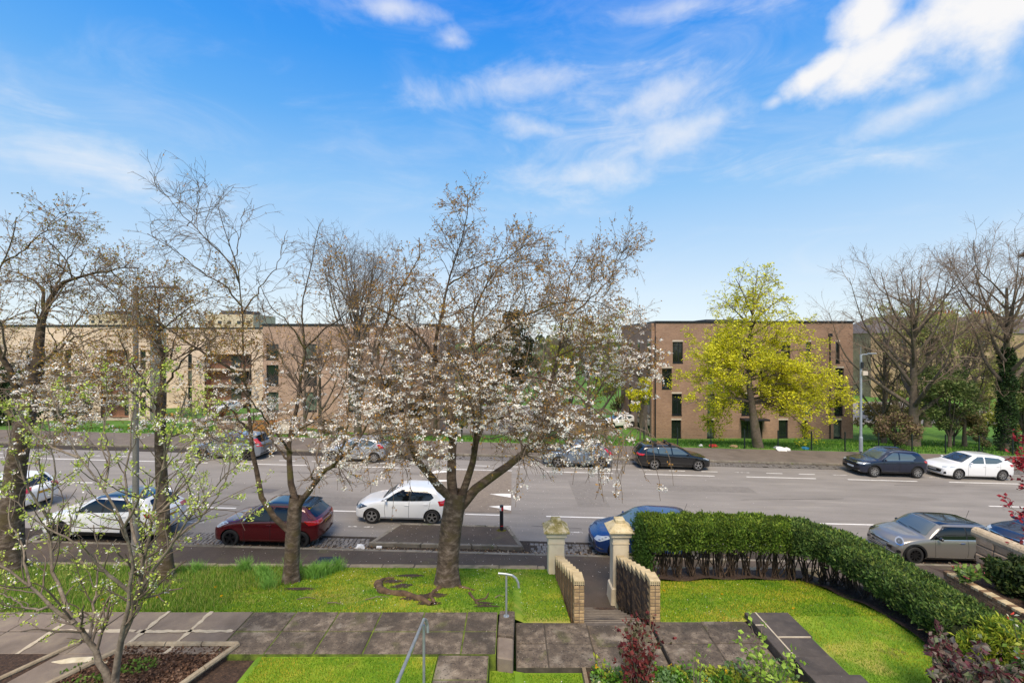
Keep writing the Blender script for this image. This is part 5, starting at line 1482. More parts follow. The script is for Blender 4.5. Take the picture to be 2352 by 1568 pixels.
# far blocks over the roofs
towerm = mat('tower_render', [(0.3, C('#c2b196')), (0.7, C('#cfbfa4'))], scale=.3, rough=.9)
def tower(label, Y, px0, px1, ptop, cols, rows):
    e = empty('tower_block', (0, 0, 0), 0, label, 'building', 'far tower blocks')
    x0, x1, zt = dx(px0, Y), dx(px1, Y), dz(ptop, Y)
    MB().box(x0, x1, Y, Y + 16, -6, zt).build('wall', towerm, e)
    MB().box(x0 + 4, x1 - 4, Y + 3, Y + 12, zt, zt + 1.6).build('roof_house', flatroof, e)
    for i in range(cols):
        for j in range(rows):
            x = x0 + (x1 - x0) * (i + .5) / cols; z = zt - 2.4 - j * 3.0
            MB().box(x - .7, x + .7, Y - .06, Y - .005, z - 1.2, z).build('window', wglass, e)
tower('pale tower block rising over the set-back cream flats', 170, 472, 582, 722, 5, 4)
tower('pale tower block peeping through the leftmost cherry', 190, 205, 292, 722, 5, 5)
# sandstone tenement on the right
sand = mat('sandstone', [(0.3, C('#8f7a5c')), (0.6, C('#a68f6e')), (0.8, C('#b8a282'))], scale=.8, detail=8, rough=.9)
slate = mat('slate_roof', [(0.3, C('#514a47')), (0.7, C('#655c57'))], scale=2, rough=.7)
tn = empty('tenement', (0, 0, 0), 0, 'sandstone tenement with slate roof and chimney pots behind the right bare trees', 'building')
Y = 92
x0, x1 = dx(2000, Y), dx(2420, Y); ze = dz(765, Y); zr = dz(724, Y)
tw = [(dx(p, Y) - .6, dx(p, Y) + .6, ze - 3.0 - 3.5 * r, ze - 1.0 - 3.5 * r) for p in (2035, 2075, 2115, 2160, 2210, 2260, 2310, 2360) for r in range(4)]
wall_with_holes('wall', x0, x1, -7, ze, tw, Y, 12, sand, tn)
for h in tw: 
    w = empty('window', ((h[0] + h[1]) / 2, Y + .15, h[2])); w.parent = tn
    MB().box(-.6, .6, .02, .05, 0, 2).build('pane', wglass, w); MB().box(-.6, .6, 0, .018, .95, 1.05).build('frame', lintel_m, w)
MB().add([(x0 - .3, Y - .3, ze), (x1, Y - .3, ze), (x1, Y + 6, zr), (x0 + 5, Y + 6, zr), (x0 - .3, Y + 12.3, ze), (x1, Y + 12.3, ze)], [(0, 1, 2, 3), (5, 4, 3, 2), (0, 3, 4)]).build('roof', slate, tn)
pot = mat('chimney_pot', C('#b0623d'), rough=.8)
for px in (2232, 2330):
    c = MB().box(dx(px, Y) - 2.2, dx(px, Y) + 2.2, Y + 5, Y + 7, zr - 1, zr + .7).build('chimney', sand, tn)
    for k in range(6):
        MB().lathe([(.16, 0), (.2, .1), (.15, .2), (.17, .75), (.13, .8)], 8, (dx(px, Y) - 1.8 + k * .72, Y + 6, zr + .7)).build('chimney_pot', pot, c)

# low brick wall with cream piers, far pavement left
lw = empty('boundary_wall', (0, 0, 0), 0, 'low brown boundary wall with cream panels behind the grey hatchback', 'wall')
for k, (a, b_) in enumerate(((500, 575), (640, 700))):
    MB().box(dx(a, 35.2), dx(b_, 35.2), 35.0, 35.3, -.1, 1.35).build('wall_panel', redbrick, lw)
    MB().box(dx(a, 35.2) - .05, dx(b_, 35.2) + .05, 34.95, 35.35, 1.352, 1.45).build('coping', lintel_m, lw)
for px in (553, 654): MB().box(dx(px - 13, 35), dx(px + 13, 35), 34.94, 34.995, .55, 1.3).build('cream_panel', lintel_m, lw)
wood = mat('timber', [(0.3, C('#8a6a4b')), (0.7, C('#b39471'))], scale=3, rough=.85, stretch=(1, 1, 6), obrand=.12)
wood2 = mat('timber_brown', [(0.3, C('#8f5a2c')), (0.7, C('#ad7440'))], scale=3, rough=.8, stretch=(6, 1, 1), obrand=.12)
ga = empty('timber_gate', (0, 0, 0), 0, 'brown timber slatted gate between the cream wall panels', 'gate')
for k in range(7): MB().box(dx(572, 35.3), dx(640, 35.3), 35.3, 35.34, .35 + k * .17, .35 + k * .17 + .14).build('board', wood2, ga)
for px in (573, 639): MB().box(dx(px, 35.3) - .05, dx(px, 35.3) + .05, 35.345, 35.43, .1, 1.6).build('post', wood2, ga)
# timber bin store
bs = empty('bin_store', (0, 0, 0), 0, 'open topped timber bin store with slatted roof left of the brick flats', 'bin store')
Yb = 43.0
xa, xb_ = dx(1290, Yb), dx(1405, Yb); zb0 = dz(1000, Yb); zt0 = dz(952, Yb)
for k in range(5): MB().box(xa, xb_, Yb, Yb + .03, zb0 + .1 + k * .22, zb0 + .1 + k * .22 + .19).build('board', wood, bs)
for x in np.linspace(xa, xb_, 4): MB().box(x - .05, x + .05, Yb + .035, Yb + .13, zb0 - .3, zt0).build('post', wood, bs)
for k in range(9):
    x = xa + (xb_ - xa) * k / 8; MB().box(x - .09, x + .09, Yb + .0, Yb + 3.0, zt0 + .102, zt0 + .14).build('roof_slat', wood, bs)
for y in (Yb + .05, Yb + 2.9): MB().box(xa - .1, xb_ + .1, y, y + .1, zt0 + .002, zt0 + .1).build('beam', wood, bs)
for k in range(5): MB().box(xa, xb_, Yb + 2.9, Yb + 2.93, zb0 + .1 + k * .22, zb0 + .1 + k * .22 + .19).build('board', wood, bs)

# car parks behind
lot = mat('car_park', [(0.3, C('#7d766f')), (0.7, C('#8f8880'))], scale=1, rough=.9)
struct(MB().prism([(30, 58), (75, 58), (75, 84), (30, 84)], -4, lambda x, y: zverge(x, y) + .12).build('car_park', lot))
struct(MB().prism([(-38, 52), (-2, 50), (12, 58), (12, 80), (-34, 74)], -6, lambda x, y: zverge(x, y) + .12).build('car_park_left', lot))
far_w = dict(polo); far_w.update(paint=white2)
def far_car(sp, label, x, y, rz):
    e = car('distant_car', label, sp, 0, 0, group='cars parked behind the flats')
    e.location = (x, y, zverge(x, y) + .13); e.rotation_euler = (0, 0, rz)
far_car(far_w, 'white car parked beyond the lamp post, nearer the flats', dx(1985, 66) , 66, R(8))
far_car(dict(fiesta), 'silver car parked beyond the lamp post, behind the white one', dx(2018, 64), 64, R(20))
far_car(dict(mazda), 'white car parked by the set-back cream flats', dx(462, 58), 60, R(80))
far_car(dict(mazda), 'white car parked behind the blossom near the timber bin store', dx(1395, 52), 55, R(15))

# ------------------------------------------------------------------ street furniture
galv = mat('galvanised', [(0.3, C('#9aa0a3')), (0.7, C('#b4b9bb'))], scale=8, rough=.45, metal=.55)
postg = mat('grey_column', [(0.3, C('#8d959c')), (0.7, C('#a5adb3'))], scale=4, rough=.5, metal=.3)
lp = empty('street_lamp', (dx(1977, 32.4), 32.4, zroad(25) + .12), 0, 'slim grey street lamp with flat lantern above the navy crossover', 'street lamp', 'street lamps')
MB().lathe([(0, 0), (.12, 0), (.12, 1.3), (.085, 1.42), (.075, 7.2), (0, 7.2)], 14).build('column', postg, lp)
MB().tube([(0, 0, 7.15), (.12, 0, 7.22), (.9, -.05, 7.27)], .035, 8).build('arm', postg, lp)
MB().box(.45, 1.05, -.14, .04, 7.26, 7.33).build('lantern', postg, lp, bevel=.03)
MB().tube([(0, 0, 7.2), (0, 0, 7.75)], .015, 5).build('aerial', postg, lp)
MB().box(-.02, .34, -.24, -.08, 5.75, 6.05).build('equipment_box', lintel_m, lp, bevel=.02)
MB().box(-.1, .1, -.16, -.09, 6.25, 6.7).build('equipment_box', darkmetal, lp, bevel=.02)
lp2 = empty('street_lamp', (dx(312, 15.4), 15.4, zroad(-12.8) + .1), 0, 'thick grey lamp column on the near pavement behind the budding shrub', 'street lamp', 'street lamps')
MB().lathe([(0, 0), (.12, 0), (.12, 1.5), (.095, 1.62), (.07, 9.0), (0, 9.0)], 16).build('column', mat('weathered_column', [(0.3, C('#77736c')), (0.7, C('#908b83'))], scale=4, rough=.6), lp2)
MB().tube([(0, 0, 8.95), (0, .5, 9.1), (0, 1.6, 9.2)], .04, 8).build('arm', postg, lp2)
MB().box(-.12, .12, 1.3, 1.95, 9.17, 9.26).build('lantern', postg, lp2, bevel=.03)
# mesh fence along the verge
fpost = mat('fence_green', C('#1d2a26'), rough=.5, metal=.2)
def fence(x0, n, label, y=33.95, h=1.32):
    e = empty('mesh_fence', (0, 0, 0), 0, label, 'fence', 'mesh fences behind the far pavement')
    for k in range(n + 1):
        x = x0 + 2.5 * k; z = zroad(x) + .1
        MB().box(x - .035, x + .035, y - .03, y + .03, z, z + h + .1).build('post', fpost, e)
        if k < n:
            b = MB()
            for q in range(1, 25):
                xx = x + 2.5 * q / 25; b.add([(xx - .0025, y, z + .08), (xx + .0025, y, z + .08), (xx + .0025, y, z + h), (xx - .0025, y, z + h)], [(0, 1, 2, 3)])
            for zz in (.1, .5, .9, h):
                b.add([(x, y - .004, z + zz - .004), (x + 2.5, y - .004, z + zz - .065 - .004), (x + 2.5, y - .004, z + zz - .065 + .004), (x, y - .004, z + zz + .004)], [(0, 1, 2, 3)])
            b.build('wire_panel', fpost, e)
fence(dx(1479, 33.95), 13, 'dark green mesh fence along the grass verge below the brick flats')
# litter
def blob(name, label, p, sx_, sy_, sz_, m, cat, seed=0, grp='litter on the verge'):
    r_ = np.random.default_rng(seed)
    me = bpy.data.meshes.new(name); bm = bmesh.new(); bmesh.ops.create_icosphere(bm, subdivisions=2, radius=1)
    for v in bm.verts:
        k = 1 + r_.uniform(-.28, .28)
        v.co = Vector((v.co.x * sx_ * k, v.co.y * sy_ * k, max(-.3, v.co.z) * sz_ * k))
    bm.to_mesh(me); bm.free(); me.materials.append(m)
    o = link(name, me, None, p); tag(o, label, cat, grp); return o
wht = mat('white_plastic', C('#e4e2de'), rough=.5); redp = mat('red_plastic', C('#c8302a'), rough=.5); bluep = mat('blue_plastic', C('#2f7ea8'), rough=.5); card = mat('cardboard', C('#a88a66'), rough=.9)
def vp(zx, zy):
    Y = 34.4; p = at((1400 + zx / 2.735) * .91875, (700 + zy / 2.735) * .91875, Y); p.z = zverge(p.x, Y) + .05; p.y = Y; return p
lid = MB().lathe([(0, .02), (.28, .02), (.36, .06), (.37, .03), (.29, -.01), (0, -.01)], 20).build('discarded_lid', wht); lid.location = vp(1465, 1160); lid.location.y = 33.5; lid.location.z = zroad(lid.location.x) + .16; lid.rotation_euler = (R(20), 0, 0)
tag(lid, 'round white lid lying at the edge of the far pavement', 'litter', 'litter on the verge')
p = vp(1505, 1165); p.y = 33.55; p.z = zroad(p.x) + .14
blob('plastic_bag', 'crumpled white bag beside the round lid', p, .25, .18, .2, wht, 'litter', 1)
blob('plastic_bag', 'crumpled red bag on the grass verge', vp(1045, 1135), .34, .2, .15, redp, 'litter', 2)
blob('cardboard_scrap', 'torn cardboard on the grass verge', vp(1190, 1138), .3, .2, .14, card, 'litter', 3)
blob('plastic_bag', 'blue bag on the grass verge near the lamp', vp(1675, 1155), .3, .2, .13, bluep, 'litter', 4)
blob('plastic_bag', 'pale bag under the yellow maple', vp(1480, 1122), .26, .18, .14, mat('grey_plastic', C('#aeb2b4'), rough=.5), 'litter', 5)
blob('plastic_bag', 'small white scrap on the grass verge above the black estate', vp(962, 1105), .16, .12, .12, wht, 'litter', 6)
blob('plastic_bag', 'white scrap in the far gutter', Vector((dx(2045, 29.3), 29.3, zroad(24) + .05)), .3, .1, .07, wht, 'litter', 7)
p = at(866, 1263, 16.4)
blob('plastic_bag', 'white crumpled paper in the near gutter beside the kerb island', (p.x - 0.62, 16.42, zroad(p.x) + .05), .2, .11, .12, wht, 'litter', 8, 'litter in the near gutter')
cu_ = MB().tube([(0, 0, 0), (.19, 0, 0)], .05, 12).build('paper_cup', wht); cu_.location = (p.x - .02, 16.42, zroad(p.x) + .075); tag(cu_, 'white paper cup lying in the near gutter', 'litter', 'litter in the near gutter')
# black box on the pavement
bxx = empty('storage_box', (dx(752, 14.6), 14.6, zroad(-6) + .1), 0, 'black plastic box with sloping lid standing on the near pavement', 'box')
MB().box(-.33, .33, -.2, .22, 0, .26).build('box_body', blk, bxx, bevel=.02)
MB().add([(-.35, -.22, .262), (.35, -.22, .262), (.35, .24, .262), (-.35, .24, .262), (-.35, -.22, .29), (.35, -.22, .29), (.35, .24, .36), (-.35, .24, .36)], [(0, 3, 2, 1), (4, 5, 6, 7), (0, 1, 5, 4), (1, 2, 6, 5), (2, 3, 7, 6), (3, 0, 4, 7)]).build('lid', blk, bxx, bevel=.012)
MB().box(.331, .334, -.1, -.02, .1, .2).build('sticker', wht, bxx)

# handrails
h1 = empty('handrail', (at(1163, 1412, 9.55).x, 9.55, ZUP), 0, 'short galvanised handrail with curved end on the broken step', 'handrail', 'galvanised handrails')
MB().tube([(0, 0, 0), (0, 0, .86)], .021, 10).build('post', galv, h1, smooth=False)
MB().tube([(-.17, 0, .90), (0, 0, .885), (.12, 0, .86), (.2, 0, .80), (.25, 0, .70), (.262, 0, .60)], .024, 10).build('rail', galv, h1)
MB().lathe([(0, 0), (.06, 0), (.06, .012), (0, .012)], 14).build('base_plate', galv, h1)
h2 = empty('handrail', (-1.5, 7.75, 1.82), 0, 'long galvanised handrail rising towards the house by the slab path', 'handrail', 'galvanised handrails')
MB().tube([(0, 0, 0), (0, 0, .98)], .023, 10).build('post', galv, h2)
MB().tube([(.05, .08, .80), (.04, .1, .92), (.02, .06, 1.03), (0, 0, 1.075), (0.0, -1.9, 1.36), (0, -2.6, 1.47)], .025, 10).build('rail', galv, h2)
# ------------------------------------------------------------------ trees
def norm(a): return a / np.maximum(np.linalg.norm(a, axis=-1, keepdims=True), 1e-9)
def catmull(pts, per=6):
    P = np.array(pts, float); P = np.vstack([2 * P[0] - P[1], P, 2 * P[-1] - P[-2]])
    out = []
    for i in range(1, len(P) - 2):
        for t in np.linspace(0, 1, per, endpoint=False):
            out.append(.5 * (2 * P[i] + (P[i + 1] - P[i - 1]) * t + (2 * P[i - 1] - 5 * P[i] + 4 * P[i + 1] - P[i + 2]) * t * t + (3 * P[i] - P[i - 1] - 3 * P[i + 1] + P[i + 2]) * t ** 3))
    out.append(P[-2]); return np.array(out)
def resample(P, K):
    d = np.concatenate([[0], np.cumsum(np.linalg.norm(np.diff(P[:, :3], axis=0), axis=1))])
    t = np.linspace(0, d[-1], K)
    return np.stack([np.interp(t, d, P[:, k]) for k in range(P.shape[1])], 1)
def tubes(P, Rr, sides):
    """P (N,K,3), Rr (N,K) -> verts, quads"""
    N, K, _ = P.shape
    T = norm(np.gradient(P, axis=1))
    ref = np.zeros_like(T); ref[..., 0] = .37; ref[..., 1] = .83; ref[..., 2] = .41
    A = norm(np.cross(T, ref)); B = np.cross(T, A)
    an = np.arange(sides) * 2 * np.pi / sides
    V = P[:, :, None, :] + Rr[:, :, None, None] * (A[:, :, None, :] * np.cos(an)[None, None, :, None] + B[:, :, None, :] * np.sin(an)[None, None, :, None])
    idx = np.arange(N * K * sides).reshape(N, K, sides)
    a = idx[:, :-1, :]; b = np.roll(a, -1, 2); c = idx[:, 1:, :]; d = np.roll(c, -1, 2)
    F = np.stack([a, b, d, c], -1).reshape(-1, 4)
    return V.reshape(-1, 3), F
def join(parts):
    V = []; F = []; o = 0
    for v, f in parts:
        V.append(v); F.append(f + o); o += len(v)
    return np.concatenate(V), np.concatenate(F)
def spawn(rg, P, Rr, per_m, t0, t1, lmin, lmax, a0, a1, up, wig, K, rmin, rfac=.5, taper=True, side=None, lfall=.45):
    """children along each parent; returns (M,K,3),(M,K)"""
    N, KP, _ = P.shape
    Ln = np.linalg.norm(np.diff(P, axis=1), axis=2).sum(1)
    cnt = rg.poisson(np.maximum(.3, per_m * Ln * (t1 - t0)))
    pi = np.repeat(np.arange(N), cnt); M = len(pi)
    if M == 0: return np.zeros((0, K, 3)), np.zeros((0, K))
    t = rg.uniform(t0, t1, M)
    f = t * (KP - 1); i = np.minimum(f.astype(int), KP - 2); u = (f - i)[:, None]
    S = P[pi, i] * (1 - u) + P[pi, i + 1] * u
    T = norm(P[pi, i + 1] - P[pi, i])
    r0 = (Rr[pi, i] * (1 - u[:, 0]) + Rr[pi, i + 1] * u[:, 0])
    q = norm(rg.normal(size=(M, 3))); q = norm(q - T * (q * T).sum(1, keepdims=True))
    an = rg.uniform(a0, a1, M)[:, None]
    D = norm(T * np.cos(an) + q * np.sin(an))
    Lc = rg.uniform(lmin, lmax, M) * (1 - lfall * t)
    out = np.zeros((M, K, 3)); out[:, 0] = S
    st = (Lc / (K - 1))[:, None]
    for k in range(1, K):
        D = norm(D + np.array([0, 0, 1.0]) * up * st * (1.0) + rg.normal(size=(M, 3)) * wig)
        out[:, k] = out[:, k - 1] + D * st
    rs = np.maximum(rmin, np.minimum(r0 * rfac, .012 + Lc * .012))
    Rc = rs[:, None] * np.linspace(1, .45 if taper else .9, K)[None, :]
    return out, np.maximum(Rc, rmin * .7)
def leafquads(rg, C_, size, var=.35, flat=0.0, up=None, wd=.34):
    """folded leaf quads at points C_"""
    M = len(C_)
    a = norm(rg.normal(size=(M, 3)) * np.array([1, 1, 1 - flat]))
    if up is not None: a = norm(a + np.array([0, 0, up]))
    b = norm(np.cross(a, rg.normal(size=(M, 3)))); n = np.cross(a, b)
    s = (size * rg.uniform(1 - var, 1 + var, M))[:, None]
    V = np.stack([C_, C_ + a * s * .5 + b * s * wd + n * s * .1, C_ + a * s, C_ + a * s * .5 - b * s * wd + n * s * .1], 1)
    return V.reshape(-1, 3), np.arange(M * 4).reshape(M, 4)
def along(rg, P, n, t0=.2, t1=1.0, jit=0.0):
    N, K, _ = P.shape
    pi = np.repeat(np.arange(N), n); M = len(pi)
    t = rg.uniform(t0, t1, M) * (K - 1); i = np.minimum(t.astype(int), K - 2); u = (t - i)[:, None]
    return P[pi, i] * (1 - u) + P[pi, i + 1] * u + rg.normal(size=(M, 3)) * jit
def tints(rg, n, cols, per=4):
    c = np.array(cols)[rg.integers(0, len(cols), n)] * rg.uniform(.8, 1.2, (n, 1))
    return np.repeat(c, per, 0)
leafmat = mat('leaf', (1.0, 1.0, 1.0), rough=.6, tint=True, transl=.35, spec=.3)
petalmat = mat('blossom_petal', (1.0, 1.0, 1.0), rough=.7, tint=True, transl=.3, spec=.2)
def bark(name, cols, moss, st=(1, 1, 1)):
    m = mat(name, cols, scale=5, detail=10, rough=.95, bump=.8, bscale=26, bdist=.03, stretch=st, blotch=(moss, 1.6, .5, .66, .75) if moss else None)
    return m
bark_cherry = bark('cherry_bark', [(0.3, C('#33291f')), (0.5, C('#524335')), (0.75, C('#82705e'))], C('#57521f'), (1, 1, 2.0))
bark_trunk = bark('cherry_trunk_bark', [(0.3, C('#362c23')), (0.5, C('#5c4d40')), (0.75, C('#8f8073'))], C('#55492c'), (1.3, 1.3, 2.4))
bark_twig = mat('twig_bark', [(0.3, C('#5d4e41')), (0.7, C('#857566'))], scale=6, rough=.9)
bark_grey = bark('grey_bark', [(0.3, C('#4f463b')), (0.7, C('#756858'))], C('#4c4a2b'))
bark_dark = mat('dark_twig', [(0.3, C('#5a4a3d')), (0.7, C('#786758'))], scale=5, rough=.95)

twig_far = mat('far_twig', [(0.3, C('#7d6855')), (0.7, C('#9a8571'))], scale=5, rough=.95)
def limb_arrays(limbs, Y0, K=14):
    """limbs: (list of (px,py,dY), r0, r1) -> P (N,K,3), R (N,K)"""
    P = []; Rr = []
    for pts, r0, r1 in limbs:
        w = [tuple(at(p[0], p[1], Y0 + (p[2] if len(p) > 2 else 0))) for p in pts]
        q = resample(catmull(w), K); P.append(q); Rr.append(r1 + (r0 - r1) * (1 - np.linspace(0, 1, K)) ** (1.0 if r0 > .15 and r1 > .08 else 1.7))
    return np.array(P), np.array(Rr)
def tree_obj(name, label, base, cat='tree', group=None):
    return empty(name, base, 0, label, cat, group)
def add_part(e, name, V, F, m, smooth_=True, col=None, kind=None):
    V = np.asarray(V) - np.array(e.location)
    o = link(name, np_mesh(name, V, F, m, smooth=smooth_, col=col), e)
    if kind: o['kind'] = kind
    return o

BRONZE = [C('#b8863c'), C('#a06f34'), C('#c89a4c'), C('#b09040'), C('#94703a')]
BRONZEG = BRONZE + [C('#8f8a3a'), C('#a09a45')]
PET = [C('#fffaf0'), C('#fff6ea'), C('#fbeee2'), C('#ffffff')]
def cherry(name, label, Y0, trunk, limbs, seed, l2=3.2, l3=4.5, l4=5.5, len2=(1.0, 2.4), len3=(.5, 1.2), blossom_z=8.0, nblos=1500, leafn=3, weep=(), trunk_m=None, lsize=.044, up2=.25, green=False, rs=.85, bare=None):
    rg = np.random.default_rng(seed)
    tp, tr = limb_arrays([trunk[:1] + trunk[1:]] if False else [(trunk[0], trunk[1], trunk[2])], Y0, 18)
    tr[0, :5] *= np.array([1.28, 1.18, 1.10, 1.05, 1.02])
    base = tuple(tp[0, 0])
    e = tree_obj(name, label, base, group='cherry trees in the front garden')
    tp[0, 0, 2] -= .12
    V, F = tubes(tp, tr, 20)
    # uneven girth
    cc = np.repeat(tp[0], 20, 0); dv = V - cc
    ang = np.tile(np.arange(20) * 2 * np.pi / 20, 18)
    k = 1 + .05 * np.sin(ang * 3 + 1.0) + .04 * np.sin(ang * 5 + cc[:, 2] * 2) + .02 * rg.normal(size=len(V))
    fl_ = np.clip(1 - (cc[:, 2] - base[2]) / .5, 0, 1); k += fl_ * .18 * np.maximum(0, np.sin(ang * 4 + .7))
    V = cc + dv * k[:, None]
    add_part(e, 'trunk', V, F, trunk_m or bark_trunk)
    P1, R1 = limb_arrays(limbs, Y0, 16); R1 = R1 * rs; R1 = R1[:, :1] * 1.0 + (R1 - R1[:, :1]) * 1.0; R1 = np.maximum(R1, .008)
    P1[:, 1:] += rg.normal(size=P1[:, 1:].shape) * .018
    v1, f1 = tubes(P1, R1, 10)
    add_part(e, 'limbs', v1, f1, bark_cherry, kind='stuff')
    P2, R2 = spawn(rg, P1, R1, l2, .22, 1.0, len2[0], len2[1], R(30), R(75), up2, .16, 9, .008, .5, lfall=.76)
    # some branches leave the limb ends
    P2b, R2b = spawn(rg, P1, R1, 1.6, .75, 1.0, len2[0] * .4, len2[1] * .45, R(8), R(40), .1, .12, 9, .007, .8, lfall=.6)
    P2 = np.concatenate([P2, P2b]); R2 = np.concatenate([R2, R2b])
    P3, R3 = spawn(rg, P2, R2, l3, .15, 1.0, len3[0], len3[1], R(25), R(65), -.18, .16, 6, .0052, .6)
    P4, R4 = spawn(rg, P3, R3, l4, .1, 1.0, .18, .55, R(20), R(60), -.25, .16, 3, .0042, .7)
    parts = [tubes(P2, R2, 6), tubes(P3, R3, 4), tubes(P4, R4, 3)]
    hang = []
    for (px, py, dY, n, lo, hi) in weep:
        S = np.array(at(px, py, Y0 + dY))
        W_ = np.zeros((n, 10, 3)); W_[:, 0] = S + rg.normal(size=(n, 3)) * np.array([.45, .35, .12])
        Dd = norm(rg.normal(size=(n, 3)) * np.array([1, .7, .3]) + np.array([.25, -.1, -.1]))
        Lw = rg.uniform(lo, hi, n)[:, None]
        for k_ in range(1, 10):
            Dd = norm(Dd + np.array([0, 0, -.42]) + rg.normal(size=(n, 3)) * .16); W_[:, k_] = W_[:, k_ - 1] + Dd * Lw / 9
        Rw = np.linspace(.009, .0045, 10)[None, :].repeat(n, 0)
        parts.append(tubes(W_, Rw, 4)); hang.append(W_)
        W2, RW2 = spawn(rg, W_, Rw, 2.2, .3, 1, .15, .4, R(20), R(60), -.2, .2, 4, .004, .8); parts.append(tubes(W2, RW2, 3)); hang.append(W2)
    V, F = join(parts)
    add_part(e, 'branches', V, F, bark_twig, kind='stuff')
    # young bronze leaves
    pts = np.concatenate([along(rg, P4, leafn, .3, 1.02, .012), along(rg, P3, 2, .3, 1.0, .02)] + [along(rg, h.reshape(-1, h.shape[1], 3), 4, .3, 1, .02) for h in hang])
    keep = rg.random(len(pts)) < np.where(pts[:, 2] < blossom_z - .6, .45, .85); pts = pts[keep]
    if bare: pts = pts[~((pts[:, 2] > bare) & (rg.random(len(pts)) < .93))]
    pts = np.repeat(pts, 2, 0) + rg.normal(size=(len(pts) * 2, 3)) * .008
    v, f = leafquads(rg, pts, lsize)
    add_part(e, 'foliage', v, f, leafmat, False, tints(rg, len(pts), BRONZEG if green else BRONZE), 'stuff')
    # blossom clusters
    cand = np.concatenate([along(rg, P4, 1, .5, 1.0), along(rg, P3, 1, .5, 1.0)] + [along(rg, h.reshape(-1, h.shape[1], 3), 3, .3, 1) for h in hang])
    pr = np.clip((blossom_z - cand[:, 2]) / 1.6 + .15, 0.0, 1) * np.clip((cand[:, 2] - 3.6) / 2.2, .12, 1)
    pr *= np.clip(.5 + .9 * np.sin(cand[:, 0] * 2.3 + seed) * np.sin(cand[:, 2] * 2.7 + cand[:, 1] * 1.9), .12, 1.3)
    pr = pr / pr.sum()
    n = min(nblos, (pr > 0).sum())
    ci = rg.choice(len(cand), n, replace=False, p=pr)
    Cc = cand[ci] - np.array([0, 0, .05])
    m = 16
    rad = rg.uniform(.035, .075, (n, 1, 1))
    off = norm(rg.normal(size=(n, m, 3))) * rad * np.array([1.25, 1.25, .5])
    pp = (Cc[:, None, :] + off).reshape(-1, 3)
    v, f = leafquads(rg, pp, .048, .25, up=.1)
    add_part(e, 'blossom', v, f, petalmat, False, tints(rg, len(pp), PET), 'stuff')
    lp_ = np.repeat(Cc, 2, 0) + rg.normal(size=(n * 2, 3)) * .04 + np.array([0, 0, .04])
    v, f = leafquads(rg, lp_, .055); add_part(e, 'bud_leaves', v, f, leafmat, False, tints(rg, len(lp_), BRONZE), 'stuff')
    return e

MAIN = cherry('cherry_tree', 'large blossoming cherry tree with thick trunk on the lawn left of the gate', 11.6,
       ([(1027, 1352), (1030, 1290), (1036, 1220), (1044, 1170), (1050, 1128)], .275, .27),
       [([(1046, 1150), (1000, 1108, -.2), (966, 1065, -.5), (948, 1030, -.7), (915, 975, -.8), (880, 900, -.7), (866, 820, -.5), (880, 760, -.2), (916, 670, 0), (962, 590, .1), (962, 545, .2)], .135, .014),
        ([(1042, 1150), (1036, 1080, .2), (1040, 1000, .4), (1026, 910, .6), (1002, 830, .8), (1005, 760, .8), (1030, 655, .6), (1060, 550, .5), (1074, 495, .4), (1072, 445, .4)], .16, .012),
        ([(1056, 1150), (1082, 1070, .1), (1095, 1000, 0), (1102, 900, -.1), (1094, 810, 0), (1086, 735, .2), (1116, 660, .4), (1155, 603, .5), (1210, 560, .6)], .125, .016),
        ([(1060, 1160), (1105, 1112, .2), (1165, 1070, .4), (1212, 1030, .6), (1252, 990, .8), (1262, 900, 1.0), (1280, 820, 1.1), (1296, 720, 1.2), (1308, 640, 1.2), (1330, 590, 1.2)], .165, .014),
        ([(1104, 905, -.1), (1140, 880, -.5), (1222, 866, -.9), (1300, 890, -1.2), (1360, 935, -1.4), (1425, 1000, -1.5)], .055, .014),
        ([(1096, 985, 0), (1150, 960, -.4), (1205, 970, -.8), (1270, 982, -1.1), (1330, 1010, -1.3)], .04, .012),
        ([(1040, 1010, .3), (1015, 988, -.4), (936, 978, -1.0), (852, 994, -1.3), (770, 1004, -1.5)], .045, .012),
        ([(1005, 830, .7), (950, 760, .2), (880, 715, -.2), (800, 680, -.4), (740, 640, -.5)], .045, .012),
        ([(1094, 800, 0), (1170, 745, -.4), (1250, 705, -.7), (1340, 690, -.9), (1420, 715, -1.0)], .05, .012),
        ([(1088, 1045, .07), (1092, 960, -.9), (1060, 870, -1.9), (1030, 800, -2.4)], .06, .012),
        ([(1090, 1035, .06), (1125, 930, 1.2), (1140, 820, 2.2), (1150, 720, 2.8)], .06, .012),
        ([(1020, 900, .6), (960, 860, 1.4), (890, 820, 2.0), (830, 790, 2.3)], .05, .012),
        ([(1296, 740, 1.2), (1350, 690, 1.0), (1400, 640, .9), (1425, 570, .8)], .035, .01),
        ([(1280, 820, 1.1), (1350, 790, .8), (1420, 790, .5), (1470, 820, .3)], .04, .01),
        ([(1262, 905, 1.0), (1330, 860, .6), (1400, 850, .3), (1480, 870, .1)], .04, .01),
        ([(966, 1065, -.5), (930, 1050, -1.0), (900, 1020, -1.5), (870, 1000, -1.8)], .03, .01),
        ([(1030, 655, .6), (1100, 610, .2), (1180, 590, -.1), (1230, 600, -.2)], .03, .01)],
       11, nblos=1800, blossom_z=8.5, up2=.5, l2=5.0, l3=9.0, l4=8.0, leafn=2, len2=(1.0, 2.6), len3=(.5, 1.3),
       weep=[(1385, 985, -1.4, 20, .9, 1.9), (1330, 950, -1.2, 8, .7, 1.5), (960, 1030, -.9, 7, .6, 1.3), (1440, 960, -1.2, 7, .6, 1.3), (830, 1010, -1.3, 5, .7, 1.3)])

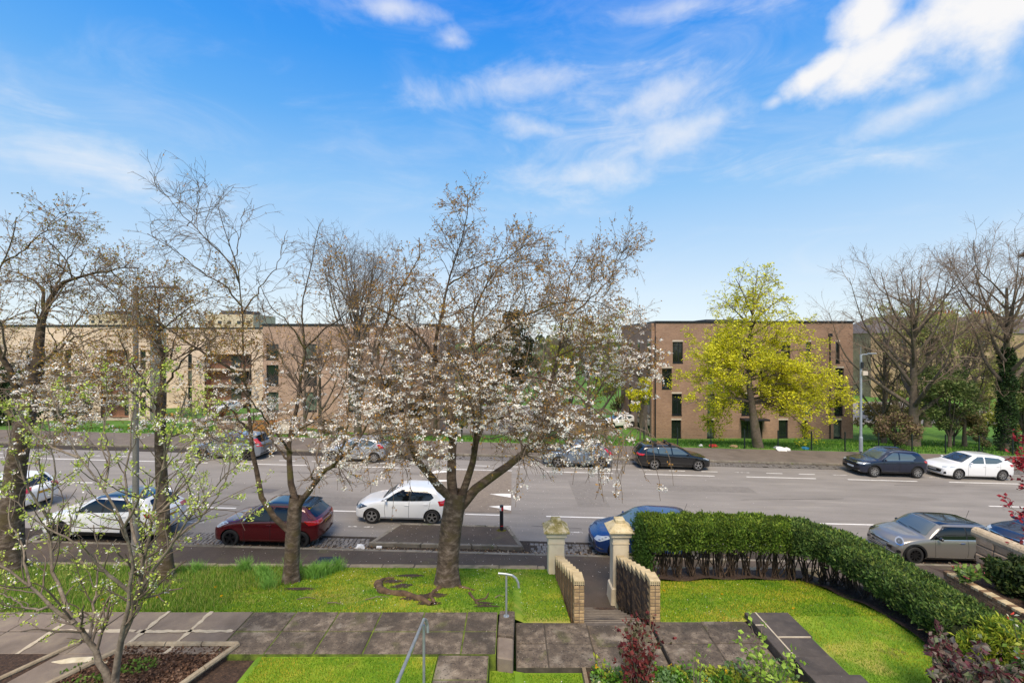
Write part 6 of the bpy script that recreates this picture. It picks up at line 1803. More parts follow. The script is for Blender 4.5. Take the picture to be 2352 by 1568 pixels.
cherry('cherry_tree', 'cherry tree with tall bare leader behind the red hatchback', 12.1,
       ([(668, 1340), (671, 1270), (674, 1210), (680, 1140)], .195, .165),
       [([(668, 1222), (628, 1185, -.1), (598, 1125, -.2), (586, 1060, -.1), (578, 1000, 0), (565, 890, .2), (559, 780, .3), (557, 700, .3), (545, 620, .3), (524, 550, .3), (502, 475, .3)], .105, .012),
        ([(679, 1150), (666, 1080, .3), (668, 1000, .5), (688, 900, .6), (700, 800, .6), (692, 700, .5), (714, 610, .4), (732, 520, .3)], .115, .012),
        ([(684, 1165), (722, 1110, -.2), (772, 1058, -.5), (822, 1010, -.7), (852, 950, -.7), (872, 890, -.6)], .115, .03),
        ([(566, 880, .2), (544, 857, 0), (437, 789, -.5), (370, 742, -.8), (282, 685, -1.0), (218, 639, -1.1)], .06, .012),
        ([(557, 705, .3), (520, 660, 0), (470, 631, -.2), (427, 594, -.3), (380, 560, -.4), (340, 538, -.4)], .032, .009),
        ([(550, 650, .3), (525, 600, .1), (447, 521, -.1), (398, 470, -.2), (358, 425, -.2)], .034, .008),
        ([(557, 720, .3), (600, 660, .5), (640, 600, .7), (655, 540, .8)], .03, .009),
        ([(540, 600, .3), (550, 540, .4), (560, 480, .5)], .022, .008),
        ([(430, 520, -.1), (453, 480, 0), (457, 425, 0)], .016, .006),
        ([(700, 800, .6), (760, 745, .2), (830, 690, -.1), (880, 640, -.2)], .04, .01),
        ([(670, 1040, .4), (610, 960, -.6), (560, 900, -1.4), (520, 850, -1.8)], .045, .01),
        ([(690, 900, .6), (650, 830, 1.4), (620, 760, 2.0), (600, 690, 2.4)], .045, .01),
        ([(772, 1058, -.5), (800, 980, .2), (790, 900, .8), (770, 820, 1.2)], .045, .01),
        ([(668, 1000, .5), (740, 950, -.4), (790, 880, -1.0), (800, 800, -1.4)], .04, .01),
        ([(576, 990, 0), (520, 930, -.5), (470, 900, -.9), (420, 890, -1.2)], .04, .01), ([(668, 1060, .3), (620, 1000, .8), (600, 920, 1.2), (640, 850, 1.5)], .04, .01), ([(700, 800, .6), (660, 740, .2), (620, 700, -.1), (590, 640, -.3)], .035, .01)],
       23, l2=3.2, l3=6.2, l4=6.0, len2=(.8, 2.0), nblos=420, blossom_z=7.4, leafn=1, lsize=.044, rs=.78, bare=8.6,
       weep=[(800, 1010, -.8, 8, .6, 1.3), (640, 960, 0, 6, .5, 1.0)])

cherry('cherry_tree', 'slender cherry tree between the lamp column and the red hatchback', 12.5,
       ([(382, 1330), (376, 1240), (372, 1120), (368, 1000), (371, 900)], .175, .11),
       [([(371, 905), (375, 820, 0), (368, 760, 0), (366, 700, 0), (350, 640, 0)], .105, .02),
        ([(371, 900), (420, 830, -.4), (470, 785, -.7), (530, 765, -.9)], .05, .012),
        ([(369, 960), (300, 900, -.4), (230, 865, -.8), (150, 845, -1.0)], .055, .012),
        ([(374, 820), (330, 760, .3), (280, 700, .6), (235, 650, .8)], .05, .012),
        ([(369, 1010), (440, 985, -.5), (500, 950, -.9)], .045, .012),
        ([(371, 880), (400, 790, .8), (420, 720, 1.3), (440, 680, 1.5)], .045, .012),
        ([(368, 760), (420, 720, -.2), (470, 690, -.3), (520, 680, -.4)], .035, .01),
        ([(370, 940), (330, 880, -.9), (290, 810, -1.6), (270, 760, -1.9)], .045, .012)],
       37, l2=5.4, l3=8.5, l4=7.0, len2=(.9, 2.3), nblos=200, blossom_z=7.2, leafn=3, green=True, rs=.75)

cherry('cherry_tree', 'broad old cherry tree at the left edge of the garden', 13.0,
       ([(22, 1330), (24, 1200), (40, 1050), (64, 930), (84, 840)], .29, .18),
       [([(84, 845), (94, 780, 0), (100, 725, 0), (124, 668, 0), (168, 641, -.1), (255, 621, -.2), (320, 615, -.3)], .19, .018),
        ([(100, 725), (95, 660, .2), (60, 635, .4), (10, 620, .6)], .08, .016),
        ([(60, 930), (20, 850, -.3), (-20, 760, -.5), (-10, 680, -.6), (5, 604, -.6), (28, 545, -.6), (42, 500, -.6)], .13, .014),
        ([(124, 668), (150, 610, .5), (170, 570, .8), (190, 540, .9)], .05, .012),
        ([(84, 840), (150, 790, -.7), (220, 760, -1.2), (300, 750, -1.5)], .07, .012),
        ([(70, 900), (130, 860, -1.1), (200, 850, -1.7), (270, 870, -2.0)], .06, .012),
        ([(60, 930), (30, 880, 1.0), (0, 800, 2.0), (-40, 740, 2.6)], .08, .012),
        ([(5, 604, -.6), (60, 570, -.8), (110, 520, -.9), (155, 490, -1.0)], .035, .01),
        ([(255, 621, -.2), (290, 660, -.4), (330, 690, -.5), (380, 720, -.6)], .025, .01),
        ([(45, 1010), (100, 960, -.9), (160, 945, -1.4), (240, 955, -1.8)], .06, .012),
        ([(30, 960), (-30, 900, .5), (-90, 840, .8)], .08, .015)],
       41, l2=5.0, l3=8.0, l4=7.0, len2=(.9, 2.3), nblos=380, blossom_z=7.6, leafn=2, green=True, rs=.75)

# budding plum by the bark bed
def plum():
    rg = np.random.default_rng(5); Y0 = 7.25
    limbs = [([(256, 1566), (232, 1520, -.05), (205, 1470, -.1), (170, 1430, -.2), (120, 1390, -.3), (70, 1345, -.35), (10, 1300, -.4), (-60, 1270, -.4)], .055, .012),
             ([(262, 1566), (275, 1490, .05), (296, 1430, .1), (316, 1370, .1), (330, 1290, .15), (345, 1200, .2), (365, 1110, .2), (395, 1000, .2), (430, 900, .2)], .055, .01),
             ([(262, 1560), (282, 1450, -.1), (300, 1360, -.15), (306, 1290, -.2), (285, 1210, -.3), (240, 1130, -.4), (185, 1050, -.45), (140, 970, -.5), (120, 900, -.5)], .045, .009),
             ([(316, 1370, .1), (350, 1310, 0), (400, 1240, -.1), (460, 1160, -.2), (520, 1090, -.25), (560, 1050, -.3)], .035, .008),
             ([(170, 1430, -.2), (140, 1360, -.1), (118, 1280, 0), (112, 1190, .05), (125, 1080, .1), (110, 960, .1)], .032, .008),
             ([(120, 1390, -.3), (80, 1400, -.2), (40, 1380, -.1), (0, 1360, 0)], .025, .008),
             ([(330, 1290, .15), (300, 1200, .4), (290, 1100, .6), (300, 1000, .7), (315, 900, .7), (330, 850, .7)], .028, .008),
             ([(300, 1360, -.15), (230, 1300, -.4), (170, 1240, -.6), (100, 1210, -.7), (40, 1150, -.8)], .03, .008),
             ([(285, 1210, -.3), (330, 1130, -.5), (390, 1060, -.6), (450, 1000, -.7)], .022, .007),
             ([(345, 1200, .2), (410, 1130, .4), (470, 1040, .5), (500, 950, .5)], .026, .008),
             ([(112, 1190, .05), (60, 1110, -.2), (30, 1030, -.3), (20, 960, -.3)], .022, .007),
             ([(205, 1470, -.1), (215, 1400, .3), (225, 1300, .5), (215, 1200, .6)], .026, .008),
             ([(240, 1130, -.4), (250, 1040, -.2), (240, 950, -.1), (255, 880, -.1)], .02, .007),
             ([(400, 1240, -.1), (470, 1180, .1), (520, 1100, .2), (540, 1000, .3)], .02, .006), ([(180, 1050, -.45), (110, 1020, -.5), (50, 960, -.5), (10, 900, -.5)], .018, .006), ([(70, 1345, -.35), (50, 1260, -.2), (20, 1180, -.1), (30, 1080, 0)], .02, .006), ([(365, 1110, .2), (380, 1020, 0), (350, 930, -.1), (360, 850, -.1)], .02, .006)]
    base = at(258, 1568, Y0)
    e = tree_obj('plum_tree', 'many-stemmed plum shrub with fresh green leaves rising from the bark bed', tuple(base))
    P1, R1 = limb_arrays(limbs, Y0, 16); P1[:, 2:] += rg.normal(size=P1[:, 2:].shape) * .012
    P1[0, 0, 2] -= .15; P1[1, 0, 2] -= .15
    v, f = tubes(P1, R1, 9); add_part(e, 'trunk', v, f, mat('plum_bark', [(0.3, C('#5d5145')), (0.5, C('#7d6f60')), (0.75, C('#9c8e7d'))], scale=9, rough=.9, bump=.6, bscale=40), kind='stuff')
    P2, R2 = spawn(rg, P1, R1, 6.0, .18, 1, .45, 1.4, R(25), R(65), .35, .13, 8, .005, .6)
    P3, R3 = spawn(rg, P2, R2, 4.0, .15, 1, .15, .5, R(25), R(65), .25, .15, 5, .0032, .7)
    V, F = join([tubes(P2, R2, 5), tubes(P3, R3, 4)]); add_part(e, 'branches', V, F, bark_twig, kind='stuff')
    nodes = np.concatenate([along(rg, P3, 2, .3, 1.0), along(rg, P2, 3, .3, 1.0)])
    nodes = nodes[rg.random(len(nodes)) < .62]
    m = 8
    pp = (nodes[:, None, :] + rg.normal(size=(len(nodes), m, 3)) * .022).reshape(-1, 3)
    v, f = leafquads(rg, pp, .038, .35, up=.5)
    add_part(e, 'foliage', v, f, leafmat, False, tints(rg, len(pp), [C('#c8d460'), C('#b8c850'), C('#d6de80') , C('#a8ba4a')]), 'stuff')
    bl = nodes[rg.choice(len(nodes), 260, replace=False)]; bl = bl[bl[:, 2] < 6.5]
    pp = (bl[:, None, :] + rg.normal(size=(len(bl), 8, 3)) * .022).reshape(-1, 3)
    v, f = leafquads(rg, pp, .032); add_part(e, 'blossom', v, f, petalmat, False, tints(rg, len(pp), PET), 'stuff')
plum()

# trees across the street
def auto_limbs(rg, base, H, spread, n, r, crown0, upbias=.7, lean=0, leaders=3):
    """upright tree skeleton: trunk and rising limbs"""
    trunk = np.array([base, base + [lean * .2, 0, H * .25], base + [lean * .5, 0, H * .5], base + [lean, 0, H * .72]])
    T = resample(catmull(trunk), 16); TR = np.linspace(r, r * .22, 16); TR[:3] *= [1.3, 1.15, 1.05]
    P = [T]; RR = [TR]
    for k in range(n):
        t = crown0 + (1 - crown0) * (k + rg.uniform(0, .8)) / n
        i = min(14, int(t * 15)); S = T[i]
        az = k * 2.4 + rg.uniform(-.4, .4)
        out = spread * (1 - .45 * t) * rg.uniform(.75, 1.1)
        h = (H - (S[2] - base[2])) * rg.uniform(.55, .95) * upbias + .3 * out
        d = np.array([math.cos(az), math.sin(az), 0])
        c = np.array([S, S + d * out * .35 + [0, 0, h * .22], S + d * out * .72 + [0, 0, h * .55], S + d * out + [0, 0, h]])
        c[1:] += rg.normal(size=(3, 3)) * .12 * H / 12
        P.append(resample(catmull(c), 16)); RR.append(.018 + max(.04, TR[i] * .58) * (1 - np.linspace(0, 1, 16)) ** 1.5)
    for k in range(leaders):
        az = k * 2.1; S = T[11]
        c = np.array([S, S + [math.cos(az) * spread * .2, math.sin(az) * spread * .2, H * .12], S + [math.cos(az) * spread * .32, math.sin(az) * spread * .32, H * .26], S + [math.cos(az) * spread * .36, math.sin(az) * spread * .36, H * .34]])
        P.append(resample(catmull(c), 16)); RR.append(.016 + TR[11] * .8 * (1 - np.linspace(0, 1, 16)) ** 1.4)
    return np.array(P), np.array(RR)
def bare_tree(label, px, py, Y, H, spread, n, r, seed, crown0=.3, l2=2.2, l3=2.6, l4=3.4, leaf=None, name='bare_tree', lean=0, twm=None, group='bare trees across the street', upbias=.7, rmin=.0095):
    rg = np.random.default_rng(seed)
    b = np.array(at(px, py, Y)); b[2] = zverge(b[0], Y) if Y > 33.7 else b[2]
    e = tree_obj(name, label, tuple(b), group=group)
    P, Rr = auto_limbs(rg, b, H, spread, n, r, crown0, upbias, lean)
    v, f = tubes(P[:1], Rr[:1], 14); add_part(e, 'trunk', v, f, bark_grey)
    v, f = tubes(P[1:], Rr[1:], 8); add_part(e, 'limbs', v, f, bark_grey, kind='stuff')
    P2, R2 = spawn(rg, P, Rr, l2 * 1.7, .25, 1, .10 * H, .24 * H, R(25), R(60), .10, .12, 8, rmin * 1.5, .55)
    P3, R3 = spawn(rg, P2, R2, l3 * 1.6, .15, 1, .05 * H, .13 * H, R(25), R(60), .05, .14, 6, rmin, .6)
    P4, R4 = spawn(rg, P3, R3, l4, .2, 1, .025 * H, .07 * H, R(20), R(60), .0, .15, 4, rmin * .8, .7)
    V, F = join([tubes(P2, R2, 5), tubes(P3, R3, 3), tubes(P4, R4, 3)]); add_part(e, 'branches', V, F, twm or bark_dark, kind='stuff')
    if leaf:
        cols, size, per, prob = leaf
        pts = np.concatenate([along(rg, P4, per, .2, 1.0, size * .5), along(rg, P3, per, .3, 1.0, size * .5)])
        pts = pts[rg.random(len(pts)) < prob]
        v, f = leafquads(rg, pts, size); add_part(e, 'foliage', v, f, leafmat, False, tints(rg, len(pts), cols), 'stuff')
    e['top'] = [float(q) for q in P[-3:, -1][np.argmax(P[-3:, -1, 2])]]
    return e
YEL = [C('#d6d022'), C('#e2dc30'), C('#c4c220'), C('#eae450'), C('#b4b828')]
def maple():
    rg = np.random.default_rng(3); Y0 = 34.6
    b = at(1738, 1030, Y0); b.z = zverge(b.x, Y0)
    e = tree_obj('maple_tree', 'spring maple with bright yellow-green leaves in front of the brick flats', tuple(b), group='trees on the far verge')
    zb = b.z
    limbs = []
    tr = np.array([(1742, 1035, 0), (1735, 990, 0), (1728, 940, 0), (1722, 890, 0), (1718, 840, .2), (1722, 780, .3), (1728, 720, .3), (1730, 660, .3)], float)
    P0, R0 = limb_arrays([([tuple(p) for p in tr], .40, .04)], Y0, 18)
    P0[0, 0, 2] = zb - .1
    L = []
    for k, (px, py) in enumerate([(1580, 800), (1600, 870), (1570, 930), (1640, 745), (1660, 690), (1690, 640), (1760, 630), (1800, 680), (1840, 760), (1880, 800), (1920, 860), (1930, 920), (1850, 930), (1790, 900), (1640, 930), (1700, 790), (1780, 770), (1740, 620), (1900, 960), (1620, 975), (1820, 720), (1620, 780), (1560, 870), (1650, 850), (1830, 850), (1870, 890), (1800, 830), (1680, 880), (1600, 830), (1945, 905), (1850, 985), (1760, 700), (1700, 700), (1670, 800), (1770, 830)]):
        sy = min(925, max(720, 700 + (py - 620) * .72)); az = k * 2.4
        dy = 4.2 * math.sin(az) * min(1, (1 - abs(px - 1740) / 260) + .25)
        sx = np.interp(sy, [720, 780, 840, 890, 960], [1728, 1722, 1718, 1722, 1731])
        L.append(([(sx, sy, .2), (sx + (px - sx) * .4, sy + (py - sy) * .25 - 12, dy * .4), (sx + (px - sx) * .75, sy + (py - sy) * .65 - 8, dy * .8), (px, py, dy)], .095 if k % 3 else .12, .02))
    P1, R1 = limb_arrays(L, Y0, 14)
    v, f = tubes(P0, R0, 14); add_part(e, 'trunk', v, f, bark_grey)
    v, f = tubes(P1, R1, 8); add_part(e, 'limbs', v, f, bark_grey, kind='stuff')
    P2, R2 = spawn(rg, P1, R1, 3.6, .15, 1, 1.0, 2.8, R(30), R(80), .04, .12, 7, .014, .4)
    P3, R3 = spawn(rg, P2, R2, 3.6, .1, 1, .5, 1.3, R(25), R(65), .05, .14, 5, .012, .6)
    V, F = join([tubes(P2, R2, 5), tubes(P3, R3, 3)]); add_part(e, 'branches', V, F, bark_dark, kind='stuff')
    nodes = np.concatenate([along(rg, P3, 8, .2, 1.05, .14), along(rg, P2, 8, .4, 1.0, .16)])
    # airier towards the top
    ztop = at(1700, 735, Y0).z
    keep = rg.random(len(nodes)) < np.where(nodes[:, 2] > ztop, .34, .72) * np.clip(.75 + .5 * np.sin(nodes[:, 2] * 1.9 + nodes[:, 0] * 1.7) * np.sin(nodes[:, 1] * 1.5 + nodes[:, 0]), .3, 1.2)
    nodes = nodes[keep]
    pp = (nodes[:, None, :] + rg.normal(size=(len(nodes), 5, 3)) * np.array([.10, .10, .05])).reshape(-1, 3)
    v, f = leafquads(rg, pp, .135, .4, flat=.5)
    add_part(e, 'foliage', v, f, leafmat, False, tints(rg, len(pp), YEL), 'stuff')
maple()
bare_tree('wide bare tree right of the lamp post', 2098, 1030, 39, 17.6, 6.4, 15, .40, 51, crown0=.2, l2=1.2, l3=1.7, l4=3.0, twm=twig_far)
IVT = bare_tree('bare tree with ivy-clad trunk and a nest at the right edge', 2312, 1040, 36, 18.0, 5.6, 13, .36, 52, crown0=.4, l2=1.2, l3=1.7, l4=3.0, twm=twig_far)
bare_tree('narrow bare tree behind the crowns of the middle cherries', 822, 1000, 38.5, 17.2, 3.8, 16, .28, 53, crown0=.2, l2=1.1, l3=1.3, l4=3.0, upbias=.9)
bare_tree('small bare tree behind the grey hatchback', 735, 1000, 36, 9.5, 2.6, 8, .16, 54, crown0=.25, l2=1.6, l3=1.8)
bare_tree('bare tree with pale bark beside the brown flats', 905, 1000, 37, 11, 3.4, 9, .22, 56, crown0=.25, l2=1.4, l3=1.6)
bare_tree('low bare tree at the kerb behind the silver hatchback', 700, 1010, 35, 8.0, 2.4, 8, .15, 60, crown0=.2, l2=1.8, l3=1.8)
bare_tree('fresh yellow-green tree between the blossom and the brick flats', 1352, 1000, 41, 12.5, 4.2, 12, .26, 57, crown0=.22, l2=1.6, l3=1.8, leaf=([C('#a3a632'), C('#b5b63c'), C('#8f962e'), C('#7f8a30')], .2, 3, .8), name='budding_tree', group='trees on the far verge')
bare_tree('yellow-green tree behind the wide bare tree', 2130, 990, 56, 16.5, 5.6, 12, .35, 58, crown0=.25, l2=1.2, l3=1.4, leaf=([C('#a9a955'), C('#99a04a'), C('#b5b468')], .26, 3, .6), name='budding_tree', group='trees on the far verge')
bare_tree('yellow-green tree in front of the tenement', 2240, 1000, 62, 15, 5.4, 12, .35, 61, crown0=.25, l2=1.2, l3=1.4, leaf=([C('#a0a04c'), C('#8f964a'), C('#a89a50')], .26, 3, .6), name='budding_tree', group='trees on the far verge')
# the nest
nv = Vector(IVT['top']); del IVT['top']
nr = np.random.default_rng(9); S = np.array(nv) + nr.normal(size=(160, 3)) * np.array([.28, .28, .10]); Dn = norm(nr.normal(size=(160, 3)) * np.array([1, 1, .35]))
Pn = S[:, None, :] + Dn[:, None, :] * np.linspace(-.4, .4, 3)[None, :, None]
v, f = tubes(Pn, np.full((160, 3), .018), 3)
o = link('birds_nest', np_mesh('birds_nest', v - np.array(nv), f, bark_dark), None, nv); tag(o, 'stick nest in the top of the bare tree at the right edge', 'nest')

# evergreens, thickets and ivy
def clump(name, label, c, rx, ry, rz_, n, size, cols, seed, cat='shrub', group=None, trunk=None, shape=None, ground=None, wd=.34, up=None):
    """leafy mass: leaf quads through an uneven volume round a stem"""
    rg = np.random.default_rng(seed)
    c = np.array(c, float)
    base = (c[0], c[1], ground if ground is not None else c[2] - rz_)
    e = tree_obj(name, label, base, cat, group)
    # lumpy volume from sub-clumps
    nl = max(8, n // 220)
    q = norm(rg.normal(size=(nl, 3))) * rg.uniform(.35, 1.0, (nl, 1)) ** .6
    if shape == 'cone': q[:, :2] *= (1 - .75 * (q[:, 2:3] * .5 + .5))
    ctr = c + q * np.array([rx, ry, rz_]) * .82
    li = rg.integers(0, nl, n)
    rr_ = min(rx, ry, rz_) * .34
    p = ctr[li] + norm(rg.normal(size=(n, 3))) * rr_ * rg.uniform(.55, 1.1, (n, 1)) * np.array([1, 1, .8])
    v, f = leafquads(rg, p, size, wd=wd, up=up); shade = np.repeat(rg.uniform(.75, 1.2, nl)[li], 4)[:, None]
    add_part(e, 'foliage', v, f, leafmat, False, tints(rg, n, cols) * shade, 'stuff')
    st = np.array([[base[0], base[1], base[2] - .05], [base[0] + .05, base[1], (base[2] + c[2]) / 2], [c[0], c[1], c[2] + rz_ * .5]])
    ends = [resample(np.array([st[1] * .6 + st[0] * .4, (st[1] + x_) / 2 + rg.normal(size=3) * .05, x_]), 8) for x_ in ctr[:min(nl, 14)]]
    P = np.array([resample(catmull(st), 8)] + ends); tr = trunk or .05 * rz_
    Rr = np.array([np.linspace(tr, tr * .3, 8)] + [np.linspace(tr * .4, tr * .12, 8)] * len(ends))
    v, f = tubes(P, Rr, 7); add_part(e, 'stems', v, f, bark_grey, kind='stuff')
    return e
DKG = [C('#2f4420'), C('#3b5226'), C('#28391c'), C('#4a6030')]
def gp(px, py, Y): p = at(px, py, Y); return (p.x, p.y, p.z)
clump('holly_tree', 'dense dark green holly right of the wide bare tree', gp(2180, 905, 38.5), 2.6, 2.0, 3.3, 9000, .17, [C('#66783e'), C('#788a48'), C('#556834'), C('#8a9458')], 71, 'tree', ground=-2.2)
clump('holly_tree', 'dark evergreen near the right edge behind the ivy-clad trunk', gp(2352, 900, 39.5), 2.2, 2.0, 3.6, 6000, .18, [C('#64743c'), C('#7d8a4c'), C('#556434')], 72, 'tree', ground=-2.0)
def ivy():
    rg = np.random.default_rng(73); b = IVT.location; n = 9000
    e = tree_obj('ivy', 'dark green ivy wrapping the trunk at the right edge', tuple(b), 'ivy')
    h = rg.uniform(0, 1, n) ** .8 * 8.2; a = rg.uniform(0, 6.28, n); r = (.62 - .035 * h) * rg.uniform(.7, 1.15, n) + .12 * np.sin(h * 3 + a * 2)
    p = np.stack([b[0] + np.cos(a) * r, b[1] + np.sin(a) * r, b[2] + h], 1)
    v, f = leafquads(rg, p, .15); add_part(e, 'foliage', v, f, leafmat, False, tints(rg, n, [C('#2f4520'), C('#3d5728'), C('#28391b'), C('#4d6632')]), 'stuff')
ivy()
clump('bramble_thicket', 'brown bare bramble thicket behind the lamp post', gp(2055, 985, 36.5), 2.0, 1.4, 1.6, 4200, .16, [C('#7a6450'), C('#8a745c'), C('#6a5a44'), C('#86844c')], 74, 'shrub', 'bushes behind the mesh fence', ground=zverge(31, 36.5))
clump('bramble_thicket', 'green and brown bush left of the ivy-clad trunk', gp(2255, 1000, 35.6), 1.2, .9, .8, 1800, .13, [C('#5f6a34'), C('#4f5a2c'), C('#6e5a40')], 75, 'shrub', 'bushes behind the mesh fence', ground=zverge(36, 35.6))
clump('conifer_tree', 'dark conifer behind the middle of the blossom', gp(1185, 800, 46), 2.3, 2.0, 5.0, 9000, .22, [C('#3a3f24'), C('#4a4a2c'), C('#2f3a20'), C('#5a5436')], 76, 'tree', ground=-2.6)
clump('evergreen_shrub', 'dark evergreen behind the leftmost cherry', gp(30, 925, 37), 3.0, 2.0, 3.4, 8000, .2, DKG, 77, 'tree', ground=-.6)
clump('evergreen_shrub', 'dark evergreen left of the brown boundary wall', gp(170, 950, 38), 1.3, 1.2, 1.8, 3000, .16, DKG, 78, 'shrub', ground=-.7)
clump('russet_shrub', 'russet shrub by the set-back cream flats', gp(505, 955, 46), 1.2, 1.0, 1.1, 1500, .14, [C('#8a4a30'), C('#6f4a30'), C('#5d5a34')], 79, 'shrub', 'shrubs before the flats', ground=-1.6)
clump('russet_shrub', 'green shrub beside the boundary wall gate', gp(760, 985, 40), 1.8, 1.0, 1.0, 2400, .14, [C('#57622f'), C('#6a5a38'), C('#485a28')], 80, 'shrub', 'shrubs before the flats', ground=-1.4)
clump('yellow_shrub', 'yellow-green shrub under the tip of the right blossom', gp(1470, 905, 40), 1.7, 1.4, 1.6, 2600, .17, YEL, 81, 'shrub', ground=-1.3)
for k_, (px_, py_, Y_, rx_, rz2, cc_) in enumerate([(960, 930, 46, 2.6, 1.9, 0), (1060, 945, 43, 2.2, 1.5, 1), (1130, 900, 52, 2.8, 2.4, 0), (1260, 930, 47, 2.4, 1.9, 1), (1420, 900, 60, 3.0, 2.6, 1), (880, 900, 49.5, 2.0, 2.4, 0), (1010, 860, 62, 3.2, 3.2, 1)]):
    clump('mixed_shrub', ['brown twiggy shrub', 'olive green shrub'][cc_] + [' behind the left half of the blossom', ' between the blossom and the car park', ' beyond the dark conifer', ' right of the dark conifer', ' beyond the timber bin store', ' against the brown flats', ' far behind the blossom'][k_], gp(px_, py_, Y_), rx_, 1.6, rz2, 3000, .2,
          [[C('#6b5a48'), C('#7d6a50'), C('#5d5a3a'), C('#80704e')], [C('#6a7040'), C('#7d8044'), C('#5a6236'), C('#8a7a50')]][cc_], 300 + k_, 'shrub', 'shrubs before the flats', ground=zverge(gp(px_, py_, Y_)[0], Y_))
bare_tree('grey bare tree left of the dark conifer', 1000, 980, 45, 12, 4.0, 10, .22, 62, crown0=.2, l2=1.3, l3=1.4)
bare_tree('brown bare tree in the gap before the car park', 1090, 980, 44, 11.5, 3.8, 10, .2, 66, crown0=.15, l2=1.2, l3=1.3, twm=twig_far)
bare_tree('brown bare tree near the timber bin store', 1310, 985, 46, 12, 4.0, 10, .22, 67, crown0=.15, l2=1.2, l3=1.3, twm=twig_far)
bare_tree('grey bare tree right of the dark conifer', 1240, 980, 48, 12, 4.0, 10, .24, 63, crown0=.2, l2=1.3, l3=1.4)
for k_, (px_, py_, Y_, rx_, rz2, cc_) in enumerate([(2020, 960, 47, 2.4, 2.2, 0), (2110, 900, 50, 3.2, 3.6, 1), (2260, 930, 46, 3.4, 3.0, 1), (2060, 880, 58, 3.4, 3.4, 0), (2300, 860, 55, 4.0, 4.0, 1), (2190, 960, 41, 2.2, 1.6, 0), (2390, 940, 42, 3.0, 3.0, 1), (2150, 830, 66, 4.0, 3.6, 1)]):
    clump('mixed_shrub', ['brown and green thicket', 'green leafy thicket'][cc_] + [' right of the lamp post', ' behind the wide bare tree', ' left of the ivy-clad trunk', ' beyond the parked white car', ' before the tenement', ' behind the mesh fence', ' at the right edge', ' far behind the wide bare tree'][k_], gp(px_, py_, Y_), rx_, 1.8, rz2, 3600, .2,
          [[C('#86744e'), C('#948752'), C('#767844'), C('#a08e60')], [C('#86903f'), C('#9aa04c'), C('#727e38'), C('#aca85c')]][cc_], 330 + k_, 'shrub', 'bushes behind the mesh fence', ground=zverge(gp(px_, py_, Y_)[0], Y_))
bare_tree('brown bare sapling left of the ivy-clad trunk', 2215, 1000, 40, 11, 3.2, 9, .16, 64, crown0=.2, l2=1.5, l3=1.6)
bare_tree('brown bare tree behind the lamp post', 2030, 1000, 43, 11.5, 3.6, 10, .2, 65, crown0=.15, l2=1.5, l3=1.6)
# far woods on the horizon, one mass
def woods():
    rg = np.random.default_rng(90); V = []; Fq = []; cols = []
    n = 9000
    az = rg.uniform(-1.05, 1.05, n); dist = rg.uniform(130, 420, n)
    x = np.tan(az) * dist; y = dist; h = rg.uniform(0, 1, n) ** .7 * (9 + 4 * np.sin(az * 9) + 2 * np.sin(az * 23))
    p = np.stack([x, y, -4.4 + h], 1)
    v, f = leafquads(rg, p, 3.4, .5); c = tints(rg, n, [C('#5a5d44'), C('#6b6650'), C('#4c553c'), C('#77705a'), C('#7a7f55')])
    o = link('far_woods', np_mesh('far_woods', v, f, leafmat, col=c)); tag(o, 'far belt of trees along the horizon', 'woods', kind='stuff')
woods()
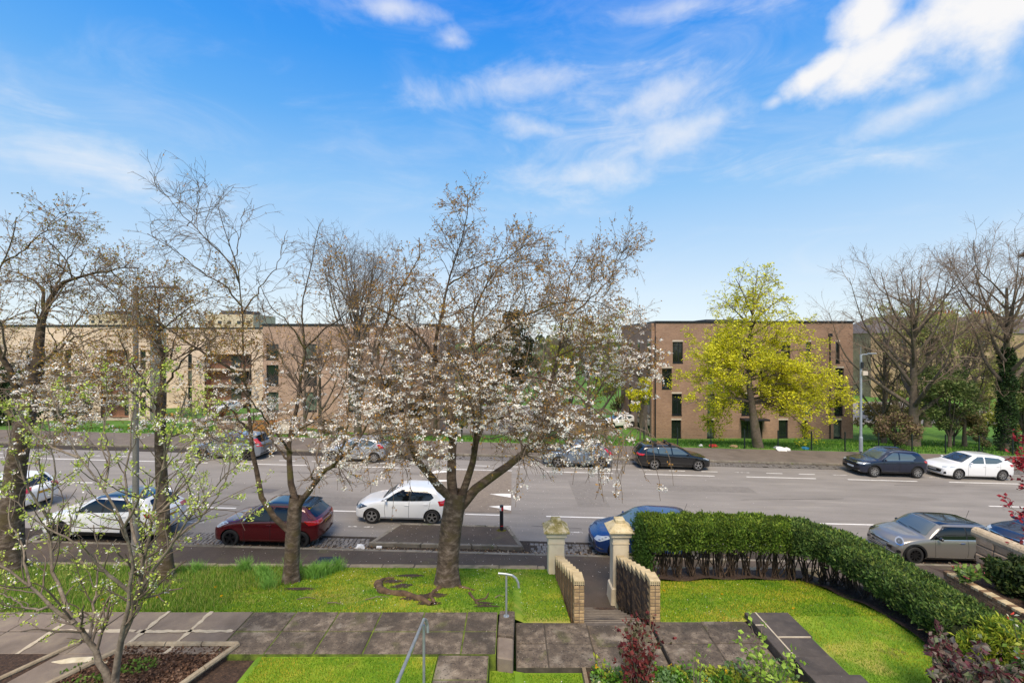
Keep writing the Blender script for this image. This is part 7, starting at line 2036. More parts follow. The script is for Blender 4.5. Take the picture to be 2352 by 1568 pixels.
# ------------------------------------------------------------------ hedge
def hedge():
    rg = np.random.default_rng(101)
    e = empty('hedge', (6.0, 12.9, 1.1), 0, 'clipped conifer hedge bending round the lawn right of the gate', 'hedge')
    cl = [(3.72, 12.86), (4.6, 12.86), (5.6, 12.86), (6.6, 12.84), (7.4, 12.75), (8.0, 12.45), (8.38, 11.9), (8.52, 11.2), (8.56, 10.4), (8.56, 9.6), (8.55, 8.9), (8.5, 8.3)]
    P = resample(catmull([(x, y, 0) for x, y in cl]), 160)[:, :2]
    T = norm(np.gradient(P, axis=0)); Nn = np.stack([-T[:, 1], T[:, 0]], 1)
    s = np.linspace(0, 1, 160)
    hw = .56 + .03 * np.sin(s * 40) + .025 * np.sin(s * 97)
    zt = 2.60 - .04 * s + .018 * np.sin(s * 55) + .015 * np.sin(s * 131)
    zu = 1.97 + .12 * np.clip((s - .45) / .2, 0, 1)
    # dark solid core, added inside the foliage to block light
    ring = []
    m = 14
    V = []; 
    for i in range(160):
        for k in range(m):
            a = 2 * math.pi * k / m
            u = math.copysign(abs(math.cos(a)) ** .35, math.cos(a)); w = math.copysign(abs(math.sin(a)) ** .35, math.sin(a))
            p = P[i] + Nn[i] * u * (hw[i] - .13); z = (zt[i] + zu[i]) / 2 + w * ((zt[i] - zu[i]) / 2 - .10)
            V.append((p[0], p[1], z))
    F = [(i * m + k, i * m + (k + 1) % m, (i + 1) * m + (k + 1) % m, (i + 1) * m + k) for i in range(159) for k in range(m)] + [tuple(range(m - 1, -1, -1)), tuple(159 * m + k for k in range(m))]
    core = link('dark_core', np_mesh('dark_core', np.array(V) - np.array(e.location), F, mat('hedge_inner', [(0.3, C('#1a2210')), (0.7, C('#2c3818'))], scale=12, rough=1, bump=1, bscale=20, bdist=.08), smooth=True), e)
    # shoots over the surface
    n = 84000
    i = rg.integers(0, 160, n)
    fc = rg.random(n); u = rg.uniform(-1, 1, n); w = rg.uniform(-1, 1, n)
    tp = fc < .46; sd = (fc >= .46) & (fc < .92); bt = fc >= .92
    w[tp] = 1.0; u[sd] = np.sign(u[sd]); w[bt] = -1.0
    # round the top edges
    k_ = np.maximum(0, np.abs(u) + np.maximum(w, 0) - 1.55); u = u * (1 - .45 * k_); w = np.where(w > 0, w * (1 - .35 * k_), w)
    a = np.arctan2(w, u)
    lump = .06 * np.sin(i * .7 + a * 3) + .05 * np.sin(i * 1.9 + a * 7)
    d = rg.uniform(.84, 1.0, n) + lump * .7 + np.where(rg.random(n) < .03, rg.uniform(0, .2, n), 0)
    c = np.zeros((n, 3)); off = u * hw[i] * d
    c[:, :2] = P[i] + Nn[i] * off[:, None] + rg.normal(size=(n, 2)) * .03
    c[:, 2] = (zt[i] + zu[i]) / 2 + w * (zt[i] - zu[i]) / 2 * d + rg.normal(size=n) * .02
    # trailing bits below the skirt
    low = w < -.5; c[low, 2] -= rg.uniform(0, .10, low.sum())
    v, f = leafquads(rg, c, .078, .45, up=1.0, wd=.2)
    sh = np.repeat(.82 + .35 * np.clip(np.sin(i * .31 + a * 2.2) * .5 + .5, 0, 1), 4)[:, None]
    warm = (i < 75)[:, None]
    cols = np.where(np.repeat(warm, 4, 0), tints(rg, n, [C('#587426'), C('#6a862e'), C('#445c1e'), C('#829638'), C('#3a4e1c')]), tints(rg, n, [C('#526e32'), C('#64803e'), C('#405828'), C('#788a44'), C('#36482a')]))
    young = np.repeat(tp & (rg.random(n) < .6), 4)[:, None]; cols = np.where(young, cols * np.array([1.3, 1.18, .95]), cols)   # light on the clipped top painted in as a brighter, yellower tint
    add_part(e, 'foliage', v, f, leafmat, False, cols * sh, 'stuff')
    # end by the pillar hangs lower
    n = 7000
    c = np.array([3.66, 12.85, 1.85]) + rg.normal(size=(n, 3)) * np.array([.10, .26, .34]); c[:, 2] = np.clip(c[:, 2], 1.12, 2.6)
    v, f = leafquads(rg, c, .085, .4, up=.8, wd=.17); add_part(e, 'end_foliage', v, f, leafmat, False, tints(rg, n, [C('#3c5a1e'), C('#4d6a26'), C('#33501c')]), 'stuff')
    # each plant's fan of stems
    ln = np.concatenate([[0], np.cumsum(np.linalg.norm(np.diff(P, axis=0), axis=1))])
    for q in np.arange(.25, ln[-1] - .1, .38):
        k = np.interp(q, ln, np.arange(160)); kk = int(k)
        b = P[kk] + Nn[kk] * rg.uniform(-.08, .08); zb = zgarden(b[0], b[1]) + .03
        ns = rg.integers(15, 22); S = np.zeros((ns, 6, 3))
        S[:, 0] = np.array([b[0], b[1], zb]) + rg.normal(size=(ns, 3)) * np.array([.06, .06, 0])
        tgt = np.zeros((ns, 3)); tgt[:, :2] = b + rg.normal(size=(ns, 2)) * np.array([.2, .22]); tgt[:, 2] = 2.15
        for j in range(1, 6):
            t = j / 5; S[:, j] = S[:, 0] * (1 - t) + tgt * t + rg.normal(size=(ns, 3)) * .022; S[:, j, :2] += (tgt[:, :2] - S[:, 0, :2]) * (t ** .6 - t) * .5
        v, f = tubes(S, np.linspace(.017, .009, 6)[None].repeat(ns, 0), 5)
        add_part(e, 'stem_cluster', v, f, bark_hedge, kind='stuff')
bark_hedge = mat('hedge_stem', [(0.3, C('#33281f')), (0.5, C('#4f3f32')), (0.75, C('#78634f'))], scale=9, rough=.95)
hedge()
GY = [C('#8f9a2c'), C('#7d8f28'), C('#a3a838'), C('#5d7a24')]
clump('golden_conifer', 'yellow-green conifer at the near end of the hedge', (8.35, 7.75, 2.25), .62, .55, .62, 9000, .09, GY, 110, 'shrub', ground=1.75, wd=.16, up=.8)
clump('green_conifer', 'dark green conifer below the golden one, bottom right', (8.05, 7.0, 2.1), .5, .5, .5, 3200, .085, [C('#2c4420'), C('#38541f'), C('#4a6a28')], 111, 'shrub', ground=1.7, wd=.18, up=.7)

# broad-leaved shrubs
def shrub(name, label, base, H, spread, nst, seed, cols, lsize, per, lean=(0, 0), cat='shrub', l2=6, up=.3, group=None, extra=None):
    rg = np.random.default_rng(seed); b = np.array(base, float)
    e = tree_obj(name, label, tuple(b), cat, group)
    S = np.zeros((nst, 10, 3)); az = rg.uniform(0, 2 * math.pi, nst); out = spread * np.sqrt(rg.uniform(.05, 1, nst)); h = H * rg.uniform(.65, 1.0, nst)
    for j in range(10):
        t = j / 9
        S[:, j, 0] = b[0] + np.cos(az) * out * t ** 1.2 + lean[0] * t; S[:, j, 1] = b[1] + np.sin(az) * out * t ** 1.2 + lean[1] * t; S[:, j, 2] = b[2] - .04 * (j == 0) + h * t
    S[:, 1:] += rg.normal(size=S[:, 1:].shape) * .015
    Rr = np.linspace(.012, .004, 10)[None].repeat(nst, 0)
    P2, R2 = spawn(rg, S, Rr, l2, .25, 1, .12 * H + .08, .3 * H + .05, R(25), R(65), up, .14, 5, .0032, .7)
    V, F = join([tubes(S, Rr, 6), tubes(P2, R2, 4)]); add_part(e, 'stems', V, F, bark_twig, kind='stuff')
    pts = np.concatenate([along(rg, P2, per, .25, 1.03, lsize * .25), along(rg, S, per * 2, .4, 1.0, lsize * .3)])
    v, f = leafquads(rg, pts, lsize, .35); add_part(e, 'foliage', v, f, leafmat, False, tints(rg, len(pts), cols), 'stuff')
    if extra:
        n, ec, es = extra; q = pts[rg.choice(len(pts), min(n, len(pts)), replace=False)]
        q = q[q[:, 2] > b[2] + H * .4]; q = np.repeat(q, 6, 0) + rg.normal(size=(len(q) * 6, 3)) * es * .6
        v, f = leafquads(rg, q, es); add_part(e, 'flowers', v, f, petalmat, False, tints(rg, len(q), ec), 'stuff')
    return e
REDL = [C('#6b2a2c'), C('#572226'), C('#7d3a35'), C('#4d4a30'), C('#8a4440')]
shrub('red_rose_bush', 'red-leaved rose bush in front of the landing by the gate steps', (2.16, 7.6, 1.5), 1.55, .40, 15, 120, REDL, .08, 6, l2=7)
GRL = [C('#8aa83a'), C('#9ab848'), C('#7a9a34'), C('#a8c258')]
shrub('rose_bush', 'light green rose bush at the right end of the flower bed', (4.15, 7.35, 1.5), 1.55, .55, 12, 121, GRL, .085, 5, l2=6)
shrub('rose_bush', 'thin upright rose shoot in the middle of the flower bed', (2.98, 7.35, 1.5), 1.3, .16, 5, 122, GRL, .075, 3, l2=4)
shrub('purple_shrub', 'purple-leaved shrub with dusty leaves at the bottom right lawn edge', (6.95, 7.0, 1.78), 1.15, .62, 40, 123, [C('#5c2a30'), C('#73424a'), C('#8d7a70'), C('#4a2a2a'), C('#7d6a62'), C('#6f7a58'), C('#8f8478')], .105, 5, l2=9)
shrub('pieris_shrub', 'shrub with red young leaves and cream flowers in the bottom right corner', (7.95, 6.75, 1.8), 1.5, .36, 20, 124, [C('#5d7a30'), C('#7a9440'), C('#a3a848'), C('#48642a')], .085, 6, l2=8, extra=(60, [C('#d23a34'), C('#e0523f'), C('#efe6c8'), C('#f3ecd6')], .06))
# red maple leaning in from the right
def acer():
    rg = np.random.default_rng(130); Y0 = 10.2
    base = (12.0, 9.6, .4)
    e = tree_obj('red_maple', 'red-leaved maple branches reaching in at the right edge', base)
    limbs = [([(2400, 1560), (2405, 1400), (2400, 1250), (2390, 1130)], .06, .03), ([(2395, 1200), (2370, 1120), (2335, 1060), (2305, 1040)], .022, .006), ([(2398, 1170), (2370, 1090), (2340, 1030)], .02, .006),
             ([(2400, 1260), (2370, 1200), (2330, 1170), (2300, 1160)], .02, .005), ([(2390, 1130), (2380, 1060), (2365, 1010)], .022, .006), ([(2400, 1300), (2375, 1230), (2350, 1200)], .018, .005), ([(2395, 1150), (2430, 1080), (2460, 1030)], .025, .006)]
    P, Rr = limb_arrays(limbs, Y0, 12); P[0, 0, 2] = .35
    P2, R2 = spawn(rg, P[1:], Rr[1:], 9, .3, 1, .2, .55, R(25), R(60), -.1, .14, 6, .0035, .7)
    V, F = join([tubes(P, Rr, 8), tubes(P2, R2, 4)]); add_part(e, 'trunk', V, F, bark_twig, kind='stuff')
    pts = along(rg, P2, 22, .2, 1.05, .05); sparse = pts[:, 2] < at(0, 1075, Y0).z
    pts = pts[~(sparse & (rg.random(len(pts)) < .45))]
    v, f = leafquads(rg, pts, .085, .4, flat=.5); add_part(e, 'foliage', v, f, leafmat, False, tints(rg, len(pts), [C('#8a1f2c'), C('#a02a36'), C('#6d1824'), C('#b03a40')]), 'stuff')
acer()
# shrubs between the neighbour's walls
clump('dark_shrub', 'dark green spreading conifer under the round-coped stone wall', (13.75, 11.9, 1.25), .75, 1.7, .62, 9000, .10, [C('#33451f'), C('#3f5426'), C('#2a3a1b'), C('#55602c')], 140, 'shrub', ground=.75)
clump('dark_shrub', 'green spreading conifer nearer the camera along the stone wall', (13.6, 9.6, 1.15), .75, 1.4, .55, 7000, .10, [C('#3f5a24'), C('#4c6a2c'), C('#33491f'), C('#7d8a30')], 141, 'shrub', ground=.75)
shrub('broadleaf_plant', 'large-leaved plant with pink flower spikes on the end of the brown brick wall', (12.75, 12.75, .85), .42, .32, 14, 142, [C('#6d8a3a'), C('#86a04a'), C('#58762e'), C('#9aae6a')], .17, 3, cat='plant', l2=3, extra=(10, [C('#c8647a'), C('#b0505f'), C('#c9796a')], .06))
shrub('yellow_flowers', 'plant with yellow flowers behind the brown brick wall', (13.0, 9.9, .8), .45, .45, 16, 143, [C('#6d8a2c'), C('#8f9c30')], .08, 4, cat='plant', l2=5, extra=(40, [C('#e0a81e'), C('#d89a1a')], .05))

# ------------------------------------------------------------------ beds
bedz = 1.56
struct(sheet('flower_bed', 1.36, 5.1, 5.0, YF - .06, lambda x, y: bedz + .04 * math.sin(x * 4) * math.sin(y * 5), soil, 20, 14))
eb = MB().box(1.28, 1.345, 5.4, YF - .06, 1.3, 1.66).build('bed_edging', mat('old_timber', [(0.3, C('#6b5c48')), (0.7, C('#8a7a62'))], scale=5, rough=.95, stretch=(1, 6, 1))); struct(eb)
def bed_plants():
    rg = np.random.default_rng(150)
    PV = []; PC = []; n = 12000
    x = rg.uniform(1.42, 5.05, n); y = rg.uniform(6.9, 8.32, n)
    k = ((np.floor(x * 3.1 + .8 * np.sin(y * 3)) + np.floor(y * 3.3 + .7 * np.sin(x * 4))) % 3).astype(int)
    hgt = .08 + .26 * (.5 + .5 * np.sin(x * 7.3) * np.sin(y * 8.1))
    keep = rg.random(n) < np.where(y > 8.2, .6, .95); x, y, k, hgt = x[keep], y[keep], k[keep], hgt[keep]; n = len(x)
    p = np.stack([x, y, bedz + rg.random(n) * hgt + .01], 1)
    pal = np.array([[C('#5f8c2a'), C('#74a034'), C('#4d7422')], [C('#a3ac3c'), C('#b5b848'), C('#8c9a30')], [C('#6f8c58'), C('#80a06a'), C('#5a7a44')]])
    c = pal[k, rg.integers(0, 3, n)] * rg.uniform(.8, 1.2, (n, 1))
    v, f = leafquads(rg, p, .065, .4, up=.4); o = link('bed_ground_cover', np_mesh('bed_ground_cover', v, f, leafmat, col=np.repeat(c, 4, 0))); tag(o, 'low leafy plants crowding the flower bed', 'ground cover', kind='stuff')
    q = p[rg.choice(n, 46)] + [0, 0, .05]; kk = rg.integers(0, 3, 46); cc = np.array([C('#e8b41e'), C('#f2ecd0'), C('#e9a21c')])[kk]
    q = np.repeat(q, 6, 0) + rg.normal(size=(46 * 6, 3)) * .012; v, f = leafquads(rg, q, .032)
    o = link('bed_flowers', np_mesh('bed_flowers', v, f, petalmat, col=np.repeat(np.repeat(cc, 6, 0), 4, 0))); tag(o, 'small yellow and cream flowers among the bed plants', 'flowers', kind='stuff')
    # strappy clump
    b = np.array([2.78, 8.0, bedz]); n = 140
    e = tree_obj('strap_leaved_plant', 'tuft of long strap-like green leaves beside the red rose bush', tuple(b), 'plant')
    az = rg.uniform(0, 6.28, n); L = rg.uniform(.22, .42, n); S = np.zeros((n, 6, 3))
    for j in range(6):
        t = j / 5; S[:, j] = b + np.stack([np.cos(az) * L * t * .75, np.sin(az) * L * t * .75, L * (t * 1.2 - t * t * .85)], 1)
    v, f = tubes(S, np.linspace(.011, .003, 6)[None].repeat(n, 0), 3); add_part(e, 'leaves', v, f, mat('strap_leaf', [(0.3, C('#3a6a1c')), (0.7, C('#5a8a2c'))], scale=6, rough=.5), kind='stuff')
bed_plants()
# bark bed on the left with stone edging, soil bed and concrete branch path
barkm = mat('bark_chip', [(0.3, C('#3a2a20')), (0.5, C('#5a4130')), (0.75, C('#7d5f47'))], scale=18, detail=8, rough=1, bump=1, bscale=40, bdist=.04)
def pz(px, py, z): 
    Y = (CAMZ - z) * 1045 / (py - 784); return ((px - 1176) / 1045 * Y, Y)
bb = [pz(300, 1480, ZUP), pz(548, 1480, ZUP), pz(440, 1568, ZUP), pz(170, 1568, ZUP)]
bb[2] = (bb[2][0] - .45, bb[2][1] - 1.0); bb[3] = (bb[3][0] - .9, bb[3][1] - 1.0)
struct(MB().prism(bb[::-1], 1.5, 1.84).build('bark_bed', barkm))
def chips():
    rg = np.random.default_rng(160); n = 5200
    t = rg.random((n, 2)); A, B, Cc, Dd = (np.array(p) for p in bb)
    p2 = (A * (1 - t[:, :1]) + B * t[:, :1]) * (1 - t[:, 1:]) + (Dd * (1 - t[:, :1]) + Cc * t[:, :1]) * t[:, 1:]
    p = np.concatenate([p2, np.full((n, 1), 1.845) + rg.uniform(0, .02, (n, 1))], 1)
    v, f = leafquads(rg, p, .05, .5, flat=.7); o = link('bark_chips', np_mesh('bark_chips', v, f, leafmat, col=tints(rg, n, [C('#5a3f2e'), C('#7a5a44'), C('#3d2a1f'), C('#8d705a')])))
    tag(o, 'brown bark chips covering the bed below the plum', 'bark chips', kind='stuff')
chips()
edge_log = mat('edge_stone', [(0.3, C('#857660')), (0.7, C('#a89a82'))], scale=6, rough=.95, bump=.5, bscale=30)
be = empty('bed_edging_stones', (0, 0, 0), 0, 'pale rounded edging strips round the bark bed', 'edging')
def edge_run(a, b, n):
    for k in range(n):
        p = Vector(a).lerp(Vector(b), k / n + .004); q = Vector(a).lerp(Vector(b), (k + 1) / n - .004)
        MB().tube([(p.x, p.y, 1.875), (q.x, q.y, 1.875)], .05, 8).build('edging_strip', edge_log, be)
edge_run(bb[0], bb[1], 3); edge_run(bb[1], bb[2], 3); edge_run(bb[0], bb[3], 3)
# branch path
bp_ = [pz(195, 1474, ZUP), pz(300, 1474, ZUP), pz(165, 1568, ZUP), pz(20, 1568, ZUP)]
bp_[2] = (bp_[2][0] - .9, bp_[2][1] - 1.0); bp_[3] = (bp_[3][0] - .9, bp_[3][1] - 1.0)
bpa = struct(MB().prism(bp_[::-1], 1.5, ZUP - .012).build('branch_path', slablight))
pts = [pz(118, 1518, ZUP), pz(165, 1508, ZUP), pz(205, 1506, ZUP), pz(250, 1505, ZUP), pz(246, 1520, ZUP), pz(190, 1518, ZUP), pz(140, 1522, ZUP)]
MB().prism(pts[::-1], ZUP - .02, ZUP - .006).build('cream_patch', mat('cream_patch', [(0.35, C('#c9b893')), (0.6, C('#e0d3b5'))], scale=6, rough=.9), bpa)
sb_ = [pz(-300, 1474, ZUP), pz(185, 1474, ZUP), pz(10, 1568, ZUP), pz(-500, 1568, ZUP)]
struct(MB().prism(sb_[::-1], 1.5, 1.85).build('soil_bed', soil))
le = MB(); a, b = Vector(sb_[1]), Vector(sb_[2])
le.tube([(a.x, a.y, 1.875), (b.x - .5, b.y - .6, 1.875)], .04, 8)
o = le.build('bed_edging_strip', edge_log); tag(o, 'pale edging strip along the soil bed at the left', 'edging')
def weeds():
    rg = np.random.default_rng(170); n = 1500
    p = np.stack([rg.uniform(-7.6, -6.2, n), rg.uniform(6.2, 8.25, n), np.full(n, 1.87)], 1); p[:, 0] -= (8.3 - p[:, 1]) * .55
    k = np.sin(p[:, 0] * 5) * np.sin(p[:, 1] * 6) > .1; p = p[k]
    v, f = leafquads(rg, p, .06, .4, up=.5); o = link('bed_weeds', np_mesh('bed_weeds', v, f, leafmat, col=tints(rg, len(p), [C('#5d7a2c'), C('#74903a')]))); tag(o, 'low weeds scattered over the soil bed', 'weeds', kind='stuff')
weeds()
struct(MB().prism([(-20, 4.0), (-4.6, 4.0), (-4.6, YF + .0), (-20, YF + .0)], 1.2, 1.74).build('garden_ground', soil))

# roots by the big trunk
rootm = bark('root_bark', [(0.3, C('#3f2f22')), (0.5, C('#5d4834')), (0.75, C('#7d654c'))], None)
def root(pts, r0, r1, name='root'):
    w = []
    for px, py in pts:
        # drop onto the lawn
        Y = 11.0
        for _ in range(12): Y = (CAMZ - zg((px - 1176) / 1045 * Y, Y)) * 1045 / (py - 784)
        w.append(((px - 1176) / 1045 * Y, Y, zg((px - 1176) / 1045 * Y, Y) + r0 * .25))
    q = resample(catmull(w), 20); rr = np.linspace(r0, r1, 20) * (1 + .18 * np.sin(np.arange(20) * 1.3))
    v, f = tubes(q[None], rr[None], 10); add_part(MAIN, name, v, f, rootm)
root([(868, 1342), (876, 1358), (905, 1364), (940, 1368), (972, 1380), (992, 1390)], .105, .05)
root([(868, 1344), (880, 1332), (905, 1328)], .075, .03)
root([(1010, 1350), (990, 1368), (1000, 1385)], .06, .03)
root([(1078, 1362), (1092, 1380), (1100, 1390)], .035, .02); root([(1092, 1380), (1115, 1374), (1122, 1362)], .03, .015)
root([(1055, 1348), (1075, 1352), (1090, 1356)], .05, .015)
SOILP = []
def patch_soil(cx, cy, rx, ry, seed):
    rg = np.random.default_rng(seed); Y = 11.0
    for _ in range(12): Y = (CAMZ - zg((cx - 1176) / 1045 * Y, Y)) * 1045 / (cy - 784)
    x0 = (cx - 1176) / 1045 * Y
    SOILP.append((x0, Y, rx * .85, ry * .85))
    n = 20; poly = [(x0 + rx * math.cos(2 * math.pi * k / n) * rg.uniform(.6, 1.2), Y + ry * math.sin(2 * math.pi * k / n) * rg.uniform(.6, 1.2)) for k in range(n)]
    vs = [(x0, Y, zg(x0, Y) + .02)] + [(x, y, zg(x, y) + .012) for x, y in poly]
    o = MB().add(vs, [(0, 1 + k, 1 + (k + 1) % n) for k in range(n)]).build('bare_soil_patch', soil); struct(o)
for a in ((925, 1345, .32, .25, 1), (945, 1322, .4, .2, 11), (960, 1372, .4, .2, 12), (985, 1385, .28, .12, 2), (1000, 1366, .3, .16, 3), (1110, 1385, .22, .1, 4), (1120, 1392, .3, .08, 5), (900, 1335, .35, .2, 6), (1390, 1398, .3, .1, 7), (690, 1352, .4, .16, 8), (382, 1336, .55, .3, 9)):
    patch_soil(*a)
tw = MB()
for (x, y, L_, a) in ((-3.4, 10.55, .5, .3), (-4.2, 10.35, .35, -.2), (-3.0, 10.9, .4, .1), (-.4, 10.7, .2, .6), (-5.0, 10.6, .4, .15)):
    tw.tube([(x, y, zg(x, y) + .03), (x + L_ * .5, y + L_ * .5 * a + .03, zg(x, y) + .045), (x + L_, y + L_ * a, zg(x + L_, y + L_ * a) + .03)], [.012, .010, .005], 5)
tag(tw.build('fallen_twigs', bark_twig), 'dry twigs fallen on the lawn under the cherries', 'twigs', kind='stuff')

# ------------------------------------------------------------------ grass
grassm = mat('grass_blade', (1.0, 1.0, 1.0), rough=.7, tint=True, transl=.25, spec=.2)
def blades(name, label, regions, zf, n, h, w, cols, seed, bend=.4, mask=None, patchy=None):
    rg = np.random.default_rng(seed); P = []
    ar = np.array([(r[1] - r[0]) * (r[3] - r[2]) for r in regions]); cnt = (n * ar / ar.sum()).astype(int)
    for r, c in zip(regions, cnt): P.append(np.stack([rg.uniform(r[0], r[1], c), rg.uniform(r[2], r[3], c)], 1))
    P = np.concatenate(P)
    for (sx_, sy_, ra_, rb_) in SOILP:
        P = P[((P[:, 0] - sx_) / ra_) ** 2 + ((P[:, 1] - sy_) / rb_) ** 2 > rg.uniform(.3, 1.1, len(P))]
    if mask is not None: P = P[mask(P[:, 0], P[:, 1], rg)]
    z = np.array([zf(x, y) for x, y in P]); n = len(P)
    b = np.concatenate([P, z[:, None] - .004], 1)
    hh = h * rg.uniform(.5, 1.25, n)
    a = rg.uniform(0, 6.28, n); d = np.stack([np.cos(a), np.sin(a), np.zeros(n)], 1); s = np.stack([-np.sin(a), np.cos(a), np.zeros(n)], 1)
    k = bend * rg.uniform(.1, 1.2, n)
    tip = b + d * (hh * k)[:, None] + np.array([0, 0, 1.0]) * (hh * np.sqrt(np.maximum(.15, 1 - k * k * .6)))[:, None]
    V = np.stack([b - s * w, b + s * w, tip], 1).reshape(-1, 3)
    col = tints(rg, n, cols, 3)
    if patchy is not None:
        def vn(sc, sd_):
            g = np.random.default_rng(sd_).random((64, 64)); q = P * sc + 20.0; i0 = np.floor(q).astype(int); u = q - i0; u = u * u * (3 - 2 * u); i0 %= 63
            return (g[i0[:, 0], i0[:, 1]] * (1 - u[:, 0]) + g[i0[:, 0] + 1, i0[:, 1]] * u[:, 0]) * (1 - u[:, 1]) + (g[i0[:, 0], i0[:, 1] + 1] * (1 - u[:, 0]) + g[i0[:, 0] + 1, i0[:, 1] + 1] * u[:, 0]) * u[:, 1]
        m = .5 * vn(.9, 1) + .3 * vn(2.3, 2) + .2 * vn(6.0, 3)
        st_ = np.repeat(np.clip((m - .52) * 5 + rg.normal(size=n) * .2, 0, 1), 3)[:, None]; dk_ = np.repeat(np.clip((.46 - m) * 6 + rg.normal(size=n) * .2, 0, 1), 3)[:, None]
        col = col * (1 - st_) + col * np.array(patchy) * st_
        col = col * (1 - dk_ * np.array([.5, .28, .3]))
    o = link(name, np_mesh(name, V, np.arange(n * 3).reshape(n, 3), grassm, col=col)); tag(o, label, 'grass', kind='stuff')
LG = [C('#6c9014'), C('#80a41c'), C('#547a12'), C('#9ab02a'), C('#8ca826'), C('#b0b040'), C('#456c10')]
yel = (1.6, 1.1, 1.5)
blades('lawn_grass', 'short mown grass of the lawn around the big cherry', [(-8.6, 1.25, 9.78, 13.6)], zg, 80000, .04, .007, LG, 201, .6, patchy=yel)
blades('lawn_grass', 'short mown grass of the lawn inside the hedge', [(3.2, 8.3, 9.78, 12.6)], zgarden, 48000, .04, .007, LG, 202, .6, patchy=yel)
blades('lawn_grass', 'short mown grass of the strip beside the dark slab path', [(5.98, 8.4, 6.2, 9.8)], lambda x, y: 1.740, 30000, .035, .005, LG, 203, .6, patchy=yel)
blades('lawn_grass', 'short mown grass in front of the slab path', [(-4.6, -1.4, 6.4, 8.38)], lambda x, y: 1.80, 42000, .032, .005, LG, 204, .6, patchy=yel)
blades('lawn_grass', 'short mown grass between the slab path and the flower bed', [(-.38, 1.27, 6.4, 8.33)], lambda x, y: ZLO - .10 + .04 * (x < 0.05), 22000, .032, .005, LG, 205, .6, patchy=yel)
DG = [C('#456c1c'), C('#557a22'), C('#628628'), C('#759434'), C('#8c9c48'), C('#a09a5a')]
blades('long_grass', 'long uncut grass along the left of the garden', [(-15.5, -5.4, 9.8, 13.6)], zg, 48000, .135, .006, DG, 206, .7,
       mask=lambda x, y, rg: (x < -6.6 + rg.normal(size=len(x)) * .25) | ((y > 11.6 + rg.normal(size=len(x)) * .3) & (x < -5.7)))
def tufts():
    rg = np.random.default_rng(207); parts = []
    for k, (x, y, n, h) in enumerate([(-5.45, 12.5, 420, .42), (-5.3, 12.9, 300, .4), (-6.3, 13.1, 240, .45), (-6.9, 12.6, 260, .38), (-7.7, 13.1, 200, .42), (-6.5, 12.1, 220, .32), (-6.2, 11.6, 200, .3), (-5.1, 13.3, 160, .4), (-9.0, 13.0, 160, .36)]):
        a = rg.uniform(0, 6.28, n); r = np.abs(rg.normal(size=n)) * .13; b = np.stack([x + np.cos(a) * r, y + np.sin(a) * r], 1)
        z = np.array([zg(p[0], p[1]) for p in b]); b = np.concatenate([b, z[:, None]], 1); hh = h * rg.uniform(.5, 1.1, n)
        S = np.zeros((n, 4, 3)); an = rg.uniform(0, 6.28, n); kk = rg.uniform(.1, .6, n)
        for j in range(4):
            t = j / 3; S[:, j] = b + np.stack([np.cos(an) * hh * kk * t * t, np.sin(an) * hh * kk * t * t, hh * (t - .25 * kk * t * t)], 1)
        parts.append(tubes(S, np.linspace(.007, .0015, 4)[None].repeat(n, 0), 3))
    v, f = join(parts); o = link('grass_tufts', np_mesh('grass_tufts', v, f, mat('tuft_leaf', [(0.3, C('#5d8f30')), (0.7, C('#86b04c'))], scale=6, rough=.6))); tag(o, 'tall strap-leaved grass tufts beside the left cherry trunk', 'grass', kind='stuff')
tufts()
VG = [C('#4d7a22'), C('#5f8c2c'), C('#3f6a1c'), C('#78983a')]
blades('verge_grass', 'rough grass on the verge below the brick flats', [(-34, 44, 33.8, 46.5)], zverge, 40000, .18, .028, VG, 208, .6)
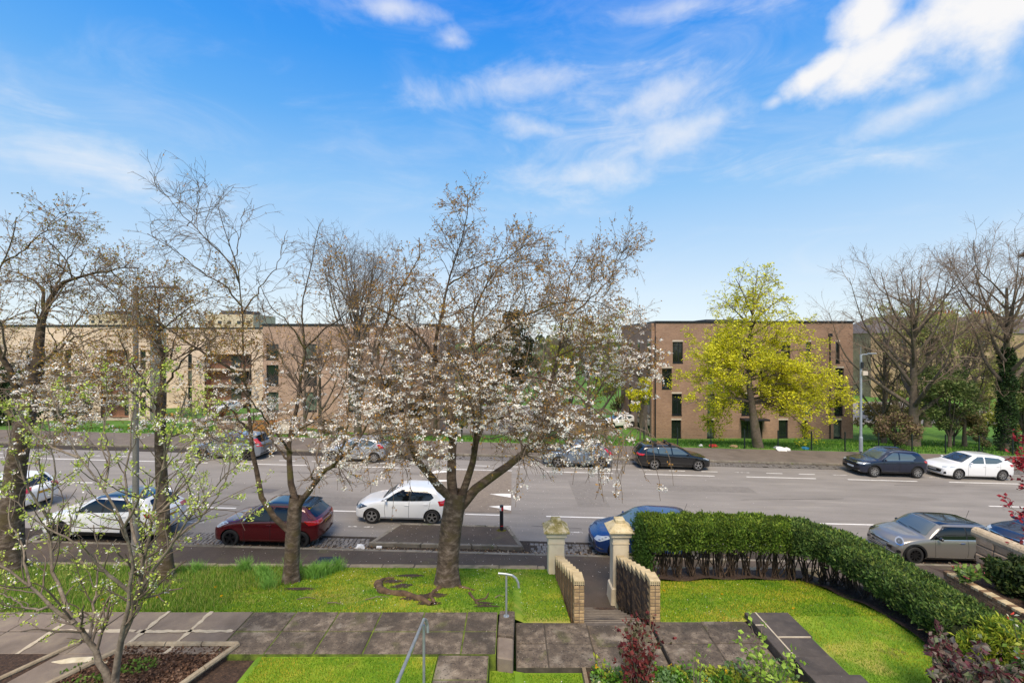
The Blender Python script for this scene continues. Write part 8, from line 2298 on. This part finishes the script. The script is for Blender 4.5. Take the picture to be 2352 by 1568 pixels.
def daisies():
    rg = np.random.default_rng(210); n = 420
    P = np.concatenate([np.stack([rg.uniform(-6, 1.2, 260), rg.uniform(9.9, 13.4, 260)], 1), np.stack([rg.uniform(3.3, 7.6, 60), rg.uniform(9.9, 12.2, 60)], 1), np.stack([rg.uniform(-.35, 1.2, 40), rg.uniform(6.6, 8.2, 40)], 1)])
    z = np.array([zg(x, y) + .04 if y > 9.7 else 1.58 for x, y in P]); c = np.concatenate([P, z[:, None]], 1)
    v, f = leafquads(rg, c, .022, .4, flat=.8); col = tints(rg, len(c), [C('#f4f0ea'), C('#f8f4ee'), C('#efe0d8')])
    o = link('daisies', np_mesh('daisies', v, f, petalmat, col=col)); tag(o, 'white daisies and petals dotted over the lawns', 'flowers', kind='stuff')
    Pd = [(-8.1, 10.4), (-9.2, 10.2), (-7.3, 11.2), (-6.7, 10.5), (3.9, 11.7), (5.2, 11.3), (6.3, 10.2), (-8.6, 11.5)]
    for k, (x, y) in enumerate(Pd):
        zz = zg(x, y) + (.14 if x < 0 else .03)
        q = np.array([x, y, zz]) + rg.normal(size=(14, 3)) * np.array([.012, .012, .004])
        v, f = leafquads(rg, q, .03, .3, flat=.6); o = link('dandelion', np_mesh('dandelion', v - np.array([x, y, zz]), f, petalmat, col=tints(rg, 14, [C('#e8b41a'), C('#d9a010')])), None, (x, y, zz))
        tag(o, ['yellow dandelion in the long grass nearest the pale path', 'leftmost yellow dandelion in the long grass', 'yellow dandelion in the long grass near the slender cherry', 'yellow dandelion at the right end of the long grass', 'yellow dandelion on the hedge lawn nearest the brick wall', 'yellow dandelion in the middle of the hedge lawn', 'yellow dandelion on the hedge lawn by the dark slabs', 'yellow dandelion in the long grass nearest the pavement'][k], 'flower', 'dandelions in the lawns')
daisies()
def petals():
    rg = np.random.default_rng(211); n = 2600
    x = rg.normal(-1, 6, n); y = rg.uniform(13.9, 27, n); z = np.array([zroad(a) for a in x]) + .014
    z[y < 16.05] += .095
    isl_ = (x > -5.2) & (x < .4) & (y > 16.5) & (y < 18.6); z[isl_] += .13
    c = np.stack([x, y, z], 1)
    v, f = leafquads(rg, c, .03, .5, flat=.95); o = link('fallen_petals', np_mesh('fallen_petals', v, f, petalmat, col=tints(rg, n, [C('#e6dcd4'), C('#d8cdc4'), C('#9a8a70')]))); tag(o, 'petals and flecks scattered over road and pavement', 'petals', kind='stuff')
    n = 3000; x = np.concatenate([rg.uniform(-8, 4.5, n // 2), rg.uniform(-24, 24, n - n // 2)]); y = 16.24 + np.abs(rg.normal(size=n)) * .14
    c = np.stack([x, y, np.array([zroad(a) for a in x]) + .03], 1)
    v, f = leafquads(rg, c, .06, .5, flat=.8); o = link('leaf_litter', np_mesh('leaf_litter', v, f, leafmat, col=tints(rg, n, [C('#8a6a48'), C('#6b5038'), C('#a58a68'), C('#c9b8a0')]))); tag(o, 'dead leaves lying along the near gutter', 'leaf litter', kind='stuff')
petals()
